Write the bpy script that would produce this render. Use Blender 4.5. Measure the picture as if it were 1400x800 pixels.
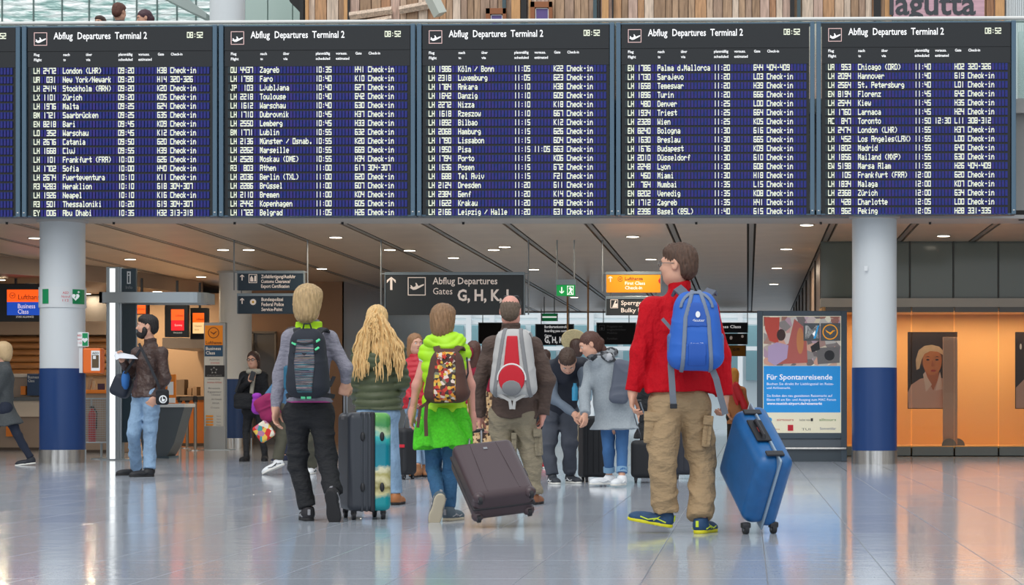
import bpy, bmesh, math, random
import numpy as np
from mathutils import Vector, Matrix
for o in list(bpy.data.objects): bpy.data.objects.remove(o)
SC = bpy.context.scene
COL = SC.collection
# ------------------------------------------------------------ camera, light
FPX, PX, PY, CH = 2800.0, 1022.0, 557.0, 0.8       # focal length in px, principal point, eye height
cam = bpy.data.cameras.new('camera'); camo = bpy.data.objects.new('camera', cam); COL.objects.link(camo)
cam.sensor_width = 36; cam.lens = 36*FPX/1400
cam.shift_x = (700-PX)/1400; cam.shift_y = (PY-400)/1400
cam.clip_end = 400
camo.location = (0, 0, CH); camo.rotation_euler = (math.pi/2, 0, 0)
SC.camera = camo
wd = bpy.data.worlds.new('sky'); SC.world = wd; wd.use_nodes = True
bg = wd.node_tree.nodes['Background']; bg.inputs[0].default_value = (0.90, 0.95, 1.0, 1); bg.inputs[1].default_value = 1.08
sun = bpy.data.lights.new('sun', 'SUN'); sun.energy = 1.1; sun.angle = 0.6; sun.color = (1, .97, .92)
suno = bpy.data.objects.new('sun', sun); COL.objects.link(suno); suno.rotation_euler = (math.radians(38), math.radians(-14), 0)
SC.view_settings.view_transform = 'Standard'; SC.view_settings.look = 'None'
SC.view_settings.exposure = 0.0; SC.view_settings.gamma = 1.0
SC.view_settings.use_curve_mapping = False
try:
    SC.cycles.max_bounces = 6; SC.cycles.transparent_max_bounces = 8
except Exception: pass

# ------------------------------------------------------------ helpers
def W(px, py, d): return Vector(((px-PX)*d/FPX, d, CH+(PY-py)*d/FPX))
def gd(py): return FPX*CH/(py-PY)
def lin(c): c /= 255.0; return c/12.92 if c <= .04045 else ((c+.055)/1.055)**2.4
MATS = {}
def mat(key, col=(128,128,128), rough=.55, metal=0, var=0, vs=12, bump=0, bs=80, emit=0, alpha=1, trans=0, spec=.5, stretch=(1,1,1), ior=1.5, col2=None, coat=0):
    if key in MATS: return MATS[key]
    m = bpy.data.materials.new(key); m.use_nodes = True; MATS[key] = m
    nt = m.node_tree; b = nt.nodes['Principled BSDF']
    c = tuple(lin(x) for x in col)+(1,)
    b.inputs['Base Color'].default_value = c
    b.inputs['Roughness'].default_value = rough; b.inputs['Metallic'].default_value = metal
    b.inputs['Specular IOR Level'].default_value = spec; b.inputs['IOR'].default_value = ior
    b.inputs['Transmission Weight'].default_value = trans; b.inputs['Alpha'].default_value = alpha
    b.inputs['Coat Weight'].default_value = coat
    if emit:
        b.inputs['Emission Color'].default_value = c; b.inputs['Emission Strength'].default_value = emit
    if var or bump:
        tc = nt.nodes.new('ShaderNodeTexCoord'); mp = nt.nodes.new('ShaderNodeMapping'); mp.inputs['Scale'].default_value = stretch
        nt.links.new(tc.outputs['Object'], mp.inputs[0])
    if var:
        n = nt.nodes.new('ShaderNodeTexNoise'); n.inputs['Scale'].default_value = vs; n.inputs['Detail'].default_value = 4
        nt.links.new(mp.outputs[0], n.inputs['Vector'])
        r = nt.nodes.new('ShaderNodeValToRGB')
        r.color_ramp.elements[0].position = .3; r.color_ramp.elements[1].position = .7
        if col2: a, z = c, tuple(lin(x) for x in col2)+(1,)
        else: a = tuple(x*(1-var) for x in c[:3])+(1,); z = tuple(min(1, x*(1+var)) for x in c[:3])+(1,)
        r.color_ramp.elements[0].color = a; r.color_ramp.elements[1].color = z
        nt.links.new(n.outputs[0], r.inputs[0]); nt.links.new(r.outputs[0], b.inputs['Base Color'])
        if emit: nt.links.new(r.outputs[0], b.inputs['Emission Color'])
    if bump:
        n2 = nt.nodes.new('ShaderNodeTexNoise'); n2.inputs['Scale'].default_value = bs; n2.inputs['Detail'].default_value = 3
        nt.links.new(mp.outputs[0], n2.inputs['Vector'])
        bp = nt.nodes.new('ShaderNodeBump'); bp.inputs['Strength'].default_value = bump; bp.inputs['Distance'].default_value = .01 if bs > 30 else .06
        nt.links.new(n2.outputs[0], bp.inputs['Height']); nt.links.new(bp.outputs[0], b.inputs['Normal'])
    return m

def bands(key, cols, axis=2, scale=30, rough=.7, rnd=.5):
    """woven stripes of several colours along one object axis"""
    if key in MATS: return MATS[key]
    m = bpy.data.materials.new(key); m.use_nodes = True; MATS[key] = m
    nt = m.node_tree; b = nt.nodes['Principled BSDF']; b.inputs['Roughness'].default_value = rough
    tc = nt.nodes.new('ShaderNodeTexCoord'); mp = nt.nodes.new('ShaderNodeMapping')
    s = [1.5, 1.5, 1.5]; s[axis] = scale; mp.inputs['Scale'].default_value = s
    nt.links.new(tc.outputs['Object'], mp.inputs[0])
    n = nt.nodes.new('ShaderNodeTexNoise'); n.inputs['Scale'].default_value = 1; n.inputs['Detail'].default_value = 5; n.inputs['Roughness'].default_value = rnd
    nt.links.new(mp.outputs[0], n.inputs['Vector'])
    r = nt.nodes.new('ShaderNodeValToRGB'); cr = r.color_ramp; cr.interpolation = 'CONSTANT'
    k = len(cols)
    for i, c in enumerate(cols):
        p = .28+.44*i/k
        e = cr.elements[i] if i < 2 else cr.elements.new(p)
        e.position = 0 if i == 0 else p; e.color = tuple(lin(x) for x in c)+(1,)
    nt.links.new(n.outputs[0], r.inputs[0]); nt.links.new(r.outputs[0], b.inputs['Base Color'])
    return m

def blobs(key, cols, scale=20, rough=.7, emit=0, stretch=(1,1,1), smooth=False):
    """voronoi patches of several colours (prints)"""
    if key in MATS: return MATS[key]
    m = bpy.data.materials.new(key); m.use_nodes = True; MATS[key] = m
    nt = m.node_tree; b = nt.nodes['Principled BSDF']; b.inputs['Roughness'].default_value = rough
    tc = nt.nodes.new('ShaderNodeTexCoord'); mp = nt.nodes.new('ShaderNodeMapping'); mp.inputs['Scale'].default_value = stretch
    nt.links.new(tc.outputs['Object'], mp.inputs[0])
    n = nt.nodes.new('ShaderNodeTexVoronoi'); n.inputs['Scale'].default_value = scale
    nt.links.new(mp.outputs[0], n.inputs['Vector'])
    sp = nt.nodes.new('ShaderNodeSeparateColor'); nt.links.new(n.outputs['Color'], sp.inputs[0])
    r = nt.nodes.new('ShaderNodeValToRGB'); cr = r.color_ramp; cr.interpolation = 'LINEAR' if smooth else 'CONSTANT'
    for i, c in enumerate(cols):
        p = i/len(cols)
        e = cr.elements[i] if i < 2 else cr.elements.new(p)
        e.position = p; e.color = tuple(lin(x) for x in c)+(1,)
    nt.links.new(sp.outputs[0], r.inputs[0]); nt.links.new(r.outputs[0], b.inputs['Base Color'])
    if emit:
        nt.links.new(r.outputs[0], b.inputs['Emission Color']); b.inputs['Emission Strength'].default_value = emit
    return m

def tag(o, label=None, cat=None, group=None, kind=None):
    if label: o['label'] = label
    if cat: o['category'] = cat
    if group: o['group'] = group
    if kind: o['kind'] = kind
    return o
def empty(name, loc, label=None, cat=None, group=None, rz=0, kind=None):
    o = bpy.data.objects.new(name, None); COL.objects.link(o); o.location = loc; o.rotation_euler = (0, 0, rz)
    o.empty_display_size = .1
    o['_o'] = 1
    return tag(o, label, cat, group, kind)
def origin_of(o):
    v = Vector((0, 0, 0))
    while o is not None:
        v += Vector(o.location); o = o.parent
    return v
def link(name, me, m=None, parent=None, world=True, smooth=False):
    """link a mesh; with world=True its vertices are in world space and get moved to the parent's origin"""
    if m is not None and not me.materials: me.materials.append(m)
    if smooth: me.shade_smooth()
    o = bpy.data.objects.new(name, me); COL.objects.link(o)
    if parent is not None:
        if world: me.transform(Matrix.Translation(-origin_of(parent)))
        o.parent = parent
    return o
def copy_tree(o, parent=None):
    c = o.copy(); COL.objects.link(c)
    if parent is not None: c.parent = parent
    for ch in [x for x in bpy.data.objects if x.parent == o]: copy_tree(ch, c)
    return c

class M:
    """collects shapes into one bmesh"""
    def __init__(s): s.b = bmesh.new()
    def _x(s, geom, T):
        bmesh.ops.transform(s.b, matrix=T, verts=geom)
    def box(s, c, size, rot=None, bev=0, seg=2):
        t = bmesh.new(); bmesh.ops.create_cube(t, size=1)
        bmesh.ops.scale(t, vec=Vector(size), verts=t.verts)
        if bev: bmesh.ops.bevel(t, geom=t.edges[:], offset=min(bev, min(size)*.49), segments=seg, profile=.5, affect='EDGES')
        T = Matrix.Translation(Vector(c))
        if rot is not None: T = T @ (rot.to_4x4() if isinstance(rot, Matrix) else Matrix.Rotation(rot, 4, 'Z'))
        bmesh.ops.transform(t, matrix=T, verts=t.verts)
        s._merge(t); return s
    def _merge(s, t):
        me = bpy.data.meshes.new('t'); t.to_mesh(me); t.free(); s.b.from_mesh(me); bpy.data.meshes.remove(me)
    def b2(s, x0, x1, y0, y1, z0, z1, bev=0): return s.box(((x0+x1)/2, (y0+y1)/2, (z0+z1)/2), (abs(x1-x0), abs(y1-y0), abs(z1-z0)), bev=bev)
    def tube(s, pts, r, n=8, cap=True):
        pts = [Vector(p) for p in pts]; rs = r if isinstance(r, (list, tuple)) else [r]*len(pts)
        rings = []; up = None
        for i, p in enumerate(pts):
            t = (pts[min(i+1, len(pts)-1)]-pts[max(i-1, 0)]).normalized()
            if up is None:
                up = Vector((0, 0, 1)) if abs(t.z) < .9 else Vector((1, 0, 0))
            a = t.cross(up)
            if a.length < 1e-4: a = t.orthogonal()
            a.normalize(); b = a.cross(t).normalized(); up = b
            rings.append([s.b.verts.new(p+(a*math.cos(q)+b*math.sin(q))*rs[i]) for q in [2*math.pi*k/n for k in range(n)]])
        for A, B in zip(rings, rings[1:]):
            for k in range(n): s.b.faces.new((A[k], A[(k+1) % n], B[(k+1) % n], B[k]))
        if cap:
            s.b.faces.new(rings[0][::-1]); s.b.faces.new(rings[-1])
        return s
    def ribbon(s, pts, nrm, w, t):
        """flat strap: pts path, nrm outward normal(s), width w, thickness t"""
        pts = [Vector(p) for p in pts]; R = []
        for i, p in enumerate(pts):
            tg = (pts[min(i+1, len(pts)-1)]-pts[max(i-1, 0)]).normalized()
            n = Vector(nrm[i]) if isinstance(nrm, list) else Vector(nrm)
            sd = tg.cross(n).normalized(); n = sd.cross(tg).normalized()
            R.append([s.b.verts.new(p+sd*a*w/2+n*b*t/2) for a, b in ((-1, -1), (1, -1), (1, 1), (-1, 1))])
        for A, B in zip(R, R[1:]):
            for k in range(4): s.b.faces.new((A[k], A[(k+1) % 4], B[(k+1) % 4], B[k]))
        s.b.faces.new(R[0][::-1]); s.b.faces.new(R[-1]); return s
    def lathe(s, prof, c=(0, 0, 0), n=24, axis=None):
        rings = []
        T = Matrix.Translation(Vector(c)) @ (axis.to_4x4() if axis is not None else Matrix())
        for r, z in prof:
            rings.append([s.b.verts.new(T @ Vector((r*math.cos(2*math.pi*k/n), r*math.sin(2*math.pi*k/n), z))) for k in range(n)])
        for A, B in zip(rings, rings[1:]):
            for k in range(n): s.b.faces.new((A[k], A[(k+1) % n], B[(k+1) % n], B[k]))
        s.b.faces.new(rings[0][::-1]); s.b.faces.new(rings[-1]); return s
    def cyl(s, a, b, r, n=16): return s.tube([a, b], r, n)
    def ball(s, c, r, sub=2):
        t = bmesh.new(); bmesh.ops.create_icosphere(t, subdivisions=sub, radius=1)
        rr = r if isinstance(r, (tuple, list)) else (r, r, r)
        bmesh.ops.scale(t, vec=Vector(rr), verts=t.verts); bmesh.ops.translate(t, vec=Vector(c), verts=t.verts); s._merge(t); return s
    def prism(s, poly, y0, y1):
        """polygon in XZ extruded from y0 to y1"""
        A = [s.b.verts.new((x, y0, z)) for x, z in poly]; B = [s.b.verts.new((x, y1, z)) for x, z in poly]
        n = len(poly)
        s.b.faces.new(A); s.b.faces.new(B[::-1])
        for k in range(n): s.b.faces.new((A[k], B[k], B[(k+1) % n], A[(k+1) % n]))
        return s
    def prismz(s, poly, z0, z1):
        A = [s.b.verts.new((x, y, z0)) for x, y in poly]; B = [s.b.verts.new((x, y, z1)) for x, y in poly]
        n = len(poly)
        s.b.faces.new(A[::-1]); s.b.faces.new(B)
        for k in range(n): s.b.faces.new((A[k], A[(k+1) % n], B[(k+1) % n], B[k]))
        return s
    def quad(s, *p): s.b.faces.new([s.b.verts.new(Vector(q)) for q in p]); return s
    def mesh(s, name='m', fix=True):
        if fix: bmesh.ops.recalc_face_normals(s.b, faces=s.b.faces)
        me = bpy.data.meshes.new(name); s.b.to_mesh(me); s.b.free(); return me
    def obj(s, name, m, parent=None, world=True, smooth=False):
        me = s.mesh(name)
        o = link(name, me, m, parent, world)
        if smooth:
            me.shade_smooth()
            try: me.set_sharp_from_angle(angle=math.radians(40))
            except Exception: pass
        return o

# lettering: built-in font, turned into meshes in one go at the end
TXT = []
FONT_CAP = 0.70
def txt(s, x0, yb, h, d, m, parent, x1=None, bold=0, depth=.002, name='lettering', sub=None, maxw=None):
    """s at pixel x0, baseline yb, cap height h (px), plane depth d, right end x1 (px)"""
    cu = bpy.data.curves.new('t', 'FONT'); cu.body = s; cu.size = 1; cu.extrude = 0; cu.offset = bold; cu.resolution_u = 2
    o = bpy.data.objects.new('t', cu); COL.objects.link(o)
    TXT.append((o, x0, yb, h, d, m, parent, x1, name))
def flush_text():
    bpy.context.view_layer.update()
    dg = bpy.context.evaluated_depsgraph_get(); out = {}
    for (o, x0, yb, h, d, m, parent, x1, name) in TXT:
        me = bpy.data.meshes.new_from_object(o.evaluated_get(dg))
        n = len(me.vertices)
        if n == 0: continue
        co = np.empty(n*3, 'f'); me.vertices.foreach_get('co', co); co = co.reshape(-1, 3)
        k = h/FONT_CAP*d/FPX; mn, mx = co[:, 0].min(), co[:, 0].max()
        kx = k if x1 is None else (x1-x0)*d/FPX/(mx-mn)
        p = W(x0, yb, d)
        v = np.stack([p.x+(co[:, 0]-mn)*kx, np.full(n, d), p.z+co[:, 1]*k], 1)
        fs = [tuple(f.vertices) for f in me.polygons]
        key = (parent.name, m.name, name)
        out.setdefault(key, (parent, m, name, [], []))
        V, Fs = out[key][3], out[key][4]; b = len(V)
        V.extend(v.tolist()); Fs.extend([tuple(i+b for i in f) for f in fs])
        cu = o.data; bpy.data.objects.remove(o); bpy.data.curves.remove(cu); bpy.data.meshes.remove(me)
    for key, (parent, m, name, V, Fs) in out.items():
        me = bpy.data.meshes.new(name); me.from_pydata(V, [], Fs); me.update()
        link(name, me, m, parent)
    TXT.clear()

# ------------------------------------------------------------ signed-distance modelling
def V3(p): return np.array((p[0], p[1], p[2]), 'f')
def unit(v): v = np.asarray(v, 'f'); return v/max(1e-9, np.linalg.norm(v))
def cone(a, b, ra, rb=None, st=None, k=.02, flat=0, op='u', pad=0):
    """round cone; st=(axis, factor) widens it along an axis; flat bit 1/2 gives a square-cut end at a/b"""
    a, b = V3(a), V3(b); rb = ra if rb is None else rb
    ba = b-a; L2 = max(1e-9, float(ba@ba)); L = math.sqrt(L2)
    sf = st[1] if st else 1.0; n = unit(st[0]) if st else None
    R = max(ra, rb)*max(1, sf)
    def f(X, Y, Z):
        x, y, z = X-a[0], Y-a[1], Z-a[2]
        B = ba
        if st is not None:
            q = (x*n[0]+y*n[1]+z*n[2])*(1-1/sf); x, y, z = x-q*n[0], y-q*n[1], z-q*n[2]
            B = ba-n*(ba@n)*(1-1/sf)
        BB = max(1e-9, float(B@B))
        t = (x*B[0]+y*B[1]+z*B[2])/BB; h = np.clip(t, 0, 1)
        dd = np.sqrt((x-B[0]*h)**2+(y-B[1]*h)**2+(z-B[2]*h)**2)-(ra+(rb-ra)*h)
        l = math.sqrt(BB)
        if flat & 1: dd = np.maximum(dd, -t*l)
        if flat & 2: dd = np.maximum(dd, (t-1)*l)
        return dd
    return dict(f=f, lo=np.minimum(a, b)-R, hi=np.maximum(a, b)+R, k=k, op=op)
def ell(c, r, R=None, k=.02, op='u'):
    c = V3(c); r = np.array(r, 'f'); m = float(max(r))
    A = np.array(R, 'f') if R is not None else np.eye(3, dtype='f')   # columns = axes
    def f(X, Y, Z):
        x, y, z = X-c[0], Y-c[1], Z-c[2]
        u = (x*A[0, 0]+y*A[1, 0]+z*A[2, 0]); v = (x*A[0, 1]+y*A[1, 1]+z*A[2, 1]); w = (x*A[0, 2]+y*A[1, 2]+z*A[2, 2])
        k0 = np.sqrt((u/r[0])**2+(v/r[1])**2+(w/r[2])**2)+1e-6
        k1 = np.sqrt((u/r[0]**2)**2+(v/r[1]**2)**2+(w/r[2]**2)**2)+1e-6
        return k0*(k0-1)/k1
    return dict(f=f, lo=c-m, hi=c+m, k=k, op=op)
def rbox(c, hs, R=None, rad=.02, k=.01, op='u', taper=0, bulge=0):
    c = V3(c); hs = np.array(hs, 'f'); m = float(np.linalg.norm(hs))
    A = np.array(R, 'f') if R is not None else np.eye(3, dtype='f')
    def f(X, Y, Z):
        x, y, z = X-c[0], Y-c[1], Z-c[2]
        u = (x*A[0, 0]+y*A[1, 0]+z*A[2, 0]); v = (x*A[0, 1]+y*A[1, 1]+z*A[2, 1]); w = (x*A[0, 2]+y*A[1, 2]+z*A[2, 2])
        s = 1-taper*(w/hs[2])
        qx, qy, qz = np.abs(u/s)-hs[0]+rad, np.abs(v/s)-hs[1]*(1+bulge*(1-(w/hs[2])**2))+rad, np.abs(w)-hs[2]+rad
        return np.sqrt(np.maximum(qx, 0)**2+np.maximum(qy, 0)**2+np.maximum(qz, 0)**2)+np.minimum(np.maximum(qx, np.maximum(qy, qz)), 0)-rad
    return dict(f=f, lo=c-m, hi=c+m, k=k, op=op)
EDG = [(0, 1), (2, 3), (4, 5), (6, 7), (0, 2), (1, 3), (4, 6), (5, 7), (0, 4), (1, 5), (2, 6), (3, 7)]
def sdf(prims, h, disp=None, cuts=(), lo=None, hi=None, excl=(), keep=None):
    """mesh of the blended primitives by surface nets"""
    L = np.min([p['lo'] for p in prims if p['op'] == 'u'], 0)-3*h; H = np.max([p['hi'] for p in prims if p['op'] == 'u'], 0)+3*h
    if lo is not None: L = np.maximum(L, np.array(lo, 'f'))
    if hi is not None: H = np.minimum(H, np.array(hi, 'f'))
    n = np.maximum(np.ceil((H-L)/h).astype(int)+1, 4)
    ax = [L[i]+h*np.arange(n[i], dtype='f') for i in range(3)]
    F = np.full(n, 1.0, 'f')
    for p in prims:
        m = p['k']+3*h
        s = [slice(max(0, int((p['lo'][i]-m-L[i])/h)), max(0, min(n[i], int((p['hi'][i]+m-L[i])/h)+2))) for i in range(3)]
        if any(q.stop <= q.start for q in s): continue
        g = p['f'](ax[0][s[0]][:, None, None], ax[1][s[1]][None, :, None], ax[2][s[2]][None, None, :]).astype('f')
        A = F[tuple(s)]; k = p['k']
        if p['op'] == 'u':
            hh = np.maximum(k-np.abs(A-g), 0)/k
            F[tuple(s)] = np.minimum(A, g)-hh*hh*k*.25
        else:
            g = -g; hh = np.maximum(k-np.abs(A-g), 0)/k
            F[tuple(s)] = np.maximum(A, g)+hh*hh*k*.25
    X, Y, Z = ax[0][:, None, None], ax[1][None, :, None], ax[2][None, None, :]
    if disp is not None: F = F+disp(X, Y, Z)
    for c, nn in cuts:
        c, nn = V3(c), unit(nn)
        F = np.maximum(F, (X-c[0])*nn[0]+(Y-c[1])*nn[1]+(Z-c[2])*nn[2])
    for p in excl: F = np.maximum(F, -p['f'](X, Y, Z))
    if keep is not None: F = np.maximum(F, keep(X, Y, Z))
    F = F.astype('f'); F[[0, -1]] = np.maximum(F[[0, -1]], 1e-4) if lo is None and hi is None else F[[0, -1]]
    I = F < 0
    cnt = sum(I[i:n[0]-1+i, j:n[1]-1+j, k:n[2]-1+k].astype(np.int8) for i in (0, 1) for j in (0, 1) for k in (0, 1))
    act = (cnt > 0) & (cnt < 8); idx = np.argwhere(act)
    if len(idx) == 0: return np.zeros((0, 3)), np.zeros((0, 4), int)
    off = np.array([(i, j, k) for i in (0, 1) for j in (0, 1) for k in (0, 1)])
    val = np.stack([F[idx[:, 0]+o[0], idx[:, 1]+o[1], idx[:, 2]+o[2]] for o in off], 1)
    P = np.zeros((len(idx), 3)); C = np.zeros(len(idx))
    for a, b in EDG:
        va, vb = val[:, a], val[:, b]; m = (va < 0) != (vb < 0)
        t = np.where(m, va/np.where(m, va-vb, 1), 0)[:, None]
        P += np.where(m[:, None], off[a]+(off[b]-off[a])*t, 0); C += m
    P = (idx+P/C[:, None])*h+L
    vid = np.full(act.shape, -1, np.int64); vid[act] = np.arange(len(idx))
    Q = []
    for a in range(3):
        b, c = (a+1) % 3, (a+2) % 3
        s0 = [slice(None)]*3; s1 = [slice(None)]*3; s0[a] = slice(0, -1); s1[a] = slice(1, None)
        ch = I[tuple(s0)] != I[tuple(s1)]
        e = np.argwhere(ch); e = e[(e[:, b] > 0) & (e[:, c] > 0) & (e[:, b] < n[b]-1) & (e[:, c] < n[c]-1)]
        if not len(e): continue
        def cell(db, dc):
            g = e.copy(); g[:, b] += db; g[:, c] += dc; return vid[g[:, 0], g[:, 1], g[:, 2]]
        q = np.stack([cell(-1, -1), cell(0, -1), cell(0, 0), cell(-1, 0)], 1)
        fl = ~I[e[:, 0], e[:, 1], e[:, 2]]; q[fl] = q[fl][:, ::-1]
        Q.append(q)
    Q = np.concatenate(Q); Q = Q[(Q >= 0).all(1)]
    return P, Q
def np_mesh(name, V, Q):
    me = bpy.data.meshes.new(name)
    me.vertices.add(len(V)); me.vertices.foreach_set('co', np.asarray(V, 'f').ravel())
    k = Q.shape[1]
    me.loops.add(len(Q)*k); me.loops.foreach_set('vertex_index', Q.ravel().astype('i'))
    me.polygons.add(len(Q)); me.polygons.foreach_set('loop_start', np.arange(0, len(Q)*k, k, dtype='i'))
    me.polygons.foreach_set('loop_total', np.full(len(Q), k, 'i'))
    me.update(calc_edges=True); me.validate(); return me
def sobj(name, prims, h, m, parent, smooth=True, **kw):
    V, Q = sdf(prims, h, **kw)
    me = np_mesh(name, V, Q); me.shade_smooth() if smooth else None
    return link(name, me, m, parent)
def folds(amp, fr=28, seed=0, st=(1, 1, .8)):
    """cloth folds: warped, ridged sine fields of three sizes"""
    rg = np.random.RandomState(seed); D = rg.normal(size=(6, 3))*np.array(st); D /= np.linalg.norm(D, axis=1)[:, None]; ph = rg.rand(6)*6
    def f(X, Y, Z):
        q = lambda i, m: (D[i, 0]*X+D[i, 1]*Y+D[i, 2]*Z)*fr*m+ph[i]
        a, b, c, e = q(0, .8), q(1, .5), q(2, 1.5), q(3, .8); w = np.sin(b)+.6*np.sin(q(4, 1.1))
        r1 = 1-2*np.abs(np.sin(a*.6+1.3*w))**.6; r2 = 1-2*np.abs(np.sin(e*.7+1.6*np.sin(a*.6)+.8*w))**.6
        m = .5+.5*np.sin(q(5, .35)+w*.5)
        return (-amp*(r1*m+.8*r2*(1-m))+amp*.5*np.sin(b+w)+.22*amp*np.sin(c+2*w)).astype('f')
    return f
def quilt(amp, pitch, base=None, wob=.01):
    def f(X, Y, Z):
        q = -amp*np.abs(np.sin(math.pi*(Z+wob*np.sin(X*11+Y*7))/pitch))**.6+amp*.5
        return q+(base(X, Y, Z) if base else 0)
    return f
# ============================================================ THE HALL
rnd = random.Random(4)
m_floor = mat('granite floor', (188,194,204), rough=.10, var=.10, vs=90, bump=.02, bs=5)
m_floor2 = mat('granite floor cool', (182,189,199), rough=.12, var=.10, vs=90, bump=.02, bs=5)
m_joint = mat('floor joint', (140,143,148), rough=.6)
TW, TL = .576, 1.152
X00 = .092-8*TW
fl = M(); fl.b2(-40, 30, -25, 110, -.3, -.006)
floor = fl.obj('floor', m_joint); tag(floor, kind='structure')
def tile_mesh(name, w, l, t, g, mt, z0=0):
    m = M(); x, y = w/2-g/2, l/2-g/2; b = .0015
    a = [(-x, -y), (x, -y), (x, y), (-x, y)]; c = [(-x+b, -y+b), (x-b, -y+b), (x-b, y-b), (-x+b, y-b)]
    A = [m.b.verts.new((p[0], p[1], z0-t)) for p in a]; B = [m.b.verts.new((p[0], p[1], z0-b)) for p in a]; C = [m.b.verts.new((p[0], p[1], z0)) for p in c]
    for R0, R1 in ((A, B), (B, C)):
        for k in range(4): m.b.faces.new((R0[k], R0[(k+1) % 4], R1[(k+1) % 4], R1[k]))
    m.b.faces.new(C); m.b.faces.new(A[::-1])
    me = m.mesh(name); me.materials.append(mt); return me
tms = [tile_mesh('tile', TW, TL, .03, .004, q) for q in (m_floor, m_floor2)]
ntile = 0; rest = M()
for r in range(0, 60):
    y = 8.4+TL*(r+.5)
    xl, xr = (0-PX)*(y+1)/FPX-.6, (1400-PX)*(y+1)/FPX+.6
    if r >= 24: xl, xr = -24, 12
    c0, c1 = math.floor((xl-X00)/TW), math.ceil((xr-X00)/TW)
    for c in range(c0, c1+1):
        x = X00+(c+.5)*TW
        if ntile < 300 and r < 24:
            o = bpy.data.objects.new('tile', tms[rnd.random() < .5]); COL.objects.link(o); o.parent = floor; o.location = (x, y, 0); ntile += 1
        else:
            v = [(x-TW/2+.003, y-TL/2+.003, 0), (x+TW/2-.003, y-TL/2+.003, 0), (x+TW/2-.003, y+TL/2-.003, 0), (x-TW/2+.003, y+TL/2-.003, 0)]
            rest.quad(*v)
# the slabs around the ones in view
for r in range(-12, 0):
    y = 8.4+TL*(r+.5)
    rest.quad((-12, y-TL/2+.003, 0), (12, y-TL/2+.003, 0), (12, y+TL/2-.003, 0), (-12, y+TL/2-.003, 0))
o = rest.obj('distant_tiles', m_floor, floor); tag(o, kind='stuff')

# ---- ceiling of the lower level
CZ = 3.5
m_ceil = mat('ceiling metal', (206,186,166), rough=.36, metal=.3, var=.06, vs=1.5)
m_gap = mat('ceiling slot', (30,27,25), rough=.7)
m_edge = mat('pale fascia', (176,174,172), rough=.45)
ce = M(); ce.b2(-30, 22, 29.3, 58, CZ+.03, CZ+.12)
ceiling = ce.obj('ceiling', m_gap); tag(ceiling, kind='structure')
sl = M(); sl.b2(-30, 22, 29.3, 58, CZ+.12, 5.15)
o = sl.obj('upper_floor', mat('slab', (150,150,148), rough=.8)); tag(o, kind='structure')
bd = M(); bd.b2(-30, 22, 29.25, 30.1, CZ, CZ+.05); bd.obj('border_strip', m_edge, ceiling)
PW, PD = 1.2, 1.2
pm = M(); pm.b2(-.53, .53, -.597, .597, 0, .03); pme = pm.mesh('panel'); pme.materials.append(m_ceil)
trk = M(); trk.b2(-.02, .02, -.6, .6, 0, .03); tme = trk.mesh('t'); 
npan = 0; rs = M(); tr = M()
for r in range(0, 23):
    y = 30.1+PD*(r+.5)
    c0 = math.floor((-PX*(y+1)/FPX-1)/PW); c1 = math.ceil(((1400-PX)*(y+1)/FPX+1)/PW)
    for c in range(c0, c1+1):
        x = .06+(c+.5)*PW
        if npan < 300:
            o = bpy.data.objects.new('panel', pme); COL.objects.link(o); o.parent = ceiling; o.location = (x, y, CZ); npan += 1
        else: rs.b2(x-.53, x+.53, y-.597, y+.597, CZ, CZ+.03)
o = rs.obj('distant_panels', m_ceil, ceiling); tag(o, kind='stuff')
for c in range(-22, 10):
    x = .06+c*PW; tr.b2(x-.035, x+.035, 30.1, 57.6, CZ+.004, CZ+.03)
tr.obj('track_rails', mat('rail', (150,146,142), rough=.4, metal=.6), ceiling)
# downlights set in the ceiling
m_lamp = mat('lamp glow', (255,240,214), emit=9)
m_rim = mat('lamp rim', (190,186,180), rough=.3, metal=.8)
LIGHTS = [(1075,340),(890,354),(865,323),(533,341),(459,324),(440,367),(690,337),(675,341),(730,368),(533,341),(560,342),(1290,322),(340,341),(305,341),(178,354),(275,378),(48,325),
 (1058,388),(1062,366),(465,389),(522,405),(1103,307),(620,352),(785,406),(470,405)]
lp = M().lathe([(.115, 0), (.12, .012), (.10, .03)], n=16); lme = lp.mesh('rim'); lme.materials.append(m_rim)
lg = M().lathe([(.095, -.002), (.095, .004)], n=16); lgm = lg.mesh('diffuser'); lgm.materials.append(m_lamp)
seen = set(); nl = 0
for i, (px, py) in enumerate(LIGHTS):
    if (px, py) in seen: continue
    seen.add((px, py))
    d = FPX*(CZ-CH)/(PY-py); p = W(px, py, d)
    if d > 57: continue
    nb = 'near edge' if d < 33 else ('middle' if d < 42 else 'far part')
    L = empty('downlight', (p.x, d, CZ-.012), 'round recessed downlight glowing in the %s of the metal ceiling' % nb, 'ceiling light', 'downlights in the %s of the metal ceiling' % nb)
    for nm, me in (('rim', lme), ('diffuser', lgm)):
        o = bpy.data.objects.new(nm, me); COL.objects.link(o); o.parent = L
    if i % 2 == 0:
        la = bpy.data.lights.new('downlight_lamp', 'AREA'); la.shape = 'DISK'; la.size = .2; la.energy = 26; la.color = (1, .84, .64)
        lo = bpy.data.objects.new('lamp', la); COL.objects.link(lo); lo.parent = L; lo.location = (0, 0, -.02)
# small sprinkler heads along the front strip
for px in (11, 157, 322, 469, 634, 952, 1122, 1271):
    p = W(px, 308, 29.9)
    o = M().lathe([(.018, 0), (.018, .03), (.035, .035)], (p.x, 29.85, CZ-.033), n=10).obj('sprinkler', mat('dark metal', (60,60,62), rough=.4, metal=.6))
    tag(o, 'small dark sprinkler head under the pale front strip of the ceiling', 'sprinkler', 'sprinklers along the front ceiling strip')

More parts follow.
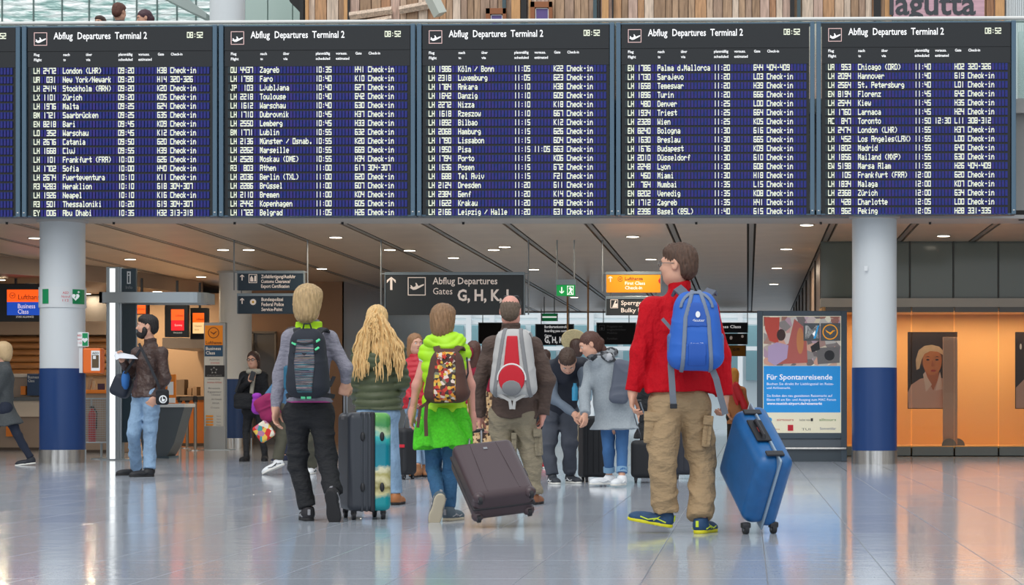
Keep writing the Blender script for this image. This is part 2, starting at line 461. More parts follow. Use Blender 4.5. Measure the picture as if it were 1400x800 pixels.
# ---- columns
m_colw = mat('column white', (214,219,222), rough=.38); m_colb = mat('column blue', (28,62,116), rough=.35)
m_steel = mat('brushed steel', (200,198,194), rough=.22, metal=.95, var=.12, vs=6, stretch=(6,6,.2))
def column(px, py, label, r=.316, top=CZ):
    d = gd(py); x = (px-PX)*d/FPX
    c = empty('column', (x, d, 0), label, 'column', None)
    M().lathe([(r, 1.36), (r, top)], (x, d, 0), 48).obj('upper_shaft', m_colw, c, smooth=True)
    M().lathe([(r+.004, .19), (r+.004, 1.36)], (x, d, 0), 48).obj('lower_wrap', m_colb, c, smooth=True)
    M().lathe([(r+.012, 0), (r+.012, .19)], (x, d, 0), 48).obj('base_ring', m_steel, c, smooth=True)
    M().lathe([(r+.03, top-.04), (r+.05, top-.003)], (x, d, 0), 48).obj('ceiling_collar', m_edge, c, smooth=True)
    return c, d
colL, dL = column(85.5, 632.7, 'white and blue round column with heart defibrillator signs')
colR, dR = column(1195.5, 634.2, 'white and blue round column beside the bright glass display cases')
column(322, 612, 'cream and blue round column behind the woman holding a phone')
o = M().b2((547-12-PX)*54/FPX, (547+12-PX)*54/FPX, 53.8, 54.2, 0, CZ).obj('column', mat('greycol', (150,146,142), rough=.4))
tag(o, 'grey square column between the long-haired woman and the far bright hall', 'column')
# small stickers on the right column
o = M().box(W(1184, 367, dR-.318), (.05, .004, .07)).obj('notice_sticker', mat('sticker', (225,228,230)), colR)
def curved(c, d, r, px0, px1, py0, py1, name, m, par, n=12, t=.012):
    """a thin plate bent round a column"""
    cx = (c-PX)*d/FPX; mm = M(); z0, z1 = W(0, py1, d-r).z, W(0, py0, d-r).z
    a0, a1 = [math.asin(max(-.99, min(.99, ((p-PX)*(d-r*.8)/FPX-cx)/r))) for p in (px0, px1)]
    pr = []
    for i in range(n+1):
        a = a0+(a1-a0)*i/n
        pr.append((cx+math.sin(a)*r, d-math.cos(a)*r, cx+math.sin(a)*(r+t), d-math.cos(a)*(r+t)))
    for A, B in zip(pr, pr[1:]):
        mm.prismz([(A[0], A[1]), (B[0], B[1]), (B[2], B[3]), (A[2], A[3])], z0, z1)
    return mm.obj(name, m, par)
m_green = mat('rescue green', (0,140,84), rough=.4); m_white = mat('sign white', (236,238,238), rough=.4)
m_plate = mat('plate grey', (216,220,222), rough=.4); m_red = mat('sign red', (200,30,50), rough=.4)
aed = empty('sign_band', (W(85, 405, dL).x, dL-.33, W(85, 405, dL).z), 'white band with two green defibrillator signs around the left column', 'sign')
mm = M(); mm.lathe([(.33, W(0,420,dL-.3).z), (.33, W(0,392,dL-.3).z)], ((85.5-PX)*dL/FPX, dL, 0), 48).obj('band', m_plate, aed, smooth=True)
for p0, p1 in ((58.5, 68), (98.5, 110.5)):
    curved(85.5, dL, .332, p0, p1, 395, 415, 'sign_panel', m_green, aed, t=.004)
def heart(cx, cz, s, y, m, par, name='heart_symbol'):
    poly = []
    for k in range(24):
        t = 2*math.pi*k/24; poly.append((cx+s*.062*16*math.sin(t)**3, cz+s*.062*(13*math.cos(t)-5*math.cos(2*t)-2*math.cos(3*t)-math.cos(4*t))))
    return M().prism(poly, y-.004, y).obj(name, m, par)
for pc in (63, 103.5):
    yy = dL-math.sqrt(.337**2-min(.33, abs((pc-85.5)*.01036))**2)-.006
    p = W(pc, 406, yy); heart(p.x, p.z, .055, yy, m_white, aed)
    M().box((p.x, yy-.006, p.z), (.012, .002, .045), Matrix.Rotation(.4, 3, 'Y')).obj('bolt_symbol', m_green, aed)
    q = W(pc+4, 399.5, yy)
    M().box(q, (.034, .003, .010)).box(q, (.010, .003, .034)).obj('cross_symbol', m_white, aed)
for k, s in enumerate(('AED', 'Notruf', '112')):
    txt(s, 85.5 if k != 1 else 84, 401.8+k*5.2, 3.2, dL-.345, m_red, aed, x1=94 if k != 1 else 96)
# defibrillator case and its sign
box_ = empty('defibrillator_case', W(124, 509, dL-.1), 'orange defibrillator cabinet mounted on the right side of the left column', 'defibrillator')
m_or = mat('cabinet orange', (235,110,30), rough=.4)
da = dL-.12
def pbox(name, x0, x1, y0, y1, d0, d1, m, par, bev=0.004):
    a, b = W(x0, y1, d0), W(x1, y0, d0)
    return M().b2(a.x, b.x, d0, d1, a.z, b.z, bev=bev).obj(name, m, par)
pbox('mounting_plate', 101, 113, 454, 510, da-.02, da+.1, m_plate, box_)
pbox('cabinet', 113, 137.5, 476, 510.5, da-.06, da+.14, m_or, box_, .02)
pbox('front_label', 124.5, 136.5, 479.5, 507, da-.064, da-.058, m_white, box_)
pbox('viewing_window', 125.5, 135, 485.5, 503, da-.067, da-.063, mat('dark window', (90,70,40), rough=.2), box_)
pbox('instruction_card', 127, 131, 486.5, 491, da-.07, da-.066, m_white, box_)
txt('AED', 126, 484.3, 2.8, da-.068, mat('ink', (20,24,30)), box_, x1=135)
sg = empty('rescue_sign', W(114, 474, da), 'small green and white defibrillator sign above the orange cabinet', 'sign')
pbox('plate', 104, 121, 454.5, 474, da-.04, da-.03, m_white, sg)
pbox('green_panel', 112.5, 120, 455.5, 473, da-.043, da-.04, m_green, sg)
p = W(116, 465, da-.046); heart(p.x, p.z, .04, da-.044, m_white, sg)
for k, s in enumerate(('AED', 'Notruf', '112')): txt(s, 105.5, 460+k*5, 2.6, da-.046, m_red, sg, x1=111.5)

# ---- side and rear walls, far hall
m_brown = mat('brown wall', (150,116,88), rough=.38, var=.05, vs=1)
m_brownd = mat('dark brown', (92,70,54), rough=.5)
def wallpx(name, x0, x1, d, th, z0, z1, m, y1=None):
    a, b = (x0-PX)*d/FPX, (x1-PX)*d/FPX
    o = M().b2(a, b, d, d+th, z0, z1).obj(name, m); tag(o, kind='structure'); return o
wallpx('wall_mid', 300, 470, 44, .3, 0, CZ, m_brown)
wallpx('wall_mid_return', 468, 470, 44, 13, 0, CZ, m_brown)
dr = wallpx('door_1', 346, 376, 43.95, .04, 0, .8+(557-456)*44/FPX, mat('door dark', (96,90,84), rough=.25))
for (a, b, c, e) in ((344, 346.5, 454, 600), (375, 377.5, 454, 600), (344, 377.5, 453, 456)):
    pbox('door_frame', a, b, c, min(e, 605), 43.9, 43.96, mat('door frame', (120,110,100), rough=.4), dr)
# far bright hall beyond the ceiling
m_far = mat('far hall wall', (214,226,230), rough=.6); m_glass_far = mat('far teal glazing', (140,180,188), rough=.15)
m_farw = mat('far white steel', (232,238,240), rough=.5)
far = M().b2(-32, 14, 75, 75.4, 0, 9).obj('wall_far', m_far); tag(far, kind='structure')
for i, px in enumerate(range(470, 1060, 42)):
    a, b = (px+4-PX)*74.9/FPX, (px+38-PX)*74.9/FPX
    o = M().b2(a, b, 74.85, 75, .8+(557-520)*74.9/FPX, .8+(557-480)*74.9/FPX).obj('glass_pane', m_glass_far, far)
    o = M().b2(a, b, 74.85, 75, .8+(557-474)*74.9/FPX, .8+(557-445)*74.9/FPX).obj('glass_pane', m_glass_far, far)
for k, py in enumerate((432, 441, 477)):
    o = M().b2(-26, 8, 73.5-k*.2, 73.8, .8+(557-py)*73/FPX-.05, .8+(557-py)*73/FPX+.09).obj('steel_beam', m_farw); tag(o, 'long white horizontal steel beam across the far bright hall at height %s' % ('top', 'middle', 'bottom')[k], 'beam')
for px in (572, 640, 672, 738, 808, 925, 1012):
    z = .8+(557-425)*73/FPX
    o = M().b2((px-PX)*73/FPX-.09, (px-PX)*73/FPX+.09, 73.1, 73.3, 0, z+.6).obj('steel_post', m_farw)
    tag(o, 'slim white steel post standing in the far bright hall', 'post', 'white posts in the far hall')
ft = M().b2(-30, 14, 57.6, 57.75, CZ-.04, CZ+.2).obj('trim_1', m_edge); tag(ft, kind='structure')
lw = M().b2(-30, -29.7, 0, 80, 0, 12).obj('wall_left', mat('side wall', (196,186,172), rough=.6)); tag(lw, kind='structure')
rw = M().b2(21.5, 21.8, 0, 80, 0, 12).obj('wall_right', mat('side wall', (196,186,172), rough=.6)); tag(rw, kind='structure')

# ---- left: dropped soffit over the check-in hall
m_soff = mat('soffit bronze', (120,96,76), rough=.4, metal=.4); m_fascia = mat('fascia taupe', (168,152,138), rough=.5)
pts = [(-30, 33.8), (-16, 35.4), (-13.2, 36.6), (-12.2, 38.6), (-11.7, 41), (-11.6, 44)]
pts = [(-30, 33.5), (-13.6, 36.3), (-12.9, 37.6), (-12.4, 39.6), (-12.0, 42), (-11.75, 44)]
so = M(); inner = [(x-.0, y+.0) for x, y in pts]+[(-11.75, 56), (-30, 56)]
so.prismz(inner, CZ-.27, CZ-.25)
soff = so.obj('ceiling_2', m_soff); soff.name = 'ceiling_checkin'; tag(soff, kind='structure')
fa = M()
for (x0, y0), (x1, y1) in zip(pts, pts[1:]):
    n = Vector((y1-y0, -(x1-x0), 0)).normalized()*.05
    fa.prismz([(x0, y0), (x1, y1), (x1+n.x, y1+n.y), (x0+n.x, y0+n.y)], CZ-.30, CZ)
o = fa.obj('soffit_edge', m_fascia, soff)
for px, py in ((42, 387.5), (0, 382), (118, 401), (262, 405), (215, 398)):
    d = FPX*(CZ-.27-CH)/(PY-py); p = W(px, py, d)
    L = empty('downlight', (p.x, d, CZ-.285), 'round recessed downlight glowing in the dropped brown soffit over check-in', 'ceiling light', 'downlights in the dropped soffit')
    for nm, me in (('rim', lme), ('diffuser', lgm)):
        o = bpy.data.objects.new(nm, me); COL.objects.link(o); o.parent = L
    la = bpy.data.lights.new('downlight_lamp', 'AREA'); la.shape = 'DISK'; la.size = .25; la.energy = 60; la.color = (1, .78, .52)
    lo = bpy.data.objects.new('lamp', la); COL.objects.link(lo); lo.parent = L; lo.location = (0, 0, -.02)
# rear wall of the check-in hall: beam, timber louvres
m_louv = mat('louvre wood', (150,104,62), rough=.5, var=.2, vs=3, stretch=(.5,1,6))
db = 44.
a, b = -20., (300-PX)*db/FPX
wb = M().b2(a, b, db, db+.3, 0, CZ-.25).obj('wall_checkin', mat('checkin wall', (172,142,112), rough=.55)); tag(wb, kind='structure')
p0, p1 = W(0, 458, db-.3), W(0, 440, db-.3)
o = M().b2(-19, (166-PX)*db/FPX, db-.5, db-.05, p0.z, p1.z).obj('concrete_beam', mat('beam taupe', (136,120,108), rough=.6), wb)
dk = M().b2(-19, (166-PX)*db/FPX, db-.1, db-.02, p1.z, CZ-.25).obj('dark_band', mat('black band', (24,20,18), rough=.6), wb)
nl_ = 6; zt, zb = W(0, 459, db-.2).z, W(0, 514, db-.2).z
for k in range(nl_):
    z = zt-(k+.5)*(zt-zb)/nl_
    o = M().cyl((-19, db-.12, z), ((166-PX)*db/FPX, db-.12, z), (zt-zb)/nl_*.5, 10).obj('timber_louvre', m_louv, wb, smooth=True)
# counters behind
def counter(x0, x1, ytop, d, mtop, mfront, label, rail=None, py1=None):
    ybot = PY+FPX*CH/d
    c = empty('checkin_counter', ((x0+x1)/2*d/FPX-PX*d/FPX, d, 0), label, 'counter')
    pbox('front', x0+1, x1-1, ytop+4, ybot, d, d+.5, mfront, c, .01)
    pbox('worktop', x0, x1, ytop, ytop+5, d-.06, d+.6, mtop, c, .01)
    pbox('plinth', x0+1, x1-1, ybot-4, ybot, d-.01, d, mat('plinth', (80,66,56)), c, .002)
    return c
m_ctop = mat('counter pale', (206,196,184), rough=.4); m_cfront = mat('counter taupe', (158,138,120), rough=.45)
m_orp = mat('orange panel', (232,130,26), rough=.5)
c1 = counter(-30, 55, 511, 38, m_ctop, m_cfront, 'long pale check-in counter with orange edge behind the grey-coated woman')
pbox('ledge', -30, 54, 543, 548, 37.85, 38, mat('grey rail', (96,100,104)), c1)
pbox('upper_fascia', -30, 55, 548, 570, 37.9, 38, mat('beige fascia', (214,200,182)), c1)
pbox('orange_panel', 8, 22, 583, 597, 37.88, 37.9, m_orp, c1)
pbox('orange_side', 28, 35, 528, 540, 37.9, 38, m_orp, c1)
bs = empty('counter_sign', W(46, 541, 37.8), 'blue panel sign with white lettering on the pale check-in counter', 'sign')
pbox('panel', 37, 55.5, 511, 541, 37.86, 38.0, mat('sign navy', (18,52,92), rough=.4), bs)
txt('Business', 38.5, 517.5, 3.8, 37.85, m_white, bs, x1=53); txt('Class', 38.5, 522.5, 3.8, 37.85, m_white, bs, x1=47)
c2 = counter(112, 166, 533, 36, m_orp, m_cfront, 'brown check-in counter with orange shelf behind the wire cage')
# leaflets standing on that counter
for i, (x0, y0, w, h, c, t) in enumerate(((118, 516, 4, 18, (170,140,112), .25), (124, 520, 3.6, 14, (196,170,140), -.1), (131, 524, 9, 10, (66,42,66), 0), (142, 522, 4, 13, (206,180,150), .1))):
    a = W(x0+w/2, y0+h/2+.5, 35.98)
    o = M().box((a.x, 36.1, a.z), (w*.0129, .04, h*.0129), Matrix.Rotation(t, 3, 'Y')).obj('brochure', mat('brochure%d' % i, c)); tag(o, ('brown leaning brochure', 'tan upright brochure', 'dark purple booklet', 'cream slim brochure')[i]+' standing on the counter behind the wire cage', 'brochure')
c3 = counter(222, 300, 542, 42.2, mat('counter dark top', (60,54,50)), mat('counter orange', (205,112,26), rough=.5), 'long orange-fronted check-in counter behind the barrier posts')
for i, (x0, x1, y0, y1, c) in enumerate(((241, 252, 519, 540, (170,140,110)), (256, 262, 531, 541, (190,150,110)), (263, 269, 529, 541, (200,160,120)), (284, 292, 524, 541, (190,168,140)))):
    a = pbox('counter_box', x0, x1, y0, y1, 42.2, 42.5, mat('cbox%d' % i, c), None)
    tag(a, ('tall tan box', 'low brown box', 'small beige rounded box', 'pale cream box')[i]+' standing on the orange check-in counter', 'box')
# leaning monitor on orange counter
# departure monitors hanging over check-in
def monitor(x0, x1, y0, y1, d, bands_, label, texts, zt=CZ-.25, stand=True, rz=0):
    r = empty('hanging_monitor', W((x0+x1)/2, y1, d), label, 'monitor')
    pbox('housing', x0, x1, y0, y1, d, d+.14, mat('monitor black', (14,13,13), rough=.35), r, .01)
    for (a, b, c, e, col, em) in bands_:
        pbox('screen', a, b, c, e, d-.006, d, mat('scr%d_%d_%d' % col, col, emit=em, rough=.3), r, 0)
    for (s, xx, yy, h, x1_, col) in texts: txt(s, xx, yy, h, d-.01, mat('tx%d_%d_%d' % col, col, emit=.6 if sum(col) > 400 else 0), r, x1=x1_)
    xc = W((x0+x1)/2, y0, d)
    M().b2(xc.x-.02, xc.x+.02, d+.05, d+.09, xc.z-.02, zt).obj('drop_rod', mat('dark metal', (60,60,62), rough=.4, metal=.6), r)
    return r
dm = 38.6
r = monitor(-20, 60, 388, 440, dm, [(9.5, 60, 396, 413, (255,92,12), .9), (9.5, 60, 413, 431, (14,70,180), .8)],
        'wide black monitor showing orange and blue bands behind the left column', [('Lufthansa', 25, 409.5, 7, 58, (40,12,20)), ('Business', 24.5, 421.5, 6.2, 48, (255,240,240)), ('Class', 24.5, 429, 6.2, 39, (255,240,240)), ('STAR ALLIANCE', 22, 434.5, 2.6, 46, (220,210,200))])
def bird(px, py, R, d, m, par):
    """thin ring with a stylised flying crane"""
    c = W(px, py, d); k = d/FPX; mm = M()
    n = 28
    for i in range(n):
        a0, a1 = 2*math.pi*i/n, 2*math.pi*(i+1)/n
        mm.prism([(c.x+R*k*q*math.cos(a), c.z+R*k*q*math.sin(a)) for a, q in ((a0, 1), (a1, 1), (a1, .87), (a0, .87))], d-.003, d)
    P = [(-.62, .30), (-.2, .02), (.05, -.05), (.35, .22), (.72, .2), (.42, .06), (.2, -.2), (-.05, -.38), (-.1, -.2), (-.45, -.02)]
    mm.prism([(c.x+R*k*a, c.z+R*k*b) for a, b in P], d-.003, d)
    return mm.obj('crane_emblem', m, par)
bird(17, 404, 4, dm-.01, mat('tx40_12_20', (40,12,20)), r)
monitor(225, 257, 417, 461, 39.5, [(234, 251.5, 423, 438, (255,96,20), .9), (234, 251.5, 438, 452, (225,20,30), .9)], 'tall black monitor with orange over red screen above check-in',
        [('Lufthansa', 240, 433, 3.4, 250.5, (90,20,20)), ('Economy', 239, 446, 3, 249, (255,220,210)), ('STAR ALLIANCE', 237, 456, 2, 249, (200,190,180))])
monitor(260, 284, 421, 464, 40.2, [(263.5, 279, 428, 441, (255,104,28), .9), (263.5, 279, 441, 456, (255,214,150), .8)], 'black monitor with orange over cream screen beside the red one',
        [('Lufthansa', 268.5, 438, 3.4, 278.5, (90,20,20)), ('Check-in', 266, 447, 2.4, 276, (150,80,40)), ('320-326', 266, 452, 2.4, 272, (150,80,40))])
monitor(183, 202, 412, 430, 38.8, [(184, 199, 414, 429, (255,96,20), .9)], 'small orange monitor just above the bearded man', [('Lufthansa', 186, 424, 3.4, 197.5, (90,20,20))])
M().b2((222-PX)*41.5/FPX, (300-PX)*41.5/FPX, 41.5, 43.9, W(0, 476, 41.5).z, W(0, 462, 41.5).z).obj('soffit_edge', m_fascia, soff)
# ============================================================ RIGHT: glass display cases
DV = 33.3
vit = empty('display_case', ((1290-PX)*DV/FPX, DV, 0), 'long lit glass display case wall with warm orange lining on the right', 'display case')
m_vwarm = mat('case lining', (240,184,112), rough=.6); m_vbase = mat('case base', (100,104,100), rough=.35)
XL, XR = (1128-PX)*DV/FPX, 10.5
zb_, zt_ = W(0, 610, DV).z, W(0, 427, DV).z
M().b2(XL, XR, DV+1.3, DV+1.35, .05, zt_+.1).obj('back_panel', m_vwarm, vit)
M().b2(XL, XR, DV, DV+1.3, zb_-.03, zb_).obj('case_floor', m_vwarm, vit)
M().b2(XL, XR, DV+.05, DV+1.3, zt_+.02, zt_+.08).obj('case_top', mat('case top', (220,200,170)), vit)
M().b2(XL-.05, XL, DV, DV+1.35, 0, zt_+.1).obj('side_panel', mat('case side', (196,150,96)), vit)
edges = [1128, 1246, 1304.5, 1365, 1425, 1485, 1545, 1605]
m_vglass = mat('case glass', (30,34,34), rough=.02, alpha=.14, spec=.8)
for a, b in zip(edges, edges[1:]):
    xa, xb = (a-PX)*DV/FPX, (b-PX)*DV/FPX
    M().b2(xa+.012, xb-.012, DV-.012, DV, zb_, zt_).obj('glass_pane', m_vglass, vit)
    M().b2(xa+.012, xb-.012, DV-.03, DV+.02, .012, zb_-.012, bev=.006).obj('base_panel', m_vbase, vit)
    M().b2(xa+.012, xb-.012, DV-.03, DV+.02, zt_, W(0, 420, DV).z).obj('header_panel', mat('case header', (96,92,86), rough=.4), vit)
for px in (1180, 1260, 1330, 1395, 1470):
    la = bpy.data.lights.new('case_lamp', 'AREA'); la.size = .5; la.energy = 12.5; la.color = (1, .74, .48)
    lo = bpy.data.objects.new('case_lamp', la); COL.objects.link(lo); lo.location = ((px-PX)*DV/FPX, DV+.5, zt_-.02); lo['label'] = 'lamp'; del lo['label']; lo.parent = vit; lo.location = Vector(lo.location)-Vector(vit.location)
# grey half-round spot housings on the case floor
for k, px in enumerate((1297, 1310)):
    c = W(px, 610, DV+.3)
    mm = M(); mm.prism([(c.x+.12*math.cos(math.pi*i/14), zb_+.12*math.sin(math.pi*i/14)) for i in range(15)], DV+.2+k*.2, DV+.26+k*.2)
    mm.obj('spotlight_cover', mat('spot grey', (120,124,118), rough=.4), vit)
# posters: portrait photographs hanging inside
def poster(px0, px1, py0, py1, d, label, portrait=True):
    r = empty('portrait_poster', W((px0+px1)/2, py1, d), label, 'poster')
    pbox('sheet', px0, px1, py0, py1, d, d+.02, mat('poster dark', (52,34,22), rough=.6), r, 0)
    return r
dp = DV+.45
ps = poster(1241, 1309, 454, 559, dp, 'framed dark portrait of a person in a white cap inside the display case')
def ply(name, pts, d, m, par, t=.003):
    return M().prism([(W(x, y, d).x, W(x, y, d).z) for x, y in pts], d-t, d).obj(name, m, par)
def oval(name, cx, cy, rx, ry, d, m, par, n=28, t=.003, a=0):
    return ply(name, [(cx+rx*math.cos(q)*math.cos(a)-ry*math.sin(q)*math.sin(a), cy+rx*math.cos(q)*math.sin(a)+ry*math.sin(q)*math.cos(a)) for q in [2*math.pi*i/n for i in range(n)]], d, m, par, t)
ply('printed_blouse', [(1242, 558), (1241, 537), (1246, 526), (1258, 518), (1268, 516), (1277, 528), (1284, 516), (1298, 520), (1307, 527), (1308, 558)], dp-.002, mat('print blouse', (222,176,150), rough=.6), ps)
ply('printed_neck', [(1264, 505), (1268, 520), (1276, 534), (1283, 518), (1284, 505)], dp-.004, mat('print neck', (196,112,60)), ps)
ply('printed_collar', [(1262, 512), (1266, 536), (1274, 526), (1268, 516), (1265, 508)], dp-.005, mat('print collar', (238,206,180)), ps)
ply('printed_collar', [(1286, 512), (1289, 532), (1279, 534), (1282, 520), (1285, 508)], dp-.005, mat('print collar', (238,206,180)), ps)
oval('printed_hair', 1273, 490, 15.5, 17, dp-.005, mat('print hair', (120,66,26)), ps)
oval('printed_face', 1274.5, 494, 13, 19, dp-.006, mat('print face', (220,132,66), var=.12, vs=9), ps)
ply('printed_cap', [(1253, 506), (1252, 492), (1256, 479), (1264, 473), (1274, 471.5), (1284, 474), (1290, 480), (1290, 486), (1282, 481), (1272, 480), (1264, 484), (1260, 492), (1257, 504)], dp-.008, mat('print cap', (238,200,150), var=.08, vs=12), ps)
for ex in (1268.5, 1281):
    oval('printed_eye', ex, 492, 2.4, 1.2, dp-.009, mat('print dark', (70,36,20)), ps, 12)
    ply('printed_eyebrow', [(ex-3.5, 488.6), (ex, 487), (ex+3.5, 488.4), (ex, 488.2)], dp-.009, mat('print dark', (70,36,20)), ps)
ply('printed_nose', [(1274.5, 492), (1277.5, 500), (1275, 501.5), (1273, 500.5)], dp-.009, mat('print nose', (196,108,52)), ps)
oval('printed_mouth', 1276, 507, 3.8, 1.5, dp-.009, mat('print lips', (186,60,40)), ps, 14)
pbox('text_panel', 1289, 1309, 461, 608, dp-.12, dp-.1, mat('panel text', (206,164,132), rough=.5), None)
tp = bpy.data.objects['text_panel']; tag(tp, 'narrow pale text panel standing right in front of the capped portrait', 'information panel')
for k in range(34):
    txt(('Menschen am Flughafen und', 'ihre Arbeit hinter den Kulissen', 'people at work in the terminal', 'von morgens bis abends')[k % 4], 1291, 467+k*2.1, .95, dp-.125, mat('txtbrown', (150,104,78)), tp, x1=1303+(k*7 % 4))
ps2 = poster(1388, 1452, 454, 559, dp, 'dark portrait poster cut by the right edge of the picture')
ply('printed_shoulder', [(1389, 558), (1389, 530), (1400, 519), (1420, 514), (1450, 525), (1450, 558)], dp-.003, mat('print blouse2', (200,160,136)), ps2)
oval('printed_face', 1424, 494, 16, 21, dp-.006, mat('print face', (220,132,66)), ps2)
oval('printed_hair', 1424, 482, 17, 15, dp-.008, mat('print hair', (120,66,26)), ps2)
for ex in (1418, 1431): oval('printed_eye', ex, 494, 2.2, 1.1, dp-.011, mat('print dark', (70,36,20)), ps2, 12)
oval('printed_mouth', 1425, 508, 3.8, 1.4, dp-.009, mat('print lips', (186,60,40)), ps2, 14)
oval('printed_light', 1395.5, 474, 1.4, 4, dp-.006, mat('print glow', (236,226,210)), ps2)
# beam and upper glazing
m_beam = mat('beam pale', (170,162,150), rough=.5)
Xa = (1122-PX)*DV/FPX
b_ = M().b2(Xa, 11, DV-.06, DV+.3, W(0, 420, DV).z, W(0, 408, DV).z).obj('trim_2', m_beam); tag(b_, kind='structure')
zg0, zg1 = W(0, 408, DV).z, CZ
win = M().b2(Xa, 11, DV+.04, DV+.06, zg0, zg1).obj('window_1', mat('dull green glass', (104,110,102), rough=.12)); tag(win, kind='structure')
xs = [1122, 1186, 1244, 1303.5, 1365, 1425, 1485, 1545]
for a, b in zip(xs, xs[1:]):
    M().b2((a-PX)*DV/FPX+.015, (b-PX)*DV/FPX-.015, DV+.01, DV+.035, zg0+.02, zg1-.03).obj('glass_pane', mat('dull green glass', (104,110,102), rough=.12), win)
    M().b2((b-PX)*DV/FPX-.012, (b-PX)*DV/FPX+.012, DV, DV+.04, zg0, zg1).obj('mullion', mat('mullion dark', (60,62,58)), win)
# side wall running back to the far hall
Xs = (1128-PX)*DV/FPX
sw = M().b2(Xs, Xs+.1, DV+1.4, 57, 0, CZ).obj('wall_side', mat('side taupe', (168,140,118), rough=.4)); tag(sw, kind='structure')
for k in range(8):
    y = DV+1.5+k*2.9
    M().b2(Xs-.03, Xs, y, y+.08, 0, CZ).obj('wall_rib', mat('rib dark', (70,62,56)), sw)
# hall behind the display cases is closed by a wall
o = M().b2(Xs+.1, 21.5, DV+1.6, DV+1.8, 0, CZ).obj('wall_back_right', mat('side taupe', (168,140,118))); tag(o, kind='structure')

# ============================================================ poster stand
DS = 30.2
st = empty('advertising_stand', ((1096-PX)*DS/FPX, DS, 0), 'grey freestanding lightbox with an airport travel poster beside the column', 'advertising stand')
m_frame = mat('stand grey', (72,84,94), rough=.4, metal=.2)
f = M()
for (a, b, c, e) in ((1035, 1043, 425, 631), (1150, 1158, 425, 631), (1043, 1150, 425, 432), (1043, 1150, 592, 600)):
    p, q = W(a, e, DS), W(b, c, DS); f.b2(p.x, q.x, DS, DS+.16, p.z, q.z, bev=.006)
f.obj('frame', m_frame, st)
pbox('lower_panel', 1043, 1150, 600, 612, DS+.02, DS+.14, mat('stand dark', (86,94,102), rough=.3), st)
pbox('chrome_rail', 1040, 1157, 612.2, 614.5, DS-.03, DS+.02, m_steel, st)
pbox('plinth', 1040, 1157, 614.5, 631.2, DS+.01, DS+.15, mat('stand plinth', (62,72,80), rough=.35), st)
E = .55
po = pbox('poster', 1043, 1150, 432, 592, DS+.012, DS+.05, mat('poster cream', (232,226,200), emit=.35, rough=.3), st, 0)
dd = DS+.008
pbox('photo_area', 1044, 1149, 433, 500, dd, DS+.012, blobs('poster scene', [(226,214,190), (196,182,168), (214,160,140), (180,150,170), (232,226,206), (150,90,80), (200,196,190), (120,110,110)], scale=9, emit=.3, smooth=True), po, 0)
ply('printed_garment', [(1045, 434), (1066, 434), (1064, 470), (1052, 466), (1046, 450)], dd-.001, mat('print red', (196,74,60), emit=.25), po)
ply('printed_garment', [(1086, 436), (1102, 450), (1104, 496), (1064, 498), (1060, 478), (1078, 470)], dd-.002, mat('print rose', (184,96,88), emit=.25), po)
ply('printed_figure', [(1050, 474), (1062, 468), (1078, 472), (1076, 490), (1060, 500), (1050, 494)], dd-.003, mat('print lilac', (184,160,196), emit=.25), po)
oval('printed_head', 1068, 458, 6, 8, dd-.003, mat('print darkhair', (70,44,42), emit=.1), po)
oval('printed_figure', 1094, 466, 5, 18, dd-.003, mat('print ochre', (200,130,80), emit=.25), po)
ply('printed_camera', [(1116, 476), (1148, 474), (1148, 496), (1118, 498)], dd-.002, mat('print grey', (120,116,116), emit=.15), po)
oval('printed_lens', 1134, 486, 7, 7, dd-.004, mat('print black', (44,42,46), emit=.05), po)
ply('printed_strap', [(1108, 474), (1120, 466), (1121, 478), (1110, 482)], dd-.003, mat('print black', (44,42,46)), po)
ply('logo_tile', [(1098.5, 442), (1120.5, 442), (1120.5, 466), (1098.5, 466)], dd-.006, mat('logo grey', (92,96,100), emit=.15), po)
ply('logo_tile', [(1122, 442), (1149, 442), (1149, 466), (1122, 466)], dd-.006, mat('logo grey', (92,96,100), emit=.15), po)
txt('M', 1101, 462.5, 17, dd-.009, mat('glow white', (250,250,250), emit=.4), po, x1=1119, bold=.03)
ply('logo_stripe', [(1112, 463), (1118, 445), (1120, 445), (1115, 463)], dd-.008, mat('logo cyan', (40,160,220), emit=.3), po)
bird(1135, 454, 10.5, dd-.008, mat('logo yellow', (250,170,20), emit=.3), po)
pbox('blue_field', 1044, 1149, 500.5, 564, dd, DS+.012, mat('poster blue', (20,140,214), emit=.42, rough=.3), po, 0)
gw = mat('glow white', (250,250,250), emit=.4)
txt('Für Spontanreisende', 1048.5, 519, 7.2, dd-.004, gw, po, x1=1138, bold=.012)
for k, (s, x1) in enumerate((('Buchen Sie direkt Ihr Lieblingsziel im Reise-', 1140), ('und Airlinemarkt.', 1081), ('', 0), ('Sie finden den neu gestalteten Reisemarkt auf', 1138), ('Ebene 03 am Ein- und Ausgang zum MAC Forum', 1143))):
    if s: txt(s, 1048.5, 526.5+k*5.4, 3.3, dd-.004, gw, po, x1=x1)
txt('www.munich-airport.de/reisemarkt', 1048.5, 553.5, 3.6, dd-.004, gw, po, x1=1124, bold=.02)
for (s, x0, y, h, x1, c) in (('airtours', 1062, 575.5, 3.4, 1085, (200,40,40)), ('bucher reisen', 1093, 575.5, 3, 1109, (90,90,96)), ('alltours', 1120, 575.5, 3.4, 1143, (90,150,60)), ('reisebüro', 1048, 588, 2.6, 1066, (210,130,60)), ('TUI', 1096, 588.5, 3, 1108, (120,120,120)), ('Sonnenklar', 1121, 587.5, 3.2, 1143, (90,110,160))):
    txt(s, x0, y, h, dd-.004, mat('lg%d' % x0, c), po, x1=x1)
ply('logo_mark', [(1077, 581), (1084.5, 581), (1084.5, 589), (1077, 589)], dd-.004, mat('logo red', (200,30,50), emit=.2), po)
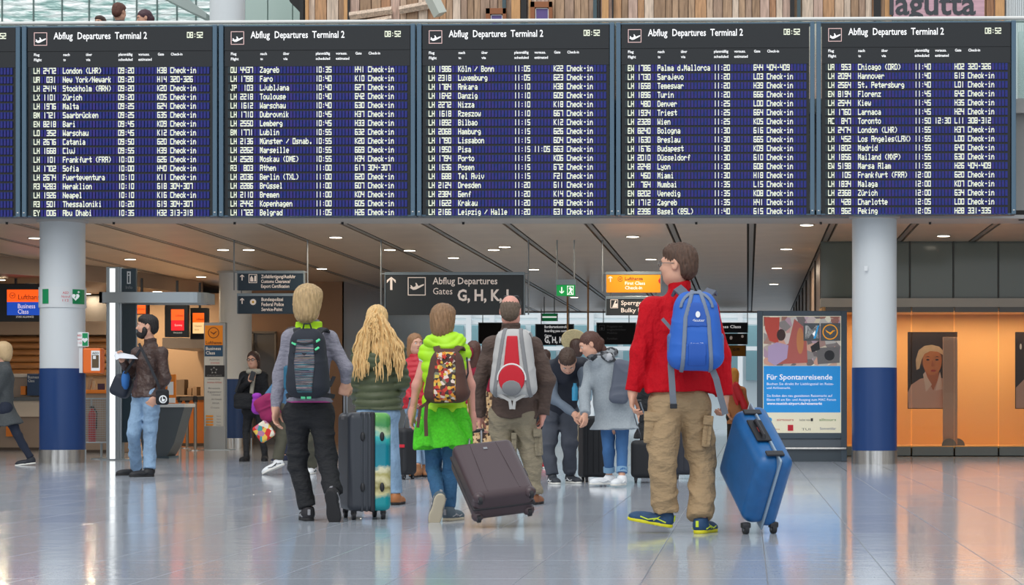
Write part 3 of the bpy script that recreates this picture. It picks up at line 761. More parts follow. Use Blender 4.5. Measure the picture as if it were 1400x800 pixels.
oval('logo_mark', 1052, 574, 3.4, 3.2, dd-.004, mat('logo cyan', (40,160,220), emit=.3), po)
ply('logo_mark', [(1108.5, 572), (1111.5, 572), (1111.5, 576), (1108.5, 576)], dd-.004, mat('logo black', (50,50,54)), po)
pbox('front_glass', 1043, 1150, 432, 592, DS-.006, DS-.002, mat('clear cover', (40,44,46), rough=.03, alpha=.06, spec=.6), st, 0)

# ============================================================ HANGING SIGNS
m_sign = mat('sign charcoal', (46,50,52), rough=.45); m_signb = mat('sign slate', (34,52,66), rough=.45); m_sfr = mat('sign frame', (128,140,146), rough=.35, metal=.4)
m_txt = mat('sign lettering', (246,232,222), rough=.5, emit=.12); m_rod = mat('rod grey', (140,146,150), rough=.4, metal=.5)
m_ory = mat('sign orange', (240,148,12), rough=.4, emit=.12)
def hang(x0, x1, y0, y1, d, mpanel, label, name='hanging_sign', rods=(), rodtop=CZ, edge=None, fr=4):
    r = empty(name, W((x0+x1)/2, y1, d), label, 'sign')
    pbox('panel', x0, x1, y0+fr, y1, d, d+.1, mpanel, r, .004)
    pbox('top_rail', x0-.5, x1+.5, y0, y0+fr, d-.01, d+.11, m_sfr, r, .004)
    for px in (x0-1.2, x1): pbox('end_cap', px, px+1.2, y0, y1, d-.01, d+.11, m_sfr, r, .002)
    for px in rods:
        p = W(px, y1, d+.05); M().cyl((p.x, d+.05, p.z), (p.x, d+.05, rodtop), .012, 8).obj('suspension_rod', m_rod, r)
        if px < x0 or px > x1:
            q = W(x0 if px < x0 else x1, y0+2, d)
            M().b2(min(p.x, q.x), max(p.x, q.x), d+.04, d+.06, q.z-.01, q.z+.01).obj('bracket', m_rod, r)
    return r
def arrow(cx, cy, h, d, m, par, down=False):
    s = -1 if down else 1; w = h*.42; t = h*.085
    y0, y1 = cy+s*h/2, cy-s*h/2
    ply('arrow_symbol', [(cx-t, y0), (cx-t, y1+s*t*2.2), (cx-w+t, cy-s*h*.02), (cx-w+t, cy-s*h*.16-s*t), (cx, y1), (cx+w-t, cy-s*h*.16-s*t), (cx+w-t, cy-s*h*.02), (cx+t, y1+s*t*2.2), (cx+t, y0)], d, m, par)
def outline(x0, x1, y0, y1, t, d, m, par):
    f = M()
    for (a, b, c, e) in ((x0, x1, y0, y0+t), (x0, x1, y1-t, y1), (x0, x0+t, y0, y1), (x1-t, x1, y0, y1)):
        p, q = W(a, e, d), W(b, c, d); f.b2(p.x, q.x, d-.003, d, p.z, q.z)
    return f.obj('pictogram_frame', m, par)
PLANE = [(-.95, -.35), (-.8, -.42), (-.5, -.62), (-.15, -.58), (.45, -.28), (.9, -.02), (.95, .1), (.85, .14), (.5, .02), (.2, -.12), (-.05, .28), (-.2, .3), (-.12, -.02), (-.22, -.18), (-.5, -.26), (-.72, -.02), (-.85, .0), (-.78, -.28)]
def plane(cx, cy, s, d, m, par, name='aircraft_symbol'):
    return ply(name, [(cx+s*a, cy-s*b-s*.1) for a, b in PLANE], d, m, par)
DG = 33.0
big = hang(527, 716, 372, 430.5, DG, m_sign, 'large dark gates sign with aircraft pictogram and big letters', rods=(521, 722.5))
arrow(535, 387.5, 18, DG-.003, m_txt, big)
outline(557.5, 582, 379, 404, 1.1, DG-.002, m_txt, big); plane(570, 391, 10.5, DG-.003, m_txt, big)
txt('Abflug Departures', 591.5, 388.6, 9.4, DG-.004, m_txt, big, x1=680, bold=.012)
txt('Gates', 592, 402.5, 9, DG-.004, m_txt, big, x1=618.5)
txt('G, H, K, L', 625.5, 411, 15, DG-.004, m_txt, big, x1=701, bold=.03)
s1 = hang(325, 414.5, 370, 397, DG, m_signb, 'dark blue customs clearance sign, upper of the left hanging pair', rods=(320, 420.5))
arrow(331, 379.5, 8, DG-.003, m_txt, s1); outline(340, 351.5, 375, 387, .8, DG-.002, m_txt, s1)
ply('pictogram_figure', [(342, 385), (342, 380), (344, 377), (346, 380), (346.5, 385)], DG-.003, m_txt, s1); ply('pictogram_figure', [(347.5, 385), (348, 377), (350, 377), (350, 385)], DG-.003, m_txt, s1)
for k, (s, x1) in enumerate((('Zollabfertigung/Ausfuhr', 404), ('Customs Clearance/', 397), ('Export Certification', 395.5))): txt(s, 357, 380.3+k*6.6, 4.5, DG-.004, m_txt, s1, x1=x1, bold=.015)
s2 = hang(325, 414.5, 401, 429, DG, m_signb, 'dark blue federal police sign, lower of the left hanging pair', rods=(330, 408), rodtop=W(0, 396.5, DG).z)
arrow(331, 411.5, 8, DG-.003, m_txt, s2)
st_ = []
for k in range(24):
    a = math.pi*k/12; q = 4.8 if k % 2 == 0 else 3.4; st_.append((346+q*math.cos(a), 413+q*math.sin(a)))
ply('star_badge', st_, DG-.003, m_txt, s2); oval('star_badge_centre', 346, 413, 1.8, 1.8, DG-.007, mat('gold', (214,170,60)), s2, 12)
for k, (s, x1) in enumerate((('Bundespolizei', 387), ('Federal Police', 388), ('Service-Point', 386))): txt(s, 357.5, 411.6+k*6.8, 4.6, DG-.004, m_txt, s2, x1=x1, bold=.015)
s3 = hang(829, 903, 371.5, 400, DG, m_ory, 'orange first class check-in sign left of the man in red', rods=(823.5,))
arrow(834.5, 381.5, 8, DG-.003, m_txt, s3); bird(848, 381.5, 3.4, DG-.004, mat('brown ink', (110,50,20)), s3)
txt('Lufthansa', 854.5, 383, 4.2, DG-.004, mat('brown ink', (110,50,20)), s3, x1=879, bold=.02)
txt('First Class', 854.5, 389.4, 4.4, DG-.004, m_txt, s3, x1=882, bold=.02); txt('Check-in', 854.5, 395.6, 4.4, DG-.004, m_txt, s3, x1=878, bold=.02)
ply('red_mark', [(900, 383), (902.5, 380), (902.5, 388), (900.5, 386)], DG-.003, m_red, s3)
s4 = hang(829, 905, 405, 431, DG, m_sign, 'dark bulky baggage sign partly hidden by the man in red', rods=(835, 897), rodtop=W(0, 399.5, DG).z)
outline(834.5, 845, 409.5, 421.5, .7, DG-.002, m_txt, s4); ply('bag_pictogram', [(837, 420.5), (841, 411), (843, 411), (841, 415), (844, 415), (844, 420.5)], DG-.003, m_txt, s4)
txt('Sperrgepäck', 849, 417, 6, DG-.004, m_txt, s4, x1=895, bold=.015); txt('Bulky Baggage', 849, 427, 6, DG-.004, m_txt, s4, x1=902, bold=.015)
s5 = hang(761, 786.5, 382, 404.5, DG, mat('exit green', (10,150,70), emit=.45), 'green emergency exit sign with downward arrow hanging mid hall', name='exit_sign', rods=(761.5, 785), fr=7.5)
ma = mat('exit white', (250,255,250), emit=.6)
arrow(768, 397, 9, DG-.003, ma, s5, down=True); outline(775.5, 784, 391, 403, .7, DG-.002, ma, s5)
ply('running_figure', [(777, 402), (779.5, 397), (777.5, 394), (780, 392.5), (783, 396), (781, 398), (782.5, 402), (781, 402), (779.5, 399.5), (778, 402.5)], DG-.003, ma, s5)
DF = 56.5
m_signf = mat('far sign', (36,46,60), rough=.5)
s6 = hang(733, 783.5, 443, 472, DF, m_signf, 'far dark boarding pass control sign with gate letters', fr=1, rods=(740, 778))
for k, (s, h, x1) in enumerate((('Bordkartenkontrolle', 3.6, 776), ('Boarding pass control', 3.4, 778.5), ('Gates', 3.2, 754))): txt(s, 744.5, 448.6+k*5.4+(1 if k == 2 else 0), h, DF-.004, gw, s6, x1=x1, bold=.02)
txt('G, H, K, L', 744.5, 468.6, 8, DF-.004, gw, s6, x1=778, bold=.03)
s7 = hang(816.5, 868.5, 441, 471, DF, mat('far sign b', (40,42,48)), 'far black mobility assistance sign', fr=1, rods=(825, 860))
m_dim = mat('dim lettering', (150,152,158)); outline(819, 826.5, 444.5, 452, .5, DF-.002, m_dim, s7); oval('wheelchair_symbol', 822.7, 449.3, 1.8, 1.8, DF-.003, m_dim, s7, 12)
for k, (s, x1) in enumerate((('Fluggäste mit', 851), ('eingeschränkter', 856), ('Mobilität', 844), ('', 0), ('Familien', 844))):
    if s: txt(s, 830, 447.6+k*4.5-(1.2 if k == 4 else 0), 2.8, DF-.004, m_dim, s7, x1=x1)
s8 = hang(655, 690, 441, 470, DF, mat('far sign c', (30,28,32)), 'far black blank sign behind the balding man', fr=1, rods=(660,))
s9 = hang(968, 1021.5, 441, 455, DF, m_signf, 'far slate business class sign right of the man in red', fr=1, rods=(1022,)); txt('Business Class', 972, 448.6, 3.8, DF-.004, gw, s9, x1=1013, bold=.02)
s10 = hang(968, 1021, 456, 471, DF, mat('far sign d', (52,42,38)), 'far brown pictogram sign under the business class sign', fr=.6)
oval('pictogram_dot', 999.5, 462, 2, 2.6, DF-.003, m_txt, s10, 10); oval('pictogram_dot', 1015, 460, 1.8, 2, DF-.003, m_txt, s10, 10)
s11 = hang(968, 1019, 472, 487, DF, mat('far orange', (214,140,30)), 'far orange counter number sign, lowest of the far stack', fr=.6); txt('10-99', 1002, 480, 4, DF-.004, mat('ink', (20,24,30)), s11, x1=1011, bold=.02)
s12 = hang(741.5, 761, 428.5, 439, 50, mat('far green', (20,140,80), emit=.2), 'small far green exit sign above the boarding control sign', name='exit_sign', fr=.5, rods=(744, 758)); pbox('white_strip', 741.5, 761, 432.6, 434.6, 49.99, 50, mat('exit white', (250,255,250)), s12, 0)
for px, y in ((617, 310), (710, 310), (606, 319)):
    p = W(px, 322, 31.5)
    pass
# thin tan tensioning posts in the middle
for px, y1 in ((776, 640), (804, 640)):
    d = 44; x = (px-PX)*d/FPX
    o = M().cyl((x, d, 0), (x, d, CZ), .02, 8).obj('thin_post', mat('tan post', (186,150,112), rough=.4, metal=.4)); tag(o, 'thin tan floor-to-ceiling post, %s of the middle pair' % ('left' if px == 776 else 'right'), 'post')

# ============================================================ GALLERY ABOVE
ang = math.atan(-.4/13.74)
RL = [(-22, 29.05), (14, 28.0)]
yr = lambda x: 29.33-.029*(x+10)
m_rail = mat('rail white', (226,226,222), rough=.3)
rail = empty('railing', (-3.5, 29.3, 5.15), 'glass balustrade with pale tubular handrail along the gallery', 'railing')
zr = 6.30
M().cyl((-22, yr(-22), zr), (16, yr(16), zr), .028, 10).obj('handrail', m_rail, rail, smooth=True)
M().cyl((-22, yr(-22)+.01, zr-.05), (16, yr(16)+.01, zr-.05), .014, 8).obj('glass_clamp', mat('clamp dark', (70,78,80)), rail, smooth=True)
m_bal = mat('balustrade glass', (190,226,216), rough=.03, alpha=.28, spec=.6)
x = -21.6
while x < 15:
    M().box((x+.9, yr(x+.9), 5.72), (1.76, .014, 1.1), ang).obj('glass_pane', m_bal, rail); x += 1.8
pe = M().b2(-30, 22, 29.2, 29.35, 5.0, 5.2).obj('trim_3', m_edge); tag(pe, kind='structure')
# shop front of weathered planks on the gallery
DP = 36.0
shop = empty('wall_shop', ((900-PX)*DP/FPX, DP, 5.15), kind='structure')
wood = [mat('plank%d' % i, c, rough=.75, var=.28, vs=5, stretch=(6, 6, .7)) for i, c in enumerate([(182,150,122), (200,172,148), (168,140,120), (190,146,108), (212,190,170), (160,130,104), (196,166,150), (176,132,100)])]
x = 420.0; zt2 = 8.6
while x < 1374:
    w = rnd.choice((9, 11, 13, 16)); a, b = (x-PX)*DP/FPX, (min(x+w, 1374)-PX)*DP/FPX
    off = rnd.uniform(0, .03)
    M().b2(a+.006, b-.006, DP-off, DP+.06, 5.15, zt2).obj('plank', rnd.choice(wood), shop); x += w
pw = M().b2((420-PX)*DP/FPX, (1374-PX)*DP/FPX, DP+.06, DP+.2, 5.15, zt2).obj('backing', m_brownd, shop)
m_post = mat('post black', (26,24,24), rough=.5); m_postg = mat('post slate', (66,86,92), rough=.4); m_oak = mat('post oak', (206,156,104), rough=.6, var=.15, vs=6, stretch=(5,5,.6))
for px, w, mm_ in ((414, 5, m_post), (421, 4, m_oak), (474, 5, m_oak), (478, 2.5, m_post), (690, 5, m_postg), (706, 12, m_oak), (717, 8, m_post), (725, 3, m_oak), (814, 5, m_postg), (819, 3, m_post), (828, 9, m_oak), (838, 2, m_post), (1083, 6, m_post), (1092, 5, m_postg), (1199, 10, m_post), (1214, 9, m_oak), (1222, 7, m_postg), (1366, 12, m_oak)):
    a = (px-PX)*DP/FPX; M().b2(a-w*.0064, a+w*.0064, DP-.1, DP-.03, 5.15, zt2).obj('facade_post', mm_, shop)
for px0, px1, nm in ((664, 689, 'left'), (725, 752, 'right')):
    f = empty('framed_sign', W((px0+px1)/2, 40, DP-.15), 'brown-framed purple sign board on the plank facade, %s one' % nm, 'sign')
    fy = 11 if px0 == 664 else 2
    for (a, b, c, e) in ((px0, px0+6, fy, 48), (px1-2, px1+3, fy, 48), (px0, px1+3, fy, fy+8)): pbox('frame_bar', a, b, c, e, DP-.2, DP-.12, mat('sign brown', (150,92,56), rough=.6), f)
    pbox('purple_panel', px0+7, px1-2, fy+9, 48, DP-.16, DP-.13, mat('sign purple', (98,80,140), rough=.5), f)
    outline(px0+7, px1-2, fy+9, 46, 1, DP-.165, m_white, f)
lb = empty('shop_sign', W(1279, 26, DP-.15), 'pink shop name board with large dark grey letters on the planks', 'sign')
pbox('board', 1221, 1346, -30, 26, DP-.16, DP-.11, mat('sign pink', (206,164,176), rough=.6, var=.15, vs=4, stretch=(.5,1,6)), lb)
txt('lagutta', 1216, 19.5, 32, DP-.17, mat('letter grey', (62,66,72)), lb, x1=1334, bold=.02)
# slatted board remnants and lamp tube
for px0, y0, px1, y1 in ((478, 22, 536, 14), (478, 36, 536, 26), (546, 14, 590, 6)):
    a, b = W(px0, y0, DP-.1), W(px1, y1, DP-.1); M().tube([a, b], .07, 4).obj('diagonal_board', wood[4], shop)
o = M().tube([W(580, -24, 34), W(602, 20, 34)], .12, 4).obj('light_tube', mat('tube grey', (196,200,190), rough=.5)); tag(o, 'slanting pale square lamp tube in front of the plank facade', 'lamp')
ww = M()
sld = empty('wall_slat', ((1390-PX)*DP/FPX, DP, 5.15), kind='structure')
for k in range(22):
    a = (1376+k*2.6-PX)*DP/FPX; M().b2(a, a+.026, DP, DP+.04, 3.4, 8.6).obj('slat', mat('slat white', (214,220,222), rough=.5), sld)
M().b2((1375-PX)*DP/FPX, 12, DP+.04, DP+.2, 3.4, 8.6).obj('backing', mat('slat back', (176,184,188)), sld)
# wall right of the boards below the gallery
o = M().b2((1391-PX)*29.6/FPX, 12, 29.4, 29.6, CZ, 6.2).obj('wall_panel_right', mat('panel light', (188,196,198), rough=.5)); tag(o, kind='structure')
# left part: wavy glass with painted reflections for the facade panes
m_wav = mat('wavy glass with painted reflections', (150,190,184), rough=.12, var=.2, vs=2.4, bump=1.0, bs=3.2, stretch=(.7, 1, 3.4), col2=(240,250,248), spec=1)  # white and teal swirls of reflection are painted into the pane colour
_r = [q for q in m_wav.node_tree.nodes if q.type == 'VALTORGB'][0]; _r.color_ramp.elements[0].position = .44; _r.color_ramp.elements[1].position = .56
gl = empty('wall_glass', ((150-PX)*38/FPX, 38, 5.15), kind='structure')
ex = [-40, 3, 46, 85, 122, 156, 187, 215, 242, 268, 290]
for a, b in zip(ex, ex[1:]):
    for z0, z1 in ((5.15, 7.85), (7.87, 10)):
        M().b2((a-PX)*38/FPX+.012, (b-PX)*38/FPX-.012, 38, 38.05, z0, z1).obj('glass_pane', m_wav, gl)
    M().b2((b-PX)*38/FPX-.012, (b-PX)*38/FPX+.012, 37.98, 38.1, 5.15, 10).obj('mullion', mat('mullion grey', (96,116,112)), gl)
M().b2((-60-PX)*38/FPX, (420-PX)*38/FPX, 38.3, 38.5, 5.15, 10).obj('backing', mat('glass backing', (176,200,196)), gl)
for a, b in ((335, 366), (366, 400), (400, 422)):
    M().b2((a-PX)*38/FPX+.01, (b-PX)*38/FPX-.01, 38, 38.05, 5.15, 10).obj('glass_pane', mat('pale green glass', (176,196,188), rough=.15), gl)
o = M().lathe([(.30, 5.15), (.30, 10)], ((311-PX)*35.5/FPX, 35.5, 0), 40).obj('column', m_colw, smooth=True); tag(o, 'white round column standing on the upper gallery', 'column')
o = M().prism([(W(207, -10, 37).x, W(207, -10, 37).z), (W(246, -10, 37).x, W(246, -10, 37).z), (W(290, 24, 37).x, W(290, 24, 37).z), (W(290, 31, 37).x, W(290, 31, 37).z), (W(270, 22, 37).x, W(270, 22, 37).z)], 36.6, 37.2).obj('stair_flight', mat('stair grey', (160,172,168), rough=.5))
tag(o, 'grey underside of a slanting stair beam left of the upper column', 'stair')
sp = empty('wall_speaker', W(405, 12, 36.5), 'dark angular loudspeaker bracket by the start of the plank facade', 'loudspeaker')
ply('housing', [(398, 1), (415, -3), (415, 22), (410, 16), (400, 6)], 36.5, m_post, sp, t=.2); pbox('pole', 415, 418, -10, 42, 36.4, 36.5, m_post, sp, 0)
# back closure of the upper level
o = M().b2(-30, 22, 40, 40.3, 5.15, 12).obj('wall_upper', mat('upper wall', (190,190,184))); tag(o, kind='structure')
for a, c, e, cc in ((1390, 120, 190, (176,196,192)), (1390, 200, 255, (150,168,166))):
    pass
# ============================================================ DEPARTURE BOARDS
GL = {' ':'0000000000','A':'7F0909097F','B':'7F49494936','C':'7F41414141','D':'7F4141413E','E':'7F49494941','F':'7F09090901','G':'7F49494979','H':'7F0808087F','I':'00417F4100','J':'2040417F01','K':'7F08142241','L':'7F40404040','M':'7F021C027F','N':'7F0408107F','O':'7F4141417F','P':'7F0909090F','Q':'3E4151215E','R':'7F09192946','S':'4F49494979','T':'01017F0101','U':'7F4040407F','V':'1F2040201F','W':'7F2018207F','X':'6314081463','Y':'0304780403','Z':'6151494543',
'a':'2054545478','b':'7F48444438','c':'3844444428','d':'384444487F','e':'3854545418','f':'00087E0902','g':'18A4A4A478','h':'7F08040478','i':'00447D4000','j':'2040403D00','k':'7F10284400','l':'00417F4000','m':'7C04780478','n':'7C08040478','o':'3844444438','p':'FC24242418','q':'18242424FC','r':'7C08040408','s':'4854545424','t':'04043F4424','u':'3C4040207C','v':'1C2040201C','w':'3C4030403C','x':'4428102844','y':'4C9090907C','z':'4464544C44',
'0':'7F4141417F','1':'00007F0000','2':'794949494F','3':'414949497F','4':'0F0808087F','5':'4F49494979','6':'7F49494979','7':'010101017F','8':'7F4949497F','9':'4F4949497F',':':'0000240000','-':'0008080800','.':'0000606000','/':'2010080402','(':'001C224100',')':'0041221C00','ü':'3C4140217C','ö':'3845444538','*':'0000183C18'}
GL = {k: bytes.fromhex(v) for k, v in GL.items()}
PIT = 2.78; U0 = W(38, 0, 28.7); BH0, BH1 = 3.487, 6.125
kx, kz = 28.55/FPX, 28.55/FPX
m_bcase = mat('board casing', (84,108,126), rough=.35, metal=.3); m_bblack = mat('board black', (12,16,20), rough=.35)
m_cellb = mat('flap blue', (16,40,108), rough=.5, emit=.26, var=.5, vs=5, stretch=(2, 1, 3), col2=(50,38,112), spec=.3)
m_cellg = mat('flap dark', (22,40,48), rough=.35); m_led = mat('flap lettering', (230,234,212), emit=.35, rough=.5)
m_hdr = mat('board lettering', (240,240,240), emit=.45)
CW = 4.51*kx                                     # one character cell
def cells_mesh():
    m = M()
    for c in range(-1, 54):
        x = c*CW
        mi = 1 if c < 4 else 0
        m.b2(x+.006, x+CW-.006, -.008, 0, -.004-.0, 8.9*kz)
    me = m.mesh('cells'); me.materials.append(m_cellb); me.materials.append(m_cellg)
    for f in me.polygons: f.material_index = 1 if f.center.x < 2.2*CW else 0
    return me
CM = cells_mesh()
def dots(s, x0, z0, px=.0077, pz=.01165, name='lettering'):
    """dot-matrix string; runs of lit cells merged row by row"""
    V, Fc = [], []
    for i, ch in enumerate(s):
        g = GL.get(ch, GL[' ']); bx = x0+i*CW
        for r in range(8):
            c = 0
            while c < 5:
                if g[c] >> r & 1:
                    e = c
                    while e+1 < 5 and g[e+1] >> r & 1: e += 1
                    xa, xb = bx+c*px-.0008, bx+(e+1)*px+.0008; zt_, zb_ = z0+(7-r)*pz+.0012, z0+(6-r)*pz-.0012
                    n = len(V); V += [(xa, -.0135, zb_), (xb, -.0135, zb_), (xb, -.0135, zt_), (xa, -.0135, zt_), (xa, -.009, zb_), (xb, -.009, zb_), (xb, -.009, zt_), (xa, -.009, zt_)]
                    Fc += [(n, n+1, n+2, n+3), (n+3, n+2, n+6, n+7), (n+1, n+5, n+6, n+2), (n, n+3, n+7, n+4), (n, n+4, n+5, n+1)]
                    c = e+1
                else: c += 1
    me = bpy.data.meshes.new(name); me.from_pydata(V, [], Fc); me.update(); me.materials.append(m_led); return me
def row(fl, to, t, gate, ck, est=''):
    a, b = fl.split(); s = a.ljust(2)+' '+b.rjust(4)+'  '+to
    return (s.ljust(26)+t+' '+est).ljust(38)+gate+' '+ck
C_ = 'Check-in'
B = [None]*6
B[0] = ['']*5+['*'*20+'*'*30]+['LH 100   '.ljust(42)+'offen   fen'[:0]]*0
def zero(s): return ' '*47+s
B[0] = [zero(x) for x in ('', '', '', '', '', '****'[:3], 'fen', 'fen', 'fen', 'fen', 'fen', 'fen', 'fen', 'fen', 'fen', 'fen', 'n  ')]
R1 = """LH 2472|London (LHR)|09:20|H38
UA 031|New York/Newark|09:20|H14|320-326
LH 2414|Stockholm (ARN)|09:20|K20
LX 1101|Zürich|09:20|K05
LH 1976|Malta|09:25|G24
BM 1721|Saarbrücken|09:25|G35
EN 8218|Bari|09:45|K09
LO 352|Warschau|09:45|K12
LH 2676|Catania|09:50|G20
LH 1668|Cluj|09:55|H39
LH 101|Frankfurt (FRA)|10:00|G26
LH 1702|Sofia|10:00|H40
LH 2674|Fuerteventura|10:10|K11
A3 4283|Heraklion|10:10|G18|304-307
LH 1926|Neapel|10:10|K16
A3 501|Thessaloniki|10:20|G19|304-307
EY 006|Abu Dhabi|10:35|H32|313-319
OU 4437|Zagreb|10:35|H41
LH 1798|Faro|10:40|K10
JP 103|Ljubljana|10:40|G27
LH 2218|Toulouse|10:40|G42
LH 1612|Warschau|10:40|G30
LH 1710|Dubrovnik|10:45|H37
LH 2550|Lemberg|10:45|H33
BM 1771|Lublin|10:55|G32
LH 2136|Münster / Osnab.|10:55|K20
LH 2262|Marseille|10:55|G69
LH 2528|Moskau (DME)|10:55|H34
A3 803|Athen|11:00|G17|304-307
LH 2036|Berlin (TXL)|11:00|G20
LH 2286|Brüssel|11:00|G07
LH 2110|Bremen|11:00|K04
LH 2442|Kopenhagen|11:00|G05
LH 1722|Belgrad|11:05|H26
LH 1986|Köln / Bonn|11:05|K22
LH 2318|Luxemburg|11:05|G23
LH 1784|Ankara|11:10|H38
LH 1642|Danzig|11:10|G09
LH 2272|Nizza|11:10|K18
LH 1618|Rzeszow|11:10|G67
LH 1892|Bilbao|11:15|K12
LH 2068|Hamburg|11:15|G26
LH 1790|Lissabon|11:15|G04
LH 1950|Pisa|11:15|G63|Check-in|11:05
LH 1794|Porto|11:15|K06
LH 1636|Posen|11:15|G72
LH 688|Tel Aviv|11:15|F21
LH 2124|Dresden|11:20|G11
LH 2384|Genf|11:20|K14
LH 1622|Krakau|11:20|G48
LH 2166|Leipzig / Halle|11:20|G31
EW 1786|Palma d.Mallorca|11:20|G44|404-409
LH 1730|Sarajevo|11:20|L03
LH 1658|Temeswar|11:20|H39
LH 1896|Turin|11:20|G66
LH 480|Denver|11:25|L00
LH 1934|Triest|11:25|G64
LH 2328|Wien|11:25|K05
EN 8240|Bologna|11:30|G16
LH 1630|Breslau|11:30|G65
LH 1676|Budapest|11:30|K09
LH 2010|Düsseldorf|11:30|G10
LH 2248|Lyon|11:30|G08
LH 460|Miami|11:30|H18
LH 764|Mumbai|11:35|L15
EN 8202|Venedig|11:35|K08
LH 1712|Zagreb|11:35|H41
LH 2396|Basel (BSL)|11:40|G15
UA 953|Chicago (ORD)|11:40|H02|320-326
LH 2094|Hannover|11:40|G19
LH 2564|St. Petersburg|11:40|L01
EN 8194|Florenz|11:45|G42
LH 2544|Kiew|11:45|H35
LH 1760|Larnaca|11:45|H24
AC 847|Toronto|11:50|L11|308-312|12:30
LH 2474|London (LHR)|11:55|H37
LH 452|Los Angeles(LAX)|11:55|L00
LH 1802|Madrid|11:55|G40
LH 1856|Mailand (MXP)|11:55|G30
EW 5198|Marsa Alam|11:55|H26|404-409
LH 105|Frankfurt (FRA)|12:00|G20
LH 1834|Malaga|12:00|K07
LH 2368|Zürich|12:00|G34
LH 428|Charlotte|12:05|L00
CA 962|Peking|12:05|H28|331-335""".split('\n')
for u in range(5):
    B[u+1] = []
    for s in R1[u*17:(u+1)*17]:
        q = s.split('|'); B[u+1].append(row(q[0], q[1], q[2], q[3], q[4] if len(q) > 4 else C_, q[5] if len(q) > 5 else ''))
names = ['leftmost departures board, cut by the left edge of the picture', 'departures board listing London at top and Abu Dhabi last', 'departures board listing Zagreb at top and Belgrad last', 'departures board listing Köln / Bonn at top and Leipzig last', 'departures board listing Palma at top and Basel last', 'rightmost departures board listing Chicago at top and Peking last']
Rm = Matrix.Rotation(ang, 4, 'Z')
def lobj(name, m, mt, par): return m.obj(name, mt, par, world=False)
for u in range(6):
    o = U0 + Rm @ Vector(((u-1)*PIT, 0, 0)); o.z = 0
    root = empty('departures_board', o, names[u], 'departures board', 'departures boards hanging in a row', rz=ang)
    SW = 2.605
    m = M(); m.b2(0, SW, .01, .22, BH0, BH1); lobj('screen_backing', m, m_bblack, root)
    m = M(); m.b2(-.045, SW+.045, .02, .26, BH0-.02, BH0); m.b2(-.045, SW+.045, .02, .26, BH1, BH1+.02); m.b2(-.075, -.012, -.03, .24, BH0-.02, BH1+.02, bev=.006); m.b2(SW+.012, SW+.075, -.03, .24, BH0-.02, BH1+.02, bev=.006)
    lobj('casing', m, m_bcase, root)
    m = M(); yb = 29.22-o.y
    for q in (.5, SW-.5): m.b2(q-.03, q+.03, .2, yb+.04*(1), 5.02, 5.14)
    lobj('mounting_arms', m, m_bcase, root)
    zp = lambda py: .8+(557-py)*28.62/FPX
    m = M(); m.b2(.0, SW, -.004, .01, zp(69), BH1-.01); m.b2(.0, SW, .0, .01, zp(91), zp(69.6)); lobj('header_panel', m, mat('header charcoal', (22,26,30), rough=.35), root)
    for q in (-.044, SW+.044):
        m = M(); m.b2(q-.012, q+.012, -.036, -.03, BH0+.03, BH0+.045); lobj('latch', m, m_steel, root)
    X = lambda px: px*kx                       # px measured from the left edge of the screen
    # header pictogram
    m = M()
    for (a, b, c, e) in ((8.8, 27, 43.2, 44), (8.8, 27, 60.4, 61.2), (8.8, 9.6, 43.2, 61.2), (26.2, 27, 43.2, 61.2)): m.b2(X(a), X(b), -.008, -.004, zp(e), zp(c))
    lobj('pictogram_frame', m, mat('pink white', (226,190,186), emit=.3), root)
    m = M(); m.prism([(X(18+8*a), zp(52.5-8*b)) for a, b in PLANE], -.008, -.004); lobj('aircraft_symbol', m, m_hdr, root)
    HD.append((root, X, zp)) if 'HD' in globals() else globals().__setitem__('HD', [(root, X, zp)])
    for r in range(17):
        z = zp(96.4+r*12.18)
        rw_ = bpy.data.objects.new('flight_row', CM); COL.objects.link(rw_); rw_.parent = root; rw_.location = (X(8.6), 0, z-.052+.012)
        s = B[u][r]
        if s.strip():
            me = dots(s, 0, 0.004, name='lettering'); t = bpy.data.objects.new('lettering', me); COL.objects.link(t); t.parent = rw_
    me = dots('08:52', 0, 0); t = bpy.data.objects.new('clock', me); COL.objects.link(t); t.parent = root; t.location = (X(221), 0, zp(51.8)); t.scale = (1.0, 1, 1)
# printed headings: made flat, then moved on to each board
def local_text(s, x, z, h, root, w=None, m=None, bold=0, name='lettering'):
    cu = bpy.data.curves.new('t', 'FONT'); cu.body = s; cu.offset = bold; cu.resolution_u = 2
    o = bpy.data.objects.new('t', cu); COL.objects.link(o); LT.append((o, x, z, h, root, w, m or m_hdr))
LT = []
heads = [('Abflug', 36, 52.5, 9.4, 62.5), ('Departures', 69.3, 52.5, 9.4, 115), ('Terminal 2', 121, 52.5, 9.4, 165.4)]
small = [('Flug', 8.8, 75.5, 3.6, 16.5), ('Flight', 8.8, 82.5, 3.6, 19.5), ('nach', 49.5, 75.5, 3.6, 58.5), ('to', 49.5, 82.5, 3.6, 53), ('über', 81, 75.5, 3.6, 89.5), ('via', 81, 82.5, 3.6, 87), ('planmäßig', 126, 75.5, 3.6, 145.5), ('scheduled', 126, 82.5, 3.6, 145.5), ('vorauss.', 153.5, 75.5, 3.6, 169), ('estimated', 153.5, 82.5, 3.6, 172), ('Gate', 180.5, 75.5, 3.6, 189), ('Check-in', 198.5, 75.5, 3.6, 214.5)]
for s, a, b, h, c in heads: local_text(s, a, b, h, None, c, bold=.012)
for s, a, b, h, c in small: local_text(s, a, b, h, None, c, bold=.02)
bpy.context.view_layer.update(); dg = bpy.context.evaluated_depsgraph_get()
V, Fc = [], []
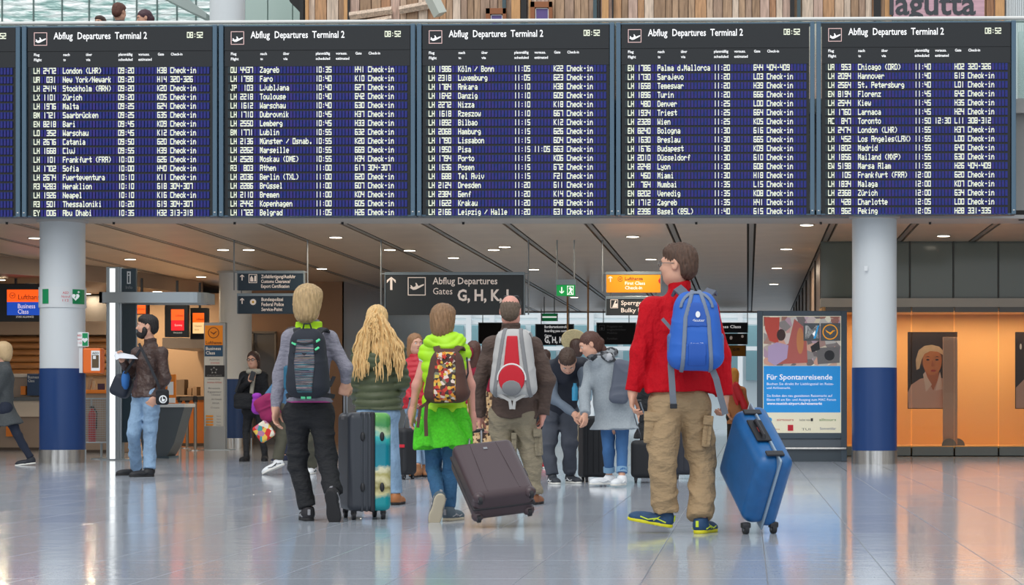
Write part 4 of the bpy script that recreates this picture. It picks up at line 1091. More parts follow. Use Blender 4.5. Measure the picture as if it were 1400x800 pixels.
for (o, x, z, h, root, w, m) in LT:
    me = bpy.data.meshes.new_from_object(o.evaluated_get(dg)); n = len(me.vertices)
    co = np.empty(n*3, 'f'); me.vertices.foreach_get('co', co); co = co.reshape(-1, 3)
    mn, mx = co[:, 0].min(), co[:, 0].max(); k = (w-x)*kx/(mx-mn)
    zz = .8+(557-z)*28.62/FPX
    b = len(V); V += [(x*kx+(c[0]-mn)*k, -.0055, zz+c[1]*h*kz/FONT_CAP) for c in co.tolist()]; Fc += [tuple(i+b for i in f.vertices) for f in me.polygons]
    cu = o.data; bpy.data.objects.remove(o); bpy.data.curves.remove(cu)
hm = bpy.data.meshes.new('heading'); hm.from_pydata(V, [], Fc); hm.update(); hm.materials.append(m_hdr)
for root, X, zp in HD:
    o = bpy.data.objects.new('heading_lettering', hm); COL.objects.link(o); o.parent = root
# ============================================================ PEOPLE
def nrm(v): v = Vector(v); return v.normalized() if v.length > 1e-9 else Vector((0, 0, 1))
def basis(f, u=(0, 0, 1)):
    """right, forward, up columns"""
    f = nrm(f); r = nrm(f.cross(Vector(u))); u = nrm(r.cross(f)); return r, f, u
m_skin = mat('skin', (214,162,136), rough=.5, var=.06, vs=14); m_skinw = mat('skin warm', (204,146,118), rough=.5, var=.06, vs=14); m_skinp = mat('skin pink', (222,158,140), rough=.5, var=.08, vs=14)
m_eyew = mat('eye white', (232,228,222), rough=.3); m_iris = mat('iris dark', (50,36,28), rough=.2)

def head_prims(c, f, u, s, male=True, ears=True):
    r, f, u = basis(f, u); c = Vector(c); R = np.array([list(r), list(f), list(u)]).T
    P = lambda x, y, z: c+r*(x*s)+f*(y*s)+u*(z*s)
    jw = 1.0 if male else .86
    L = [ell(P(0, -.015, .032), np.array((.076, .097, .09))*s, R, k=.01),
         ell(P(0, .022, -.030), np.array((.062*jw+.004, .072, .082))*s, R, k=.04*s),
         ell(P(0, .045, -.088), np.array((.034*jw, .036, .026))*s, R, k=.045*s),
         ell(P(.036, .01, -.07), np.array((.026*jw, .045, .026))*s, R, k=.04*s), ell(P(-.036, .01, -.07), np.array((.026*jw, .045, .026))*s, R, k=.04*s),
         ell(P(0, .077, .024), np.array((.052, .018, .013))*s, R, k=.03*s),
         ell(P(.038, .062, -.028), np.array((.024, .024, .022))*s, R, k=.03*s), ell(P(-.038, .062, -.028), np.array((.024, .024, .022))*s, R, k=.03*s)]
    for q in (-1, 1): L.append(ell(P(q*.031, .104, .002), np.array((.017, .018, .011))*s, R, k=.018*s, op='s'))
    L += [cone(P(0, .088, .012), P(0, .108, -.026), .007*s, .0115*s, k=.012*s), ell(P(.011, .099, -.030), np.array((.008, .01, .007))*s, R, k=.01*s), ell(P(-.011, .099, -.030), np.array((.008, .01, .007))*s, R, k=.01*s),
          ell(P(0, .088, -.054), np.array((.024, .010, .005))*s, R, k=.008*s), ell(P(0, .086, -.063), np.array((.020, .010, .006))*s, R, k=.008*s)]
    if ears:
        for q in (-1, 1): L += [ell(P(q*.080, -.012, -.006), np.array((.010, .020, .032))*s, R, k=.012*s), ell(P(q*.089, -.007, -.002), np.array((.007, .012, .020))*s, R, k=.006*s, op='s')]
    return L
def hand_prims(w, dr, pn, side, s=1.0, curl=.5, spread=.12):
    """w wrist, dr direction of hand, pn palm normal (towards what it holds), side +1/-1 where the thumb lies (along dr x pn)"""
    w = Vector(w); d = nrm(dr); n = nrm(Vector(pn)-d*Vector(pn).dot(d)); t = nrm(d.cross(n))*side
    R = np.array([list(t), list(n), list(d)]).T
    L = [cone(w-d*.015*s, w+d*.03*s, .025*s, .024*s, k=.02), ell(w+d*.055*s, np.array((.041, .017, .048))*s, R, k=.02*s)]
    for i, (o, ln, r) in enumerate(((.030, .074, .0092), (.010, .083, .0096), (-.010, .077, .0092), (-.029, .060, .0082))):
        b = w+d*.092*s+t*o*s; a = curl*(1.0+.12*i)
        d1 = nrm(d*math.cos(a)+n*math.sin(a)+t*(1.5-i)*spread*.6); p1 = b+d1*ln*.45*s
        d2 = nrm(d*math.cos(2.1*a)+n*math.sin(2.1*a)); p2 = p1+d2*ln*.32*s
        d3 = nrm(d*math.cos(3.0*a)+n*math.sin(3.0*a)); p3 = p2+d3*ln*.25*s
        L += [cone(b-d*.03*s, b, .0105*s, r*s, k=.012*s), cone(b, p1, r*s, r*.95*s, k=.004*s), cone(p1, p2, r*.95*s, r*.88*s, k=.004*s), cone(p2, p3, r*.88*s, r*.75*s, k=.004*s)]
    a0 = w+d*.022*s+t*.022*s; a1 = a0+nrm(d*.75+t*.6+n*.35)*.040*s; a2 = a1+nrm(d*.9+t*.15+n*.45)*.032*s; a3 = a2+nrm(d*.9+t*-.1+n*.5)*.024*s
    L += [cone(a0, a1, .015*s, .0125*s, k=.014*s), cone(a1, a2, .0122*s, .0105*s, k=.006*s), cone(a2, a3, .0105*s, .0085*s, k=.004*s)]
    return L
def shoe(par, a, toe, m_up, m_sole, ln=.27, w=.052, up=(0, 0, 1), high=.0, lace=None, sname='shoe', sole_t=.022, slabel=None):
    """a = ankle joint; toe = direction heel to toe; sole lies below"""
    r, f, u = basis(toe, up); a = Vector(a); hgt = .085
    heel = a-f*.055-u*hgt; P = lambda x, y, z: heel+r*x+f*y+u*z
    R = np.array([list(r), list(f), list(u)]).T
    pr = [ell(P(0, ln*.16, .05), (w*.86, ln*.19, .052), R, k=.03), ell(P(0, ln*.55, .035), (w*.95, ln*.33, .040), R, k=.04), ell(P(0, ln*.80, .028), (w*.92, ln*.20, .030), R, k=.03), cone(P(0, ln*.22, .05), P(0, ln*.20, .095+high), w*.84, w*.80, k=.03, flat=2)]
    o = sobj(sname, pr, .0075, m_up, par, cuts=[(P(0, 0, .006), -u)])
    so = [ell(P(0, ln*.20, .012), (w*.90, ln*.22, .06), R, k=.03), ell(P(0, ln*.68, .012), (w*1.04, ln*.33, .06), R, k=.05)]
    q = sobj('sole', so, .007, m_sole, o, cuts=[(P(0, 0, sole_t), u), (P(0, 0, 0), -u)])
    if slabel: q['label'] = slabel
    if lace is not None:
        for q_ in (-1, 1):
            mm = M(); mm.tube([P(q_*w*.93, ln*.12, .030), P(q_*w*.99, ln*.34, .046), P(q_*w*1.0, ln*.52, .030), P(q_*w*.93, ln*.70, .040)], .0045, 6).tube([P(q_*w*.84, ln*.20, .075), P(q_*w*.95, ln*.40, .030)], .004, 6)
            mm.obj('side_stripe', lace, o)
        M().box(P(0, -ln*.028, .062), (.020, .008, .040), R_ := Matrix((r, f, u)).transposed(), bev=.003).obj('heel_tab', lace, o)
        mm = M()
        for k in range(4):
            y = ln*(.34+.075*k); z = .080-.012*k*(1+.0*k)
            mm.tube([P(-w*.45, y, z-.010), P(0, y+.004, z), P(w*.45, y, z-.010)], .0035, 5)
        mm.obj('laces', lace, o)
    return o
def hair_shell(c, f, u, s, kind):
    r, f, u = basis(f, u); c = Vector(c); R = np.array([list(r), list(f), list(u)]).T
    P = lambda x, y, z: c+r*(x*s)+f*(y*s)+u*(z*s); A = lambda *a: np.array(a)*s
    fr = ell(P(0, .10, -.055), A(.062, .06, .105), R, k=.012*s, op='s')
    if kind == 'short':
        return [ell(P(0, -.02, .038), A(.084, .104, .094), R), ell(P(0, -.055, -.03), A(.070, .062, .062), R, k=.04*s), ell(P(0, .03, .075), A(.07, .062, .045), R, k=.03*s), fr, rbox(P(0, .06, -.095), A(.12, .10, .10), R, rad=.02*s, k=.01*s, op='s')]
    if kind == 'bob':
        return [ell(P(0, -.02, .036), A(.097, .116, .100), R), ell(P(0, -.045, -.05), A(.090, .088, .085), R, k=.05*s), ell(P(0, -.06, -.10), A(.062, .052, .05), R, k=.04*s), ell(P(0, .03, .07), A(.085, .072, .05), R, k=.03*s), ell(P(0, .11, -.05), A(.058, .06, .10), R, k=.012*s, op='s')]
    if kind == 'long':
        return [ell(P(0, -.02, .036), A(.09, .108, .098), R), ell(P(0, -.045, -.06), A(.086, .078, .10), R, k=.05*s), ell(P(0, -.065, -.15), A(.075, .05, .10), R, k=.05*s), ell(P(0, .115, -.018), A(.064, .064, .108), R, k=.012*s, op='s')]
    if kind == 'tied':
        return [ell(P(0, -.02, .036), A(.084, .106, .094), R), ell(P(0, -.055, -.04), A(.068, .058, .07), R, k=.04*s), ell(P(0, -.115, -.02), A(.03, .035, .04), R, k=.03*s), fr]
    if kind == 'fringe':   # ring of hair round a bald crown
        return [ell(P(0, -.022, .02), A(.0815, .101, .085), R), ell(P(0, -.055, -.03), A(.068, .058, .058), R, k=.03*s), fr, rbox(P(0, .06, -.10), A(.12, .10, .10), R, rad=.02*s, k=.01*s, op='s'), ell(P(0, .0, .115), A(.09, .13, .072), R, k=.01*s, op='s'), rbox(P(0, .11, .03), A(.12, .10, .08), R, rad=.02*s, k=.01*s, op='s')]
def strands(amp, c, f, u, n=26):
    r, f, u = basis(f, u); c = Vector(c)
    def g(X, Y, Z):
        x, y, z = X-c.x, Y-c.y, Z-c.z
        a = np.arctan2(x*r.x+y*r.y+z*r.z, -(x*f.x+y*f.y+z*f.z)); h = x*u.x+y*u.y+z*u.z
        return (amp*(np.sin(a*n+3*np.sin(h*22))+.5*np.sin(a*n*2.3+h*40))).astype('f')
    return g

def person(name, label, d, J, face=(0, 1, 0), look=None, up=(0, 0, 1), s=1.0, hs=None, male=True, skin=None, hair=None, hair_m=None, top=None, bottom=None, shoes=None, hands=None,
           h=.011, hb=.02, neck_z=None, group=None, root_py=None, tors=1.0, extra_skin=(), limbs_bare=False, fine=True):
    """J: joints as (px, py, dy) at depth d; d may be overridden by a Vector"""
    g = {k: (v if isinstance(v, Vector) else W(v[0], v[1], d+(v[2] if len(v) > 2 else 0))) for k, v in J.items()}
    # keep the size right when a joint is nearer or farther: pixel rays already do
    skin = skin or m_skin
    hips = (g['hl']+g['hr'])/2; ank = min(g['al'].z, g['ar'].z)
    root = empty(name, (hips.x, hips.y, 0 if root_py is None else root_py), label, 'person', group)
    look = look or face; hs = hs or s
    hd = g['head']; N = g['neck']; C = (g['sl']+g['sr'])/2; C = hips+(C-hips)*.78; Wst = hips+(C-hips)*.42
    wa = list(g['sr']-g['sl'])
    # ---- body: one skin surface
    limb = []
    for q in 'lr':
        limb += [cone(g['s'+q], g['e'+q], .046*s, .037*s, k=.03), cone(g['e'+q], g['w'+q], .036*s, .024*s, k=.03), cone(g['h'+q], g['k'+q], .078*s, .050*s, k=.05), cone(g['k'+q], g['a'+q], .050*s, .034*s, k=.03)]
        ft = Vector(shoes['toe'+q]) if shoes and 'toe'+q in shoes else Vector(face); ft = nrm(ft)
        limb.append(cone(g['a'+q]-Vector((0, 0, .03)), g['a'+q]+ft*.12-Vector((0, 0, .045)), .03, .024, k=.03))
    body = [cone(hips, Wst, .088*s, .078*s, (wa, 1.42), k=.05), cone(Wst, C, .078*s, .095*s, (wa, 1.4), k=.05), cone(C, N-(N-C)*.25, .085*s, .05*s, (wa, 1.3), k=.05), cone(g['sl'], g['sr'], .046*s, .046*s, k=.05),
            cone(N-(N-C)*.3, hd+(N-hd)*.35, .054*hs, .050*hs, k=.04)]
    allp = body+limb+head_prims(hd, look, up, hs, male)
    hp = []
    for q in 'lr':
        hh = (hands or {}).get(q)
        if hh is None:
            dr = nrm(g['w'+q]-g['e'+q]); hh = (dr, (0, 0, 0), .45)
            inw = Vector(wa)*(-1 if q == 'r' else 1); hh = (dr, inw, .45)
        sd = hh[3] if len(hh) > 3 else (1 if q == 'r' else -1)
        hp.append(hand_prims(g['w'+q], hh[0], hh[1], sd, s*.98, hh[2]))
    for x in hp: allp += x
    allp += list(extra_skin)
    zc = N.z+.02
    V, Q = sdf(allp, hb, excl=[ell(g['w'+q]+nrm(g['w'+q]-g['e'+q])*.08, (.11, .11, .11)) for q in 'lr'], cuts=[((0, 0, zc), (0, 0, 1))] if not limbs_bare else [((0, 0, zc), (0, 0, 1))])
    Vs, Qs, b = [V], [Q], len(V)
    hf = .0065 if fine else .011
    for bx in [('head', hd, .17*hs)]:
        c, rr = bx[1], bx[2]
        v, q_ = sdf([p for p in allp], hf, lo=(c.x-rr, c.y-rr, min(zc-.02, c.z-.13*hs)), hi=(c.x+rr, c.y+rr, c.z+rr)); Vs.append(v); Qs.append(q_+b); b += len(v)
    for i, q in enumerate('lr'):
        c = g['w'+q]+nrm(g['w'+q]-g['e'+q])*.07; rr = .15
        v, q_ = sdf(hp[i]+limb[:], .0055 if fine else .009, lo=(c.x-rr, c.y-rr, c.z-rr), hi=(c.x+rr, c.y+rr, c.z+rr), excl=[], keep=(lambda X, Y, Z, c=c: np.sqrt((X-c.x)**2+(Y-c.y)**2+(Z-c.z)**2)-.125))
        Vs.append(v); Qs.append(q_+b); b += len(v)
    V = np.concatenate(Vs); Q = np.concatenate(Qs)
    me = np_mesh('body', V, Q); me.shade_smooth(); link('body', me, skin, root)
    # ---- eyes, brows
    r_, f_, u_ = basis(look, up); HP = lambda x, y, z: hd+r_*(x*hs)+f_*(y*hs)+u_*(z*hs)
    if fine or look[1] < .3:
        for q in (-1, 1):
            e = M().ball(HP(q*.031, .079, .002), .0125*hs).obj('eye', m_eyew, root, smooth=True)
            M().ball(HP(q*.031, .0865, .002), .0062*hs).obj('iris', m_iris, e, smooth=True)
            M().tube([HP(q*.014, .097, .020), HP(q*.03, .096, .026), HP(q*.048, .084, .021)], [.0025*hs, .0042*hs, .002*hs], 6).obj('eyebrow', hair_m or m_iris, root)
        M().tube([HP(-.022, .090, -.0585), HP(-.010, .098, -.057), HP(.010, .098, -.057), HP(.022, .090, -.0585)], [.002*hs, .005*hs, .005*hs, .002*hs], 6).obj('lips', mat('lips', (176,96,88), rough=.4), root, smooth=True)
    if hair:
        amp = .0035*hs
        sobj('hair', hair_shell(hd, look, up, hs, hair), .0075 if fine else .011, hair_m, root, disp=strands(amp, hd, look, up))
    # ---- top garment
    if top:
        t = top; inf = t.get('inf', .016); ar = t.get('arm', (.060, .052, .042)); bz = t.get('torso', (1, 1, 1))
        pr = [cone(hips, Wst, (.090*s+inf)*bz[0], (.080*s+inf)*bz[1], (wa, t.get('wid', 1.42)), k=.05), cone(Wst, C, (.080*s+inf)*bz[1], (.098*s+inf)*bz[2], (wa, 1.42), k=.05), cone(C, N-(N-C)*.25, .088*s+inf, .05*s+inf, (wa, 1.3), k=.05), cone(g['sl'], g['sr'], .048*s+inf, .048*s+inf, k=.06)]
        slv = t.get('sleeve', 'long')
        for q in 'lr':
            if slv == 'long': pr += [cone(g['s'+q], g['e'+q], ar[0]*s, ar[1]*s, k=.035), cone(g['e'+q], g['w'+q]+nrm(g['w'+q]-g['e'+q])*.012, ar[1]*s, ar[2]*s, k=.03, flat=2)]
            elif slv == 'short': pr += [cone(g['s'+q], g['s'+q]+(g['e'+q]-g['s'+q])*.5, ar[0]*s, ar[1]*s, k=.035, flat=2)]
        hz = t['hem']; cuts = []
        if hz is not None:
            hzz = W(0, hz, d).z if hz > 3 else hz
            if t.get('flare'):
                fa = t['flare']; bt = Vector((hips.x+t.get('fx', 0), hips.y+t.get('fy', 0), hzz))
                pr.append(cone(hips, bt, (.095*s+inf), fa, (wa, t.get('wid', 1.42)), k=.04, flat=2))
            else: pr.append(cone(hips+Vector((0,0,.10)), (hips.x, hips.y, hzz), (.088*s+inf)*bz[0], t.get('hemr', (.092*s+inf)*bz[0]), (wa, t.get('wid', 1.42)), k=.04, flat=2))
            tor_bot = hzz
        dsp = folds(t.get('fold', .004), t.get('fr', 22), t.get('seed', 1))
        if t.get('quilt'): dsp = quilt(t['quilt'], t.get('pitch', .07), dsp)
        cl = []
        col = t.get('collar')
        if col is not None:
            pr.append(cone(N-(N-C)*.2, N+(hd-N)*col, .060*hs+inf*.5, .062*hs+inf*.5, k=.03, flat=2))
        # skirt part is flat-cut, the rounded bottom of the torso must not hang below it
        keep = None
        if hz is not None:
            wl, wr = g['wl'], g['wr']; el_, er_ = g['el'], g['er']
            lim = hzz
            hw = (.092*s+inf)*1.9+(.12 if t.get('flare') else 0)
            def keep(X, Y, Z, hips=hips, hw=hw, lim=lim):
                inside = np.sqrt((X-hips.x)**2+(Y-hips.y)**2)-hw
                return np.where(inside < 0, lim-Z, -1.0).astype('f')
            if min(wl.z, wr.z) < lim+.12 and not t.get('flare'):
                keep = None; cuts2 = True
                # arms hang past the hem: trim each torso cone instead
                def wrap(p):
                    f0 = p['f']; p['f'] = lambda X, Y, Z: np.maximum(f0(X, Y, Z), lim-Z); return p
                for p in pr[:2]+[pr[-1] if col is None else pr[-2]]: wrap(p)
                if slv == 'long': pass
        gm = sobj(t.get('name', 'jacket'), pr, t.get('h', h), t['m'], root, disp=dsp, keep=keep, cuts=[(Vector((hd.x, hd.y, N.z))+(hd-N)*(col if col is not None else .18)+Vector((0, 0, .0)), hd-N)])
        # openings for wrists and neck show the hollow: inner rims
        if t.get('cuff') is not None:
            for q in 'lr':
                a = g['w'+q]+nrm(g['w'+q]-g['e'+q])*.002; b2 = a+nrm(g['w'+q]-g['e'+q])*.018
                M().tube([a, b2], [ar[2]*s+.003]*2, 16).obj('cuff', t['cuff'], gm, smooth=True)
    if bottom:
        t = bottom; rr = t.get('r', (.098, .075, .062)); pr = [cone(g['hl'], g['hr'], .098*s+t.get('inf', .012), k=.05), cone(hips, hips+Vector((0, 0, .14*s)), .092*s+.008, .085*s+.006, (wa, 1.42), k=.04, flat=2)]
        for q in 'lr':
            kk = g['a'+q]+(g['k'+q]-g['a'+q])*t.get('up', .02)
            pr += [cone(g['h'+q], g['k'+q], rr[0]*s, rr[1]*s, k=.018), cone(g['k'+q], kk, rr[1]*s, rr[2]*s, k=.010, flat=2)]
        tr_ = sobj(t.get('name', 'trousers'), pr, h, t['m'], root, disp=folds(t.get('fold', .005), t.get('fr', 26), t.get('seed', 3), st=(.7, .7, 1.3)))
        if t.get('rolled'):
            for q in 'lr':
                a = g['a'+q]+(g['k'+q]-g['a'+q])*t.get('up', .02); b2 = a+nrm(g['k'+q]-g['a'+q])*.055
                M().tube([a, b2], [rr[2]*s+.006]*2, 18).obj('turn_up', t['rolled'], tr_, smooth=True)
    else: tr_ = None
    if shoes:
        for q in 'lr':
            if shoes.get('skip') == q: continue
            shoe(root, g['a'+q], shoes.get('toe'+q, face), shoes['m'], shoes['sole'], shoes.get('ln', .27)*1.0, shoes.get('w', .05), shoes.get('up'+q, (0, 0, 1)), shoes.get('high', 0), shoes.get('lace'), shoes.get('name', 'shoe'))
    return root, g, tr_, HP
def fit_ankle(py, d, h=.085): 
    """ankle height above the floor for a flat foot"""
    return None
def AJ(px, d, dy=0, z=.085):
    """ankle joint over a foot standing flat on the floor"""
    return Vector(((px-PX)*(d+dy)/FPX, d+dy, z))

m_blk = mat('black cloth', (24,25,29), rough=.8, var=.15, vs=30, bump=.55, bs=13, stretch=(.8,1,1.6)); m_rub = mat('rubber dark', (34,33,35), rough=.7); m_wsole = mat('sole white', (226,224,216), rough=.6)
m_denim = mat('denim mid', (58,100,148), rough=.85, var=.18, vs=9, stretch=(1,1,.4), bump=.15, bs=300); m_denl = mat('denim light', (132,160,188), rough=.85, var=.25, vs=7, bump=.55, bs=13, stretch=(1,1,.8))
m_khaki = mat('khaki cotton', (162,136,102), rough=.85, var=.08, vs=8, bump=.55, bs=13, stretch=(.8,1,1.6)); m_khak2 = mat('khaki grey cotton', (142,131,110), rough=.85, var=.08, vs=8, bump=.55, bs=13, stretch=(.8,1,1.6))
FZ = .085
# ---------------- A: woman in grey fleece
dA = 14.45
A, gA, _, HA = person('person', 'woman in grey fleece, lime collar and black trousers walking away with a patterned black backpack', dA,
  dict(head=(422,414,0), neck=(422,446,.02), sl=(397,463,0), sr=(450,463,0), el=(383,512,.03), wl=(377,557,-.02), er=(473,503,-.02), wr=(473,522,.02),
       hl=(407,565,0), hr=(438,565,0), kl=(407,637,.04), kr=(447,630,-.03), al=AJ(421, dA, .0, FZ), ar=(456,676,-.16)),
  face=(0,1,0), look=(.12,1,-.02), male=False, s=.98, hs=1.0, skin=m_skin, hair='bob', hair_m=mat('hair ash blonde', (186,156,112), rough=.5, var=.25, vs=30, bump=.7, bs=40, stretch=(3,3,.5)),
  top=dict(m=mat('grey fleece', (138,136,148), rough=.9, var=.10, vs=60, bump=.55, bs=13, stretch=(.8,1,1.5)), name='fleece', hem=549, inf=.014, hemr=.112, arm=(.060,.052,.038), collar=.28, fold=.006, seed=2, h=.010),
  bottom=dict(m=m_blk, r=(.098,.074,.066), fold=.008, seed=5), shoes=dict(m=mat('trail shoe black', (40,38,42), rough=.7), sole=m_rub, toel=(-.35,1,0), toer=(.1,.25,-1), upr=(.05,1,.25), lace=mat('lace grey', (150,150,154)), ln=.26, w=.048),
  hands={'r': ((-.1,.1,-.5), (-.3,1,0), 1.0), 'l': ((-.05,0,-1), (1,-.2,0), .35)}, h=.010)
m_lime = mat('lime cloth', (176,226,30), rough=.8, var=.08, vs=12)
N = gA['neck']
sobj('collar', [cone(N+Vector((0,-.005,-.035)), N+Vector((0,-.005,.035)), .072, .078, k=.02, flat=3, st=((1,0,0), 1.25)), cone(N+Vector((-.05,-.055,-.045)), N+Vector((.055,-.055,-.04)), .022, k=.02)], .008, m_lime, A, disp=folds(.004, 60, 8))
def hem_band(par, c, rx, ry, z0, z1, m, name):
    n = 40; mm = M()
    P_ = [(c.x+rx*math.cos(2*math.pi*i/n), c.y+ry*math.sin(2*math.pi*i/n)) for i in range(n)]
    for i in range(n):
        a, b = P_[i], P_[(i+1) % n]; k = 1.03
        q = lambda p: (c.x+(p[0]-c.x)*k, c.y+(p[1]-c.y)*k)
        mm.prismz([a, b, q(b), q(a)], z0, z1)
    return mm.obj(name, m, par, smooth=True)
hA = (gA['hl']+gA['hr'])/2
hem_band(A, hA, .151, .106, W(0,550.5,dA).z, W(0,548.5,dA).z, mat('magenta trim', (180,60,140)), 'hem_trim')
# ---------------- B: woman with long blonde hair
dB = 16.8
Bp, gB, _, HB = person('person', 'woman with very long wavy blonde hair in an olive puffer jacket and light jeans', dB,
  dict(head=(516,438,0), neck=(517,464,.02), sl=(494,480,0), sr=(541,480,0), el=(487,520,0), wl=(490,548,.15), er=(549,522,0), wr=(545,540,.2),
       hl=(504,568,0), hr=(530,568,0), kl=(503,628,0), kr=(536,628,0), al=AJ(505, dB), ar=AJ(541, dB)),
  look=(0,1,-.05), male=False, s=.96, hair='long', hair_m=mat('hair golden', (226,186,126), rough=.45, var=.22, vs=26, bump=.7, bs=40, stretch=(3,3,.4)),
  top=dict(m=mat('olive nylon', (72,80,52), rough=.5, var=.08, vs=10), name='puffer_jacket', hem=558, inf=.030, arm=(.072,.066,.050), torso=(1.06,1.0,1.02), quilt=.016, pitch=.062, fold=.003, seed=4, collar=.35, h=.010),
  bottom=dict(m=m_denl, r=(.090,.072,.062), fold=.004, seed=6, name='jeans'), shoes=dict(m=mat('tan leather', (172,110,64), rough=.5), sole=m_rub, ln=.25, w=.045, toel=(0,1,0), toer=(.1,1,0)), h=.011)
sobj('hood', [ell(W(514,492,dB-.135), (.088,.05,.085), k=.03), cone(W(499,472,dB-.06), W(531,472,dB-.06), .035, k=.05)], .009, MATS['olive nylon'], Bp, disp=quilt(.008, .05, wob=.05))
rg = random.Random(7); hm_ = M(); gold = MATS['hair golden']; hcB = gB['head']; sB = 166/1.0
for i in range(150):
    t = rg.uniform(-1, 1); side = t
    p0 = hcB+Vector((t*.055, -.07-.03*math.cos(t*1.4)+rg.uniform(-.01, .015), .085-.05*t*t+rg.uniform(-.02, .01)))
    ex = (t*.20+.035+rg.uniform(-.02, .02)); ln = rg.uniform(.33, .60)*(1-.10*abs(t))
    if abs(t+.18) < .2 and rg.random() < .8: ln *= .45
    pts = []; w = rg.uniform(.004, .010); ph = rg.uniform(0, 6); fq = rg.uniform(14, 24)
    for k in range(13):
        q = k/12; z = p0.z-ln*q
        x = p0.x+(ex-t*.055)*min(1, q*1.35)**.9+w*math.sin(ph+fq*q)
        y = p0.y-.055*math.sin(min(1, q*2)*math.pi/2)-.035*q+w*math.cos(ph+fq*q*1.1)+.05*abs(t)*q
        pts.append((x, y, z))
    hm_.tube(pts, [.0085]*9+[.008, .0065, .005, .0015], 5)
o = hm_.obj('hair_locks', gold, Bp, smooth=True); o['kind'] = 'stuff'
# ---------------- C: woman in lime vest
dC = 14.45
C_, gC, _, HC = person('person', 'woman in lime padded vest with green fleece tied round the waist and blue jeans', dC,
  dict(head=(606,438,0), neck=(607,464,.02), sl=(585,482,0), sr=(631,482,0), el=(570,527,.0), wl=(563,566,.03), er=(643,527,.0), wr=(646,572,.03),
       hl=(594,583,0), hr=(619,583,0), kl=(593,642,.06), kr=(616,640,.02), al=(600,681,-.20), ar=AJ(614, dC)),
  look=(.05,1,0), male=False, s=.90, hs=.90, skin=m_skinp, hair='bob', hair_m=mat('hair light brown', (142,108,76), rough=.5, var=.25, vs=30, bump=.7, bs=40, stretch=(3,3,.5)),
  top=dict(m=mat('lime nylon', (176,234,26), rough=.5, var=.05, vs=10), name='padded_vest', hem=574, inf=.024, sleeve='none', torso=(1.0,.95,1.0), quilt=.010, pitch=.075, fold=.003, seed=9, collar=.1, h=.009),
  bottom=dict(m=mat('denim blue', (48,92,130), rough=.85, var=.2, vs=9, bump=.55, bs=13), r=(.086,.062,.050), fold=.003, seed=7, name='jeans'),
  shoes=dict(m=mat('sneaker grey', (84,98,108), rough=.7), sole=mat('sole cream', (196,184,160), rough=.7), toel=(-.30,.25,-1), upl=(-.25,1,.1), toer=(.35,1,0), lace=mat('lace grey', (150,150,154)), ln=.245, w=.045),
  hands={'l': ((-.05,.1,-1), (1,0,0), .5), 'r': ((.15,.1,-1), (-1,.2,0), .9)}, limbs_bare=True, hb=.012, h=.010)
sobj('hood', [cone(W(588,468,dC-.04), W(628,466,dC-.04), .046, k=.04), ell(W(609,462,dC-.03), (.10,.07,.048), k=.04), ell(W(612,474,dC-.08), (.095,.045,.04), k=.03)], .008, MATS['lime nylon'], C_, disp=quilt(.008, .055, wob=.08))
for q, mm_ in (('l', (585,482)), ('r', (631,482))):
    a, b = gC['s'+q], gC['e'+q]; sobj('shirt_sleeve', [cone(a, a+(b-a)*.30, .052, .046, k=.02, flat=2)], .008, mat('tee white', (226,226,228), rough=.8), C_)
# fleece tied round the waist
hC = (gC['hl']+gC['hr'])/2
m_gf = mat('green fleece', (82,200,40), rough=.95, var=.16, vs=60, bump=.3, bs=160)
def tied(X, Y, Z):
    a = np.arctan2(X-hC.x, -(Y-hC.y)); return (.014*np.sin(a*6+2+3*np.sin(Z*9))+.006*np.sin(a*13+Z*24)).astype('f')
zt0, zt1 = W(0,558,dC).z, W(0,612,dC).z
pr = [cone((hC.x, hC.y-.005, zt0-.01), (hC.x, hC.y-.01, zt1), .132, .168, ((1,0,0), 1.22), k=.03, flat=3)]
sobj('tied_fleece', pr, .009, m_gf, C_, disp=tied, keep=lambda X, Y, Z: (zt1+.03*np.cos((X-hC.x)*13)-.03-Z).astype('f')+0*Y)
for q in (-1, 1): sobj('fleece_corner', [cone((hC.x+q*.145, hC.y-.06, zt0-.12), (hC.x+q*.195, hC.y-.07, zt1+(.02 if q < 0 else .05)), .05, .02, k=.02)], .009, m_gf, C_, disp=folds(.006, 50, 3))
# ---------------- D: man in brown jacket
dD = 16.84
D_, gD, trD, HD_ = person('person', 'balding man in brown jacket with sunglasses on his head and khaki cargo trousers', dD,
  dict(head=(698,425,0), neck=(699,450,.02), sl=(671,474,0), sr=(730,474,0), el=(656,522,.0), wl=(656,568,.04), er=(747,520,.0), wr=(742,566,.04),
       hl=(686,570,0), hr=(716,570,0), kl=(688,630,0), kr=(727,632,0), al=AJ(700, dD, .1), ar=AJ(729, dD)),
  look=(0,1,-.03), s=1.04, hs=1.02, skin=m_skinp, hair='fringe', hair_m=mat('hair cropped grey', (104,88,74), rough=.7, var=.2, vs=60, bump=.7, bs=40),
  top=dict(m=mat('brown jacket', (84,66,58), rough=.75, var=.12, vs=9, bump=.55, bs=13, stretch=(.8,1,1.4)), name='jacket', hem=571, inf=.026, hemr=.138, arm=(.078,.068,.054), torso=(1.08,1.08,1.05), fold=.010, fr=17, seed=11, collar=.34, h=.011),
  bottom=dict(m=m_khak2, r=(.104,.084,.076), fold=.012, fr=28, seed=12), shoes=dict(m=mat('brown shoe', (150,96,66), rough=.6), sole=m_rub, ln=.28, w=.05, toer=(.15,1,0)), h=.012)
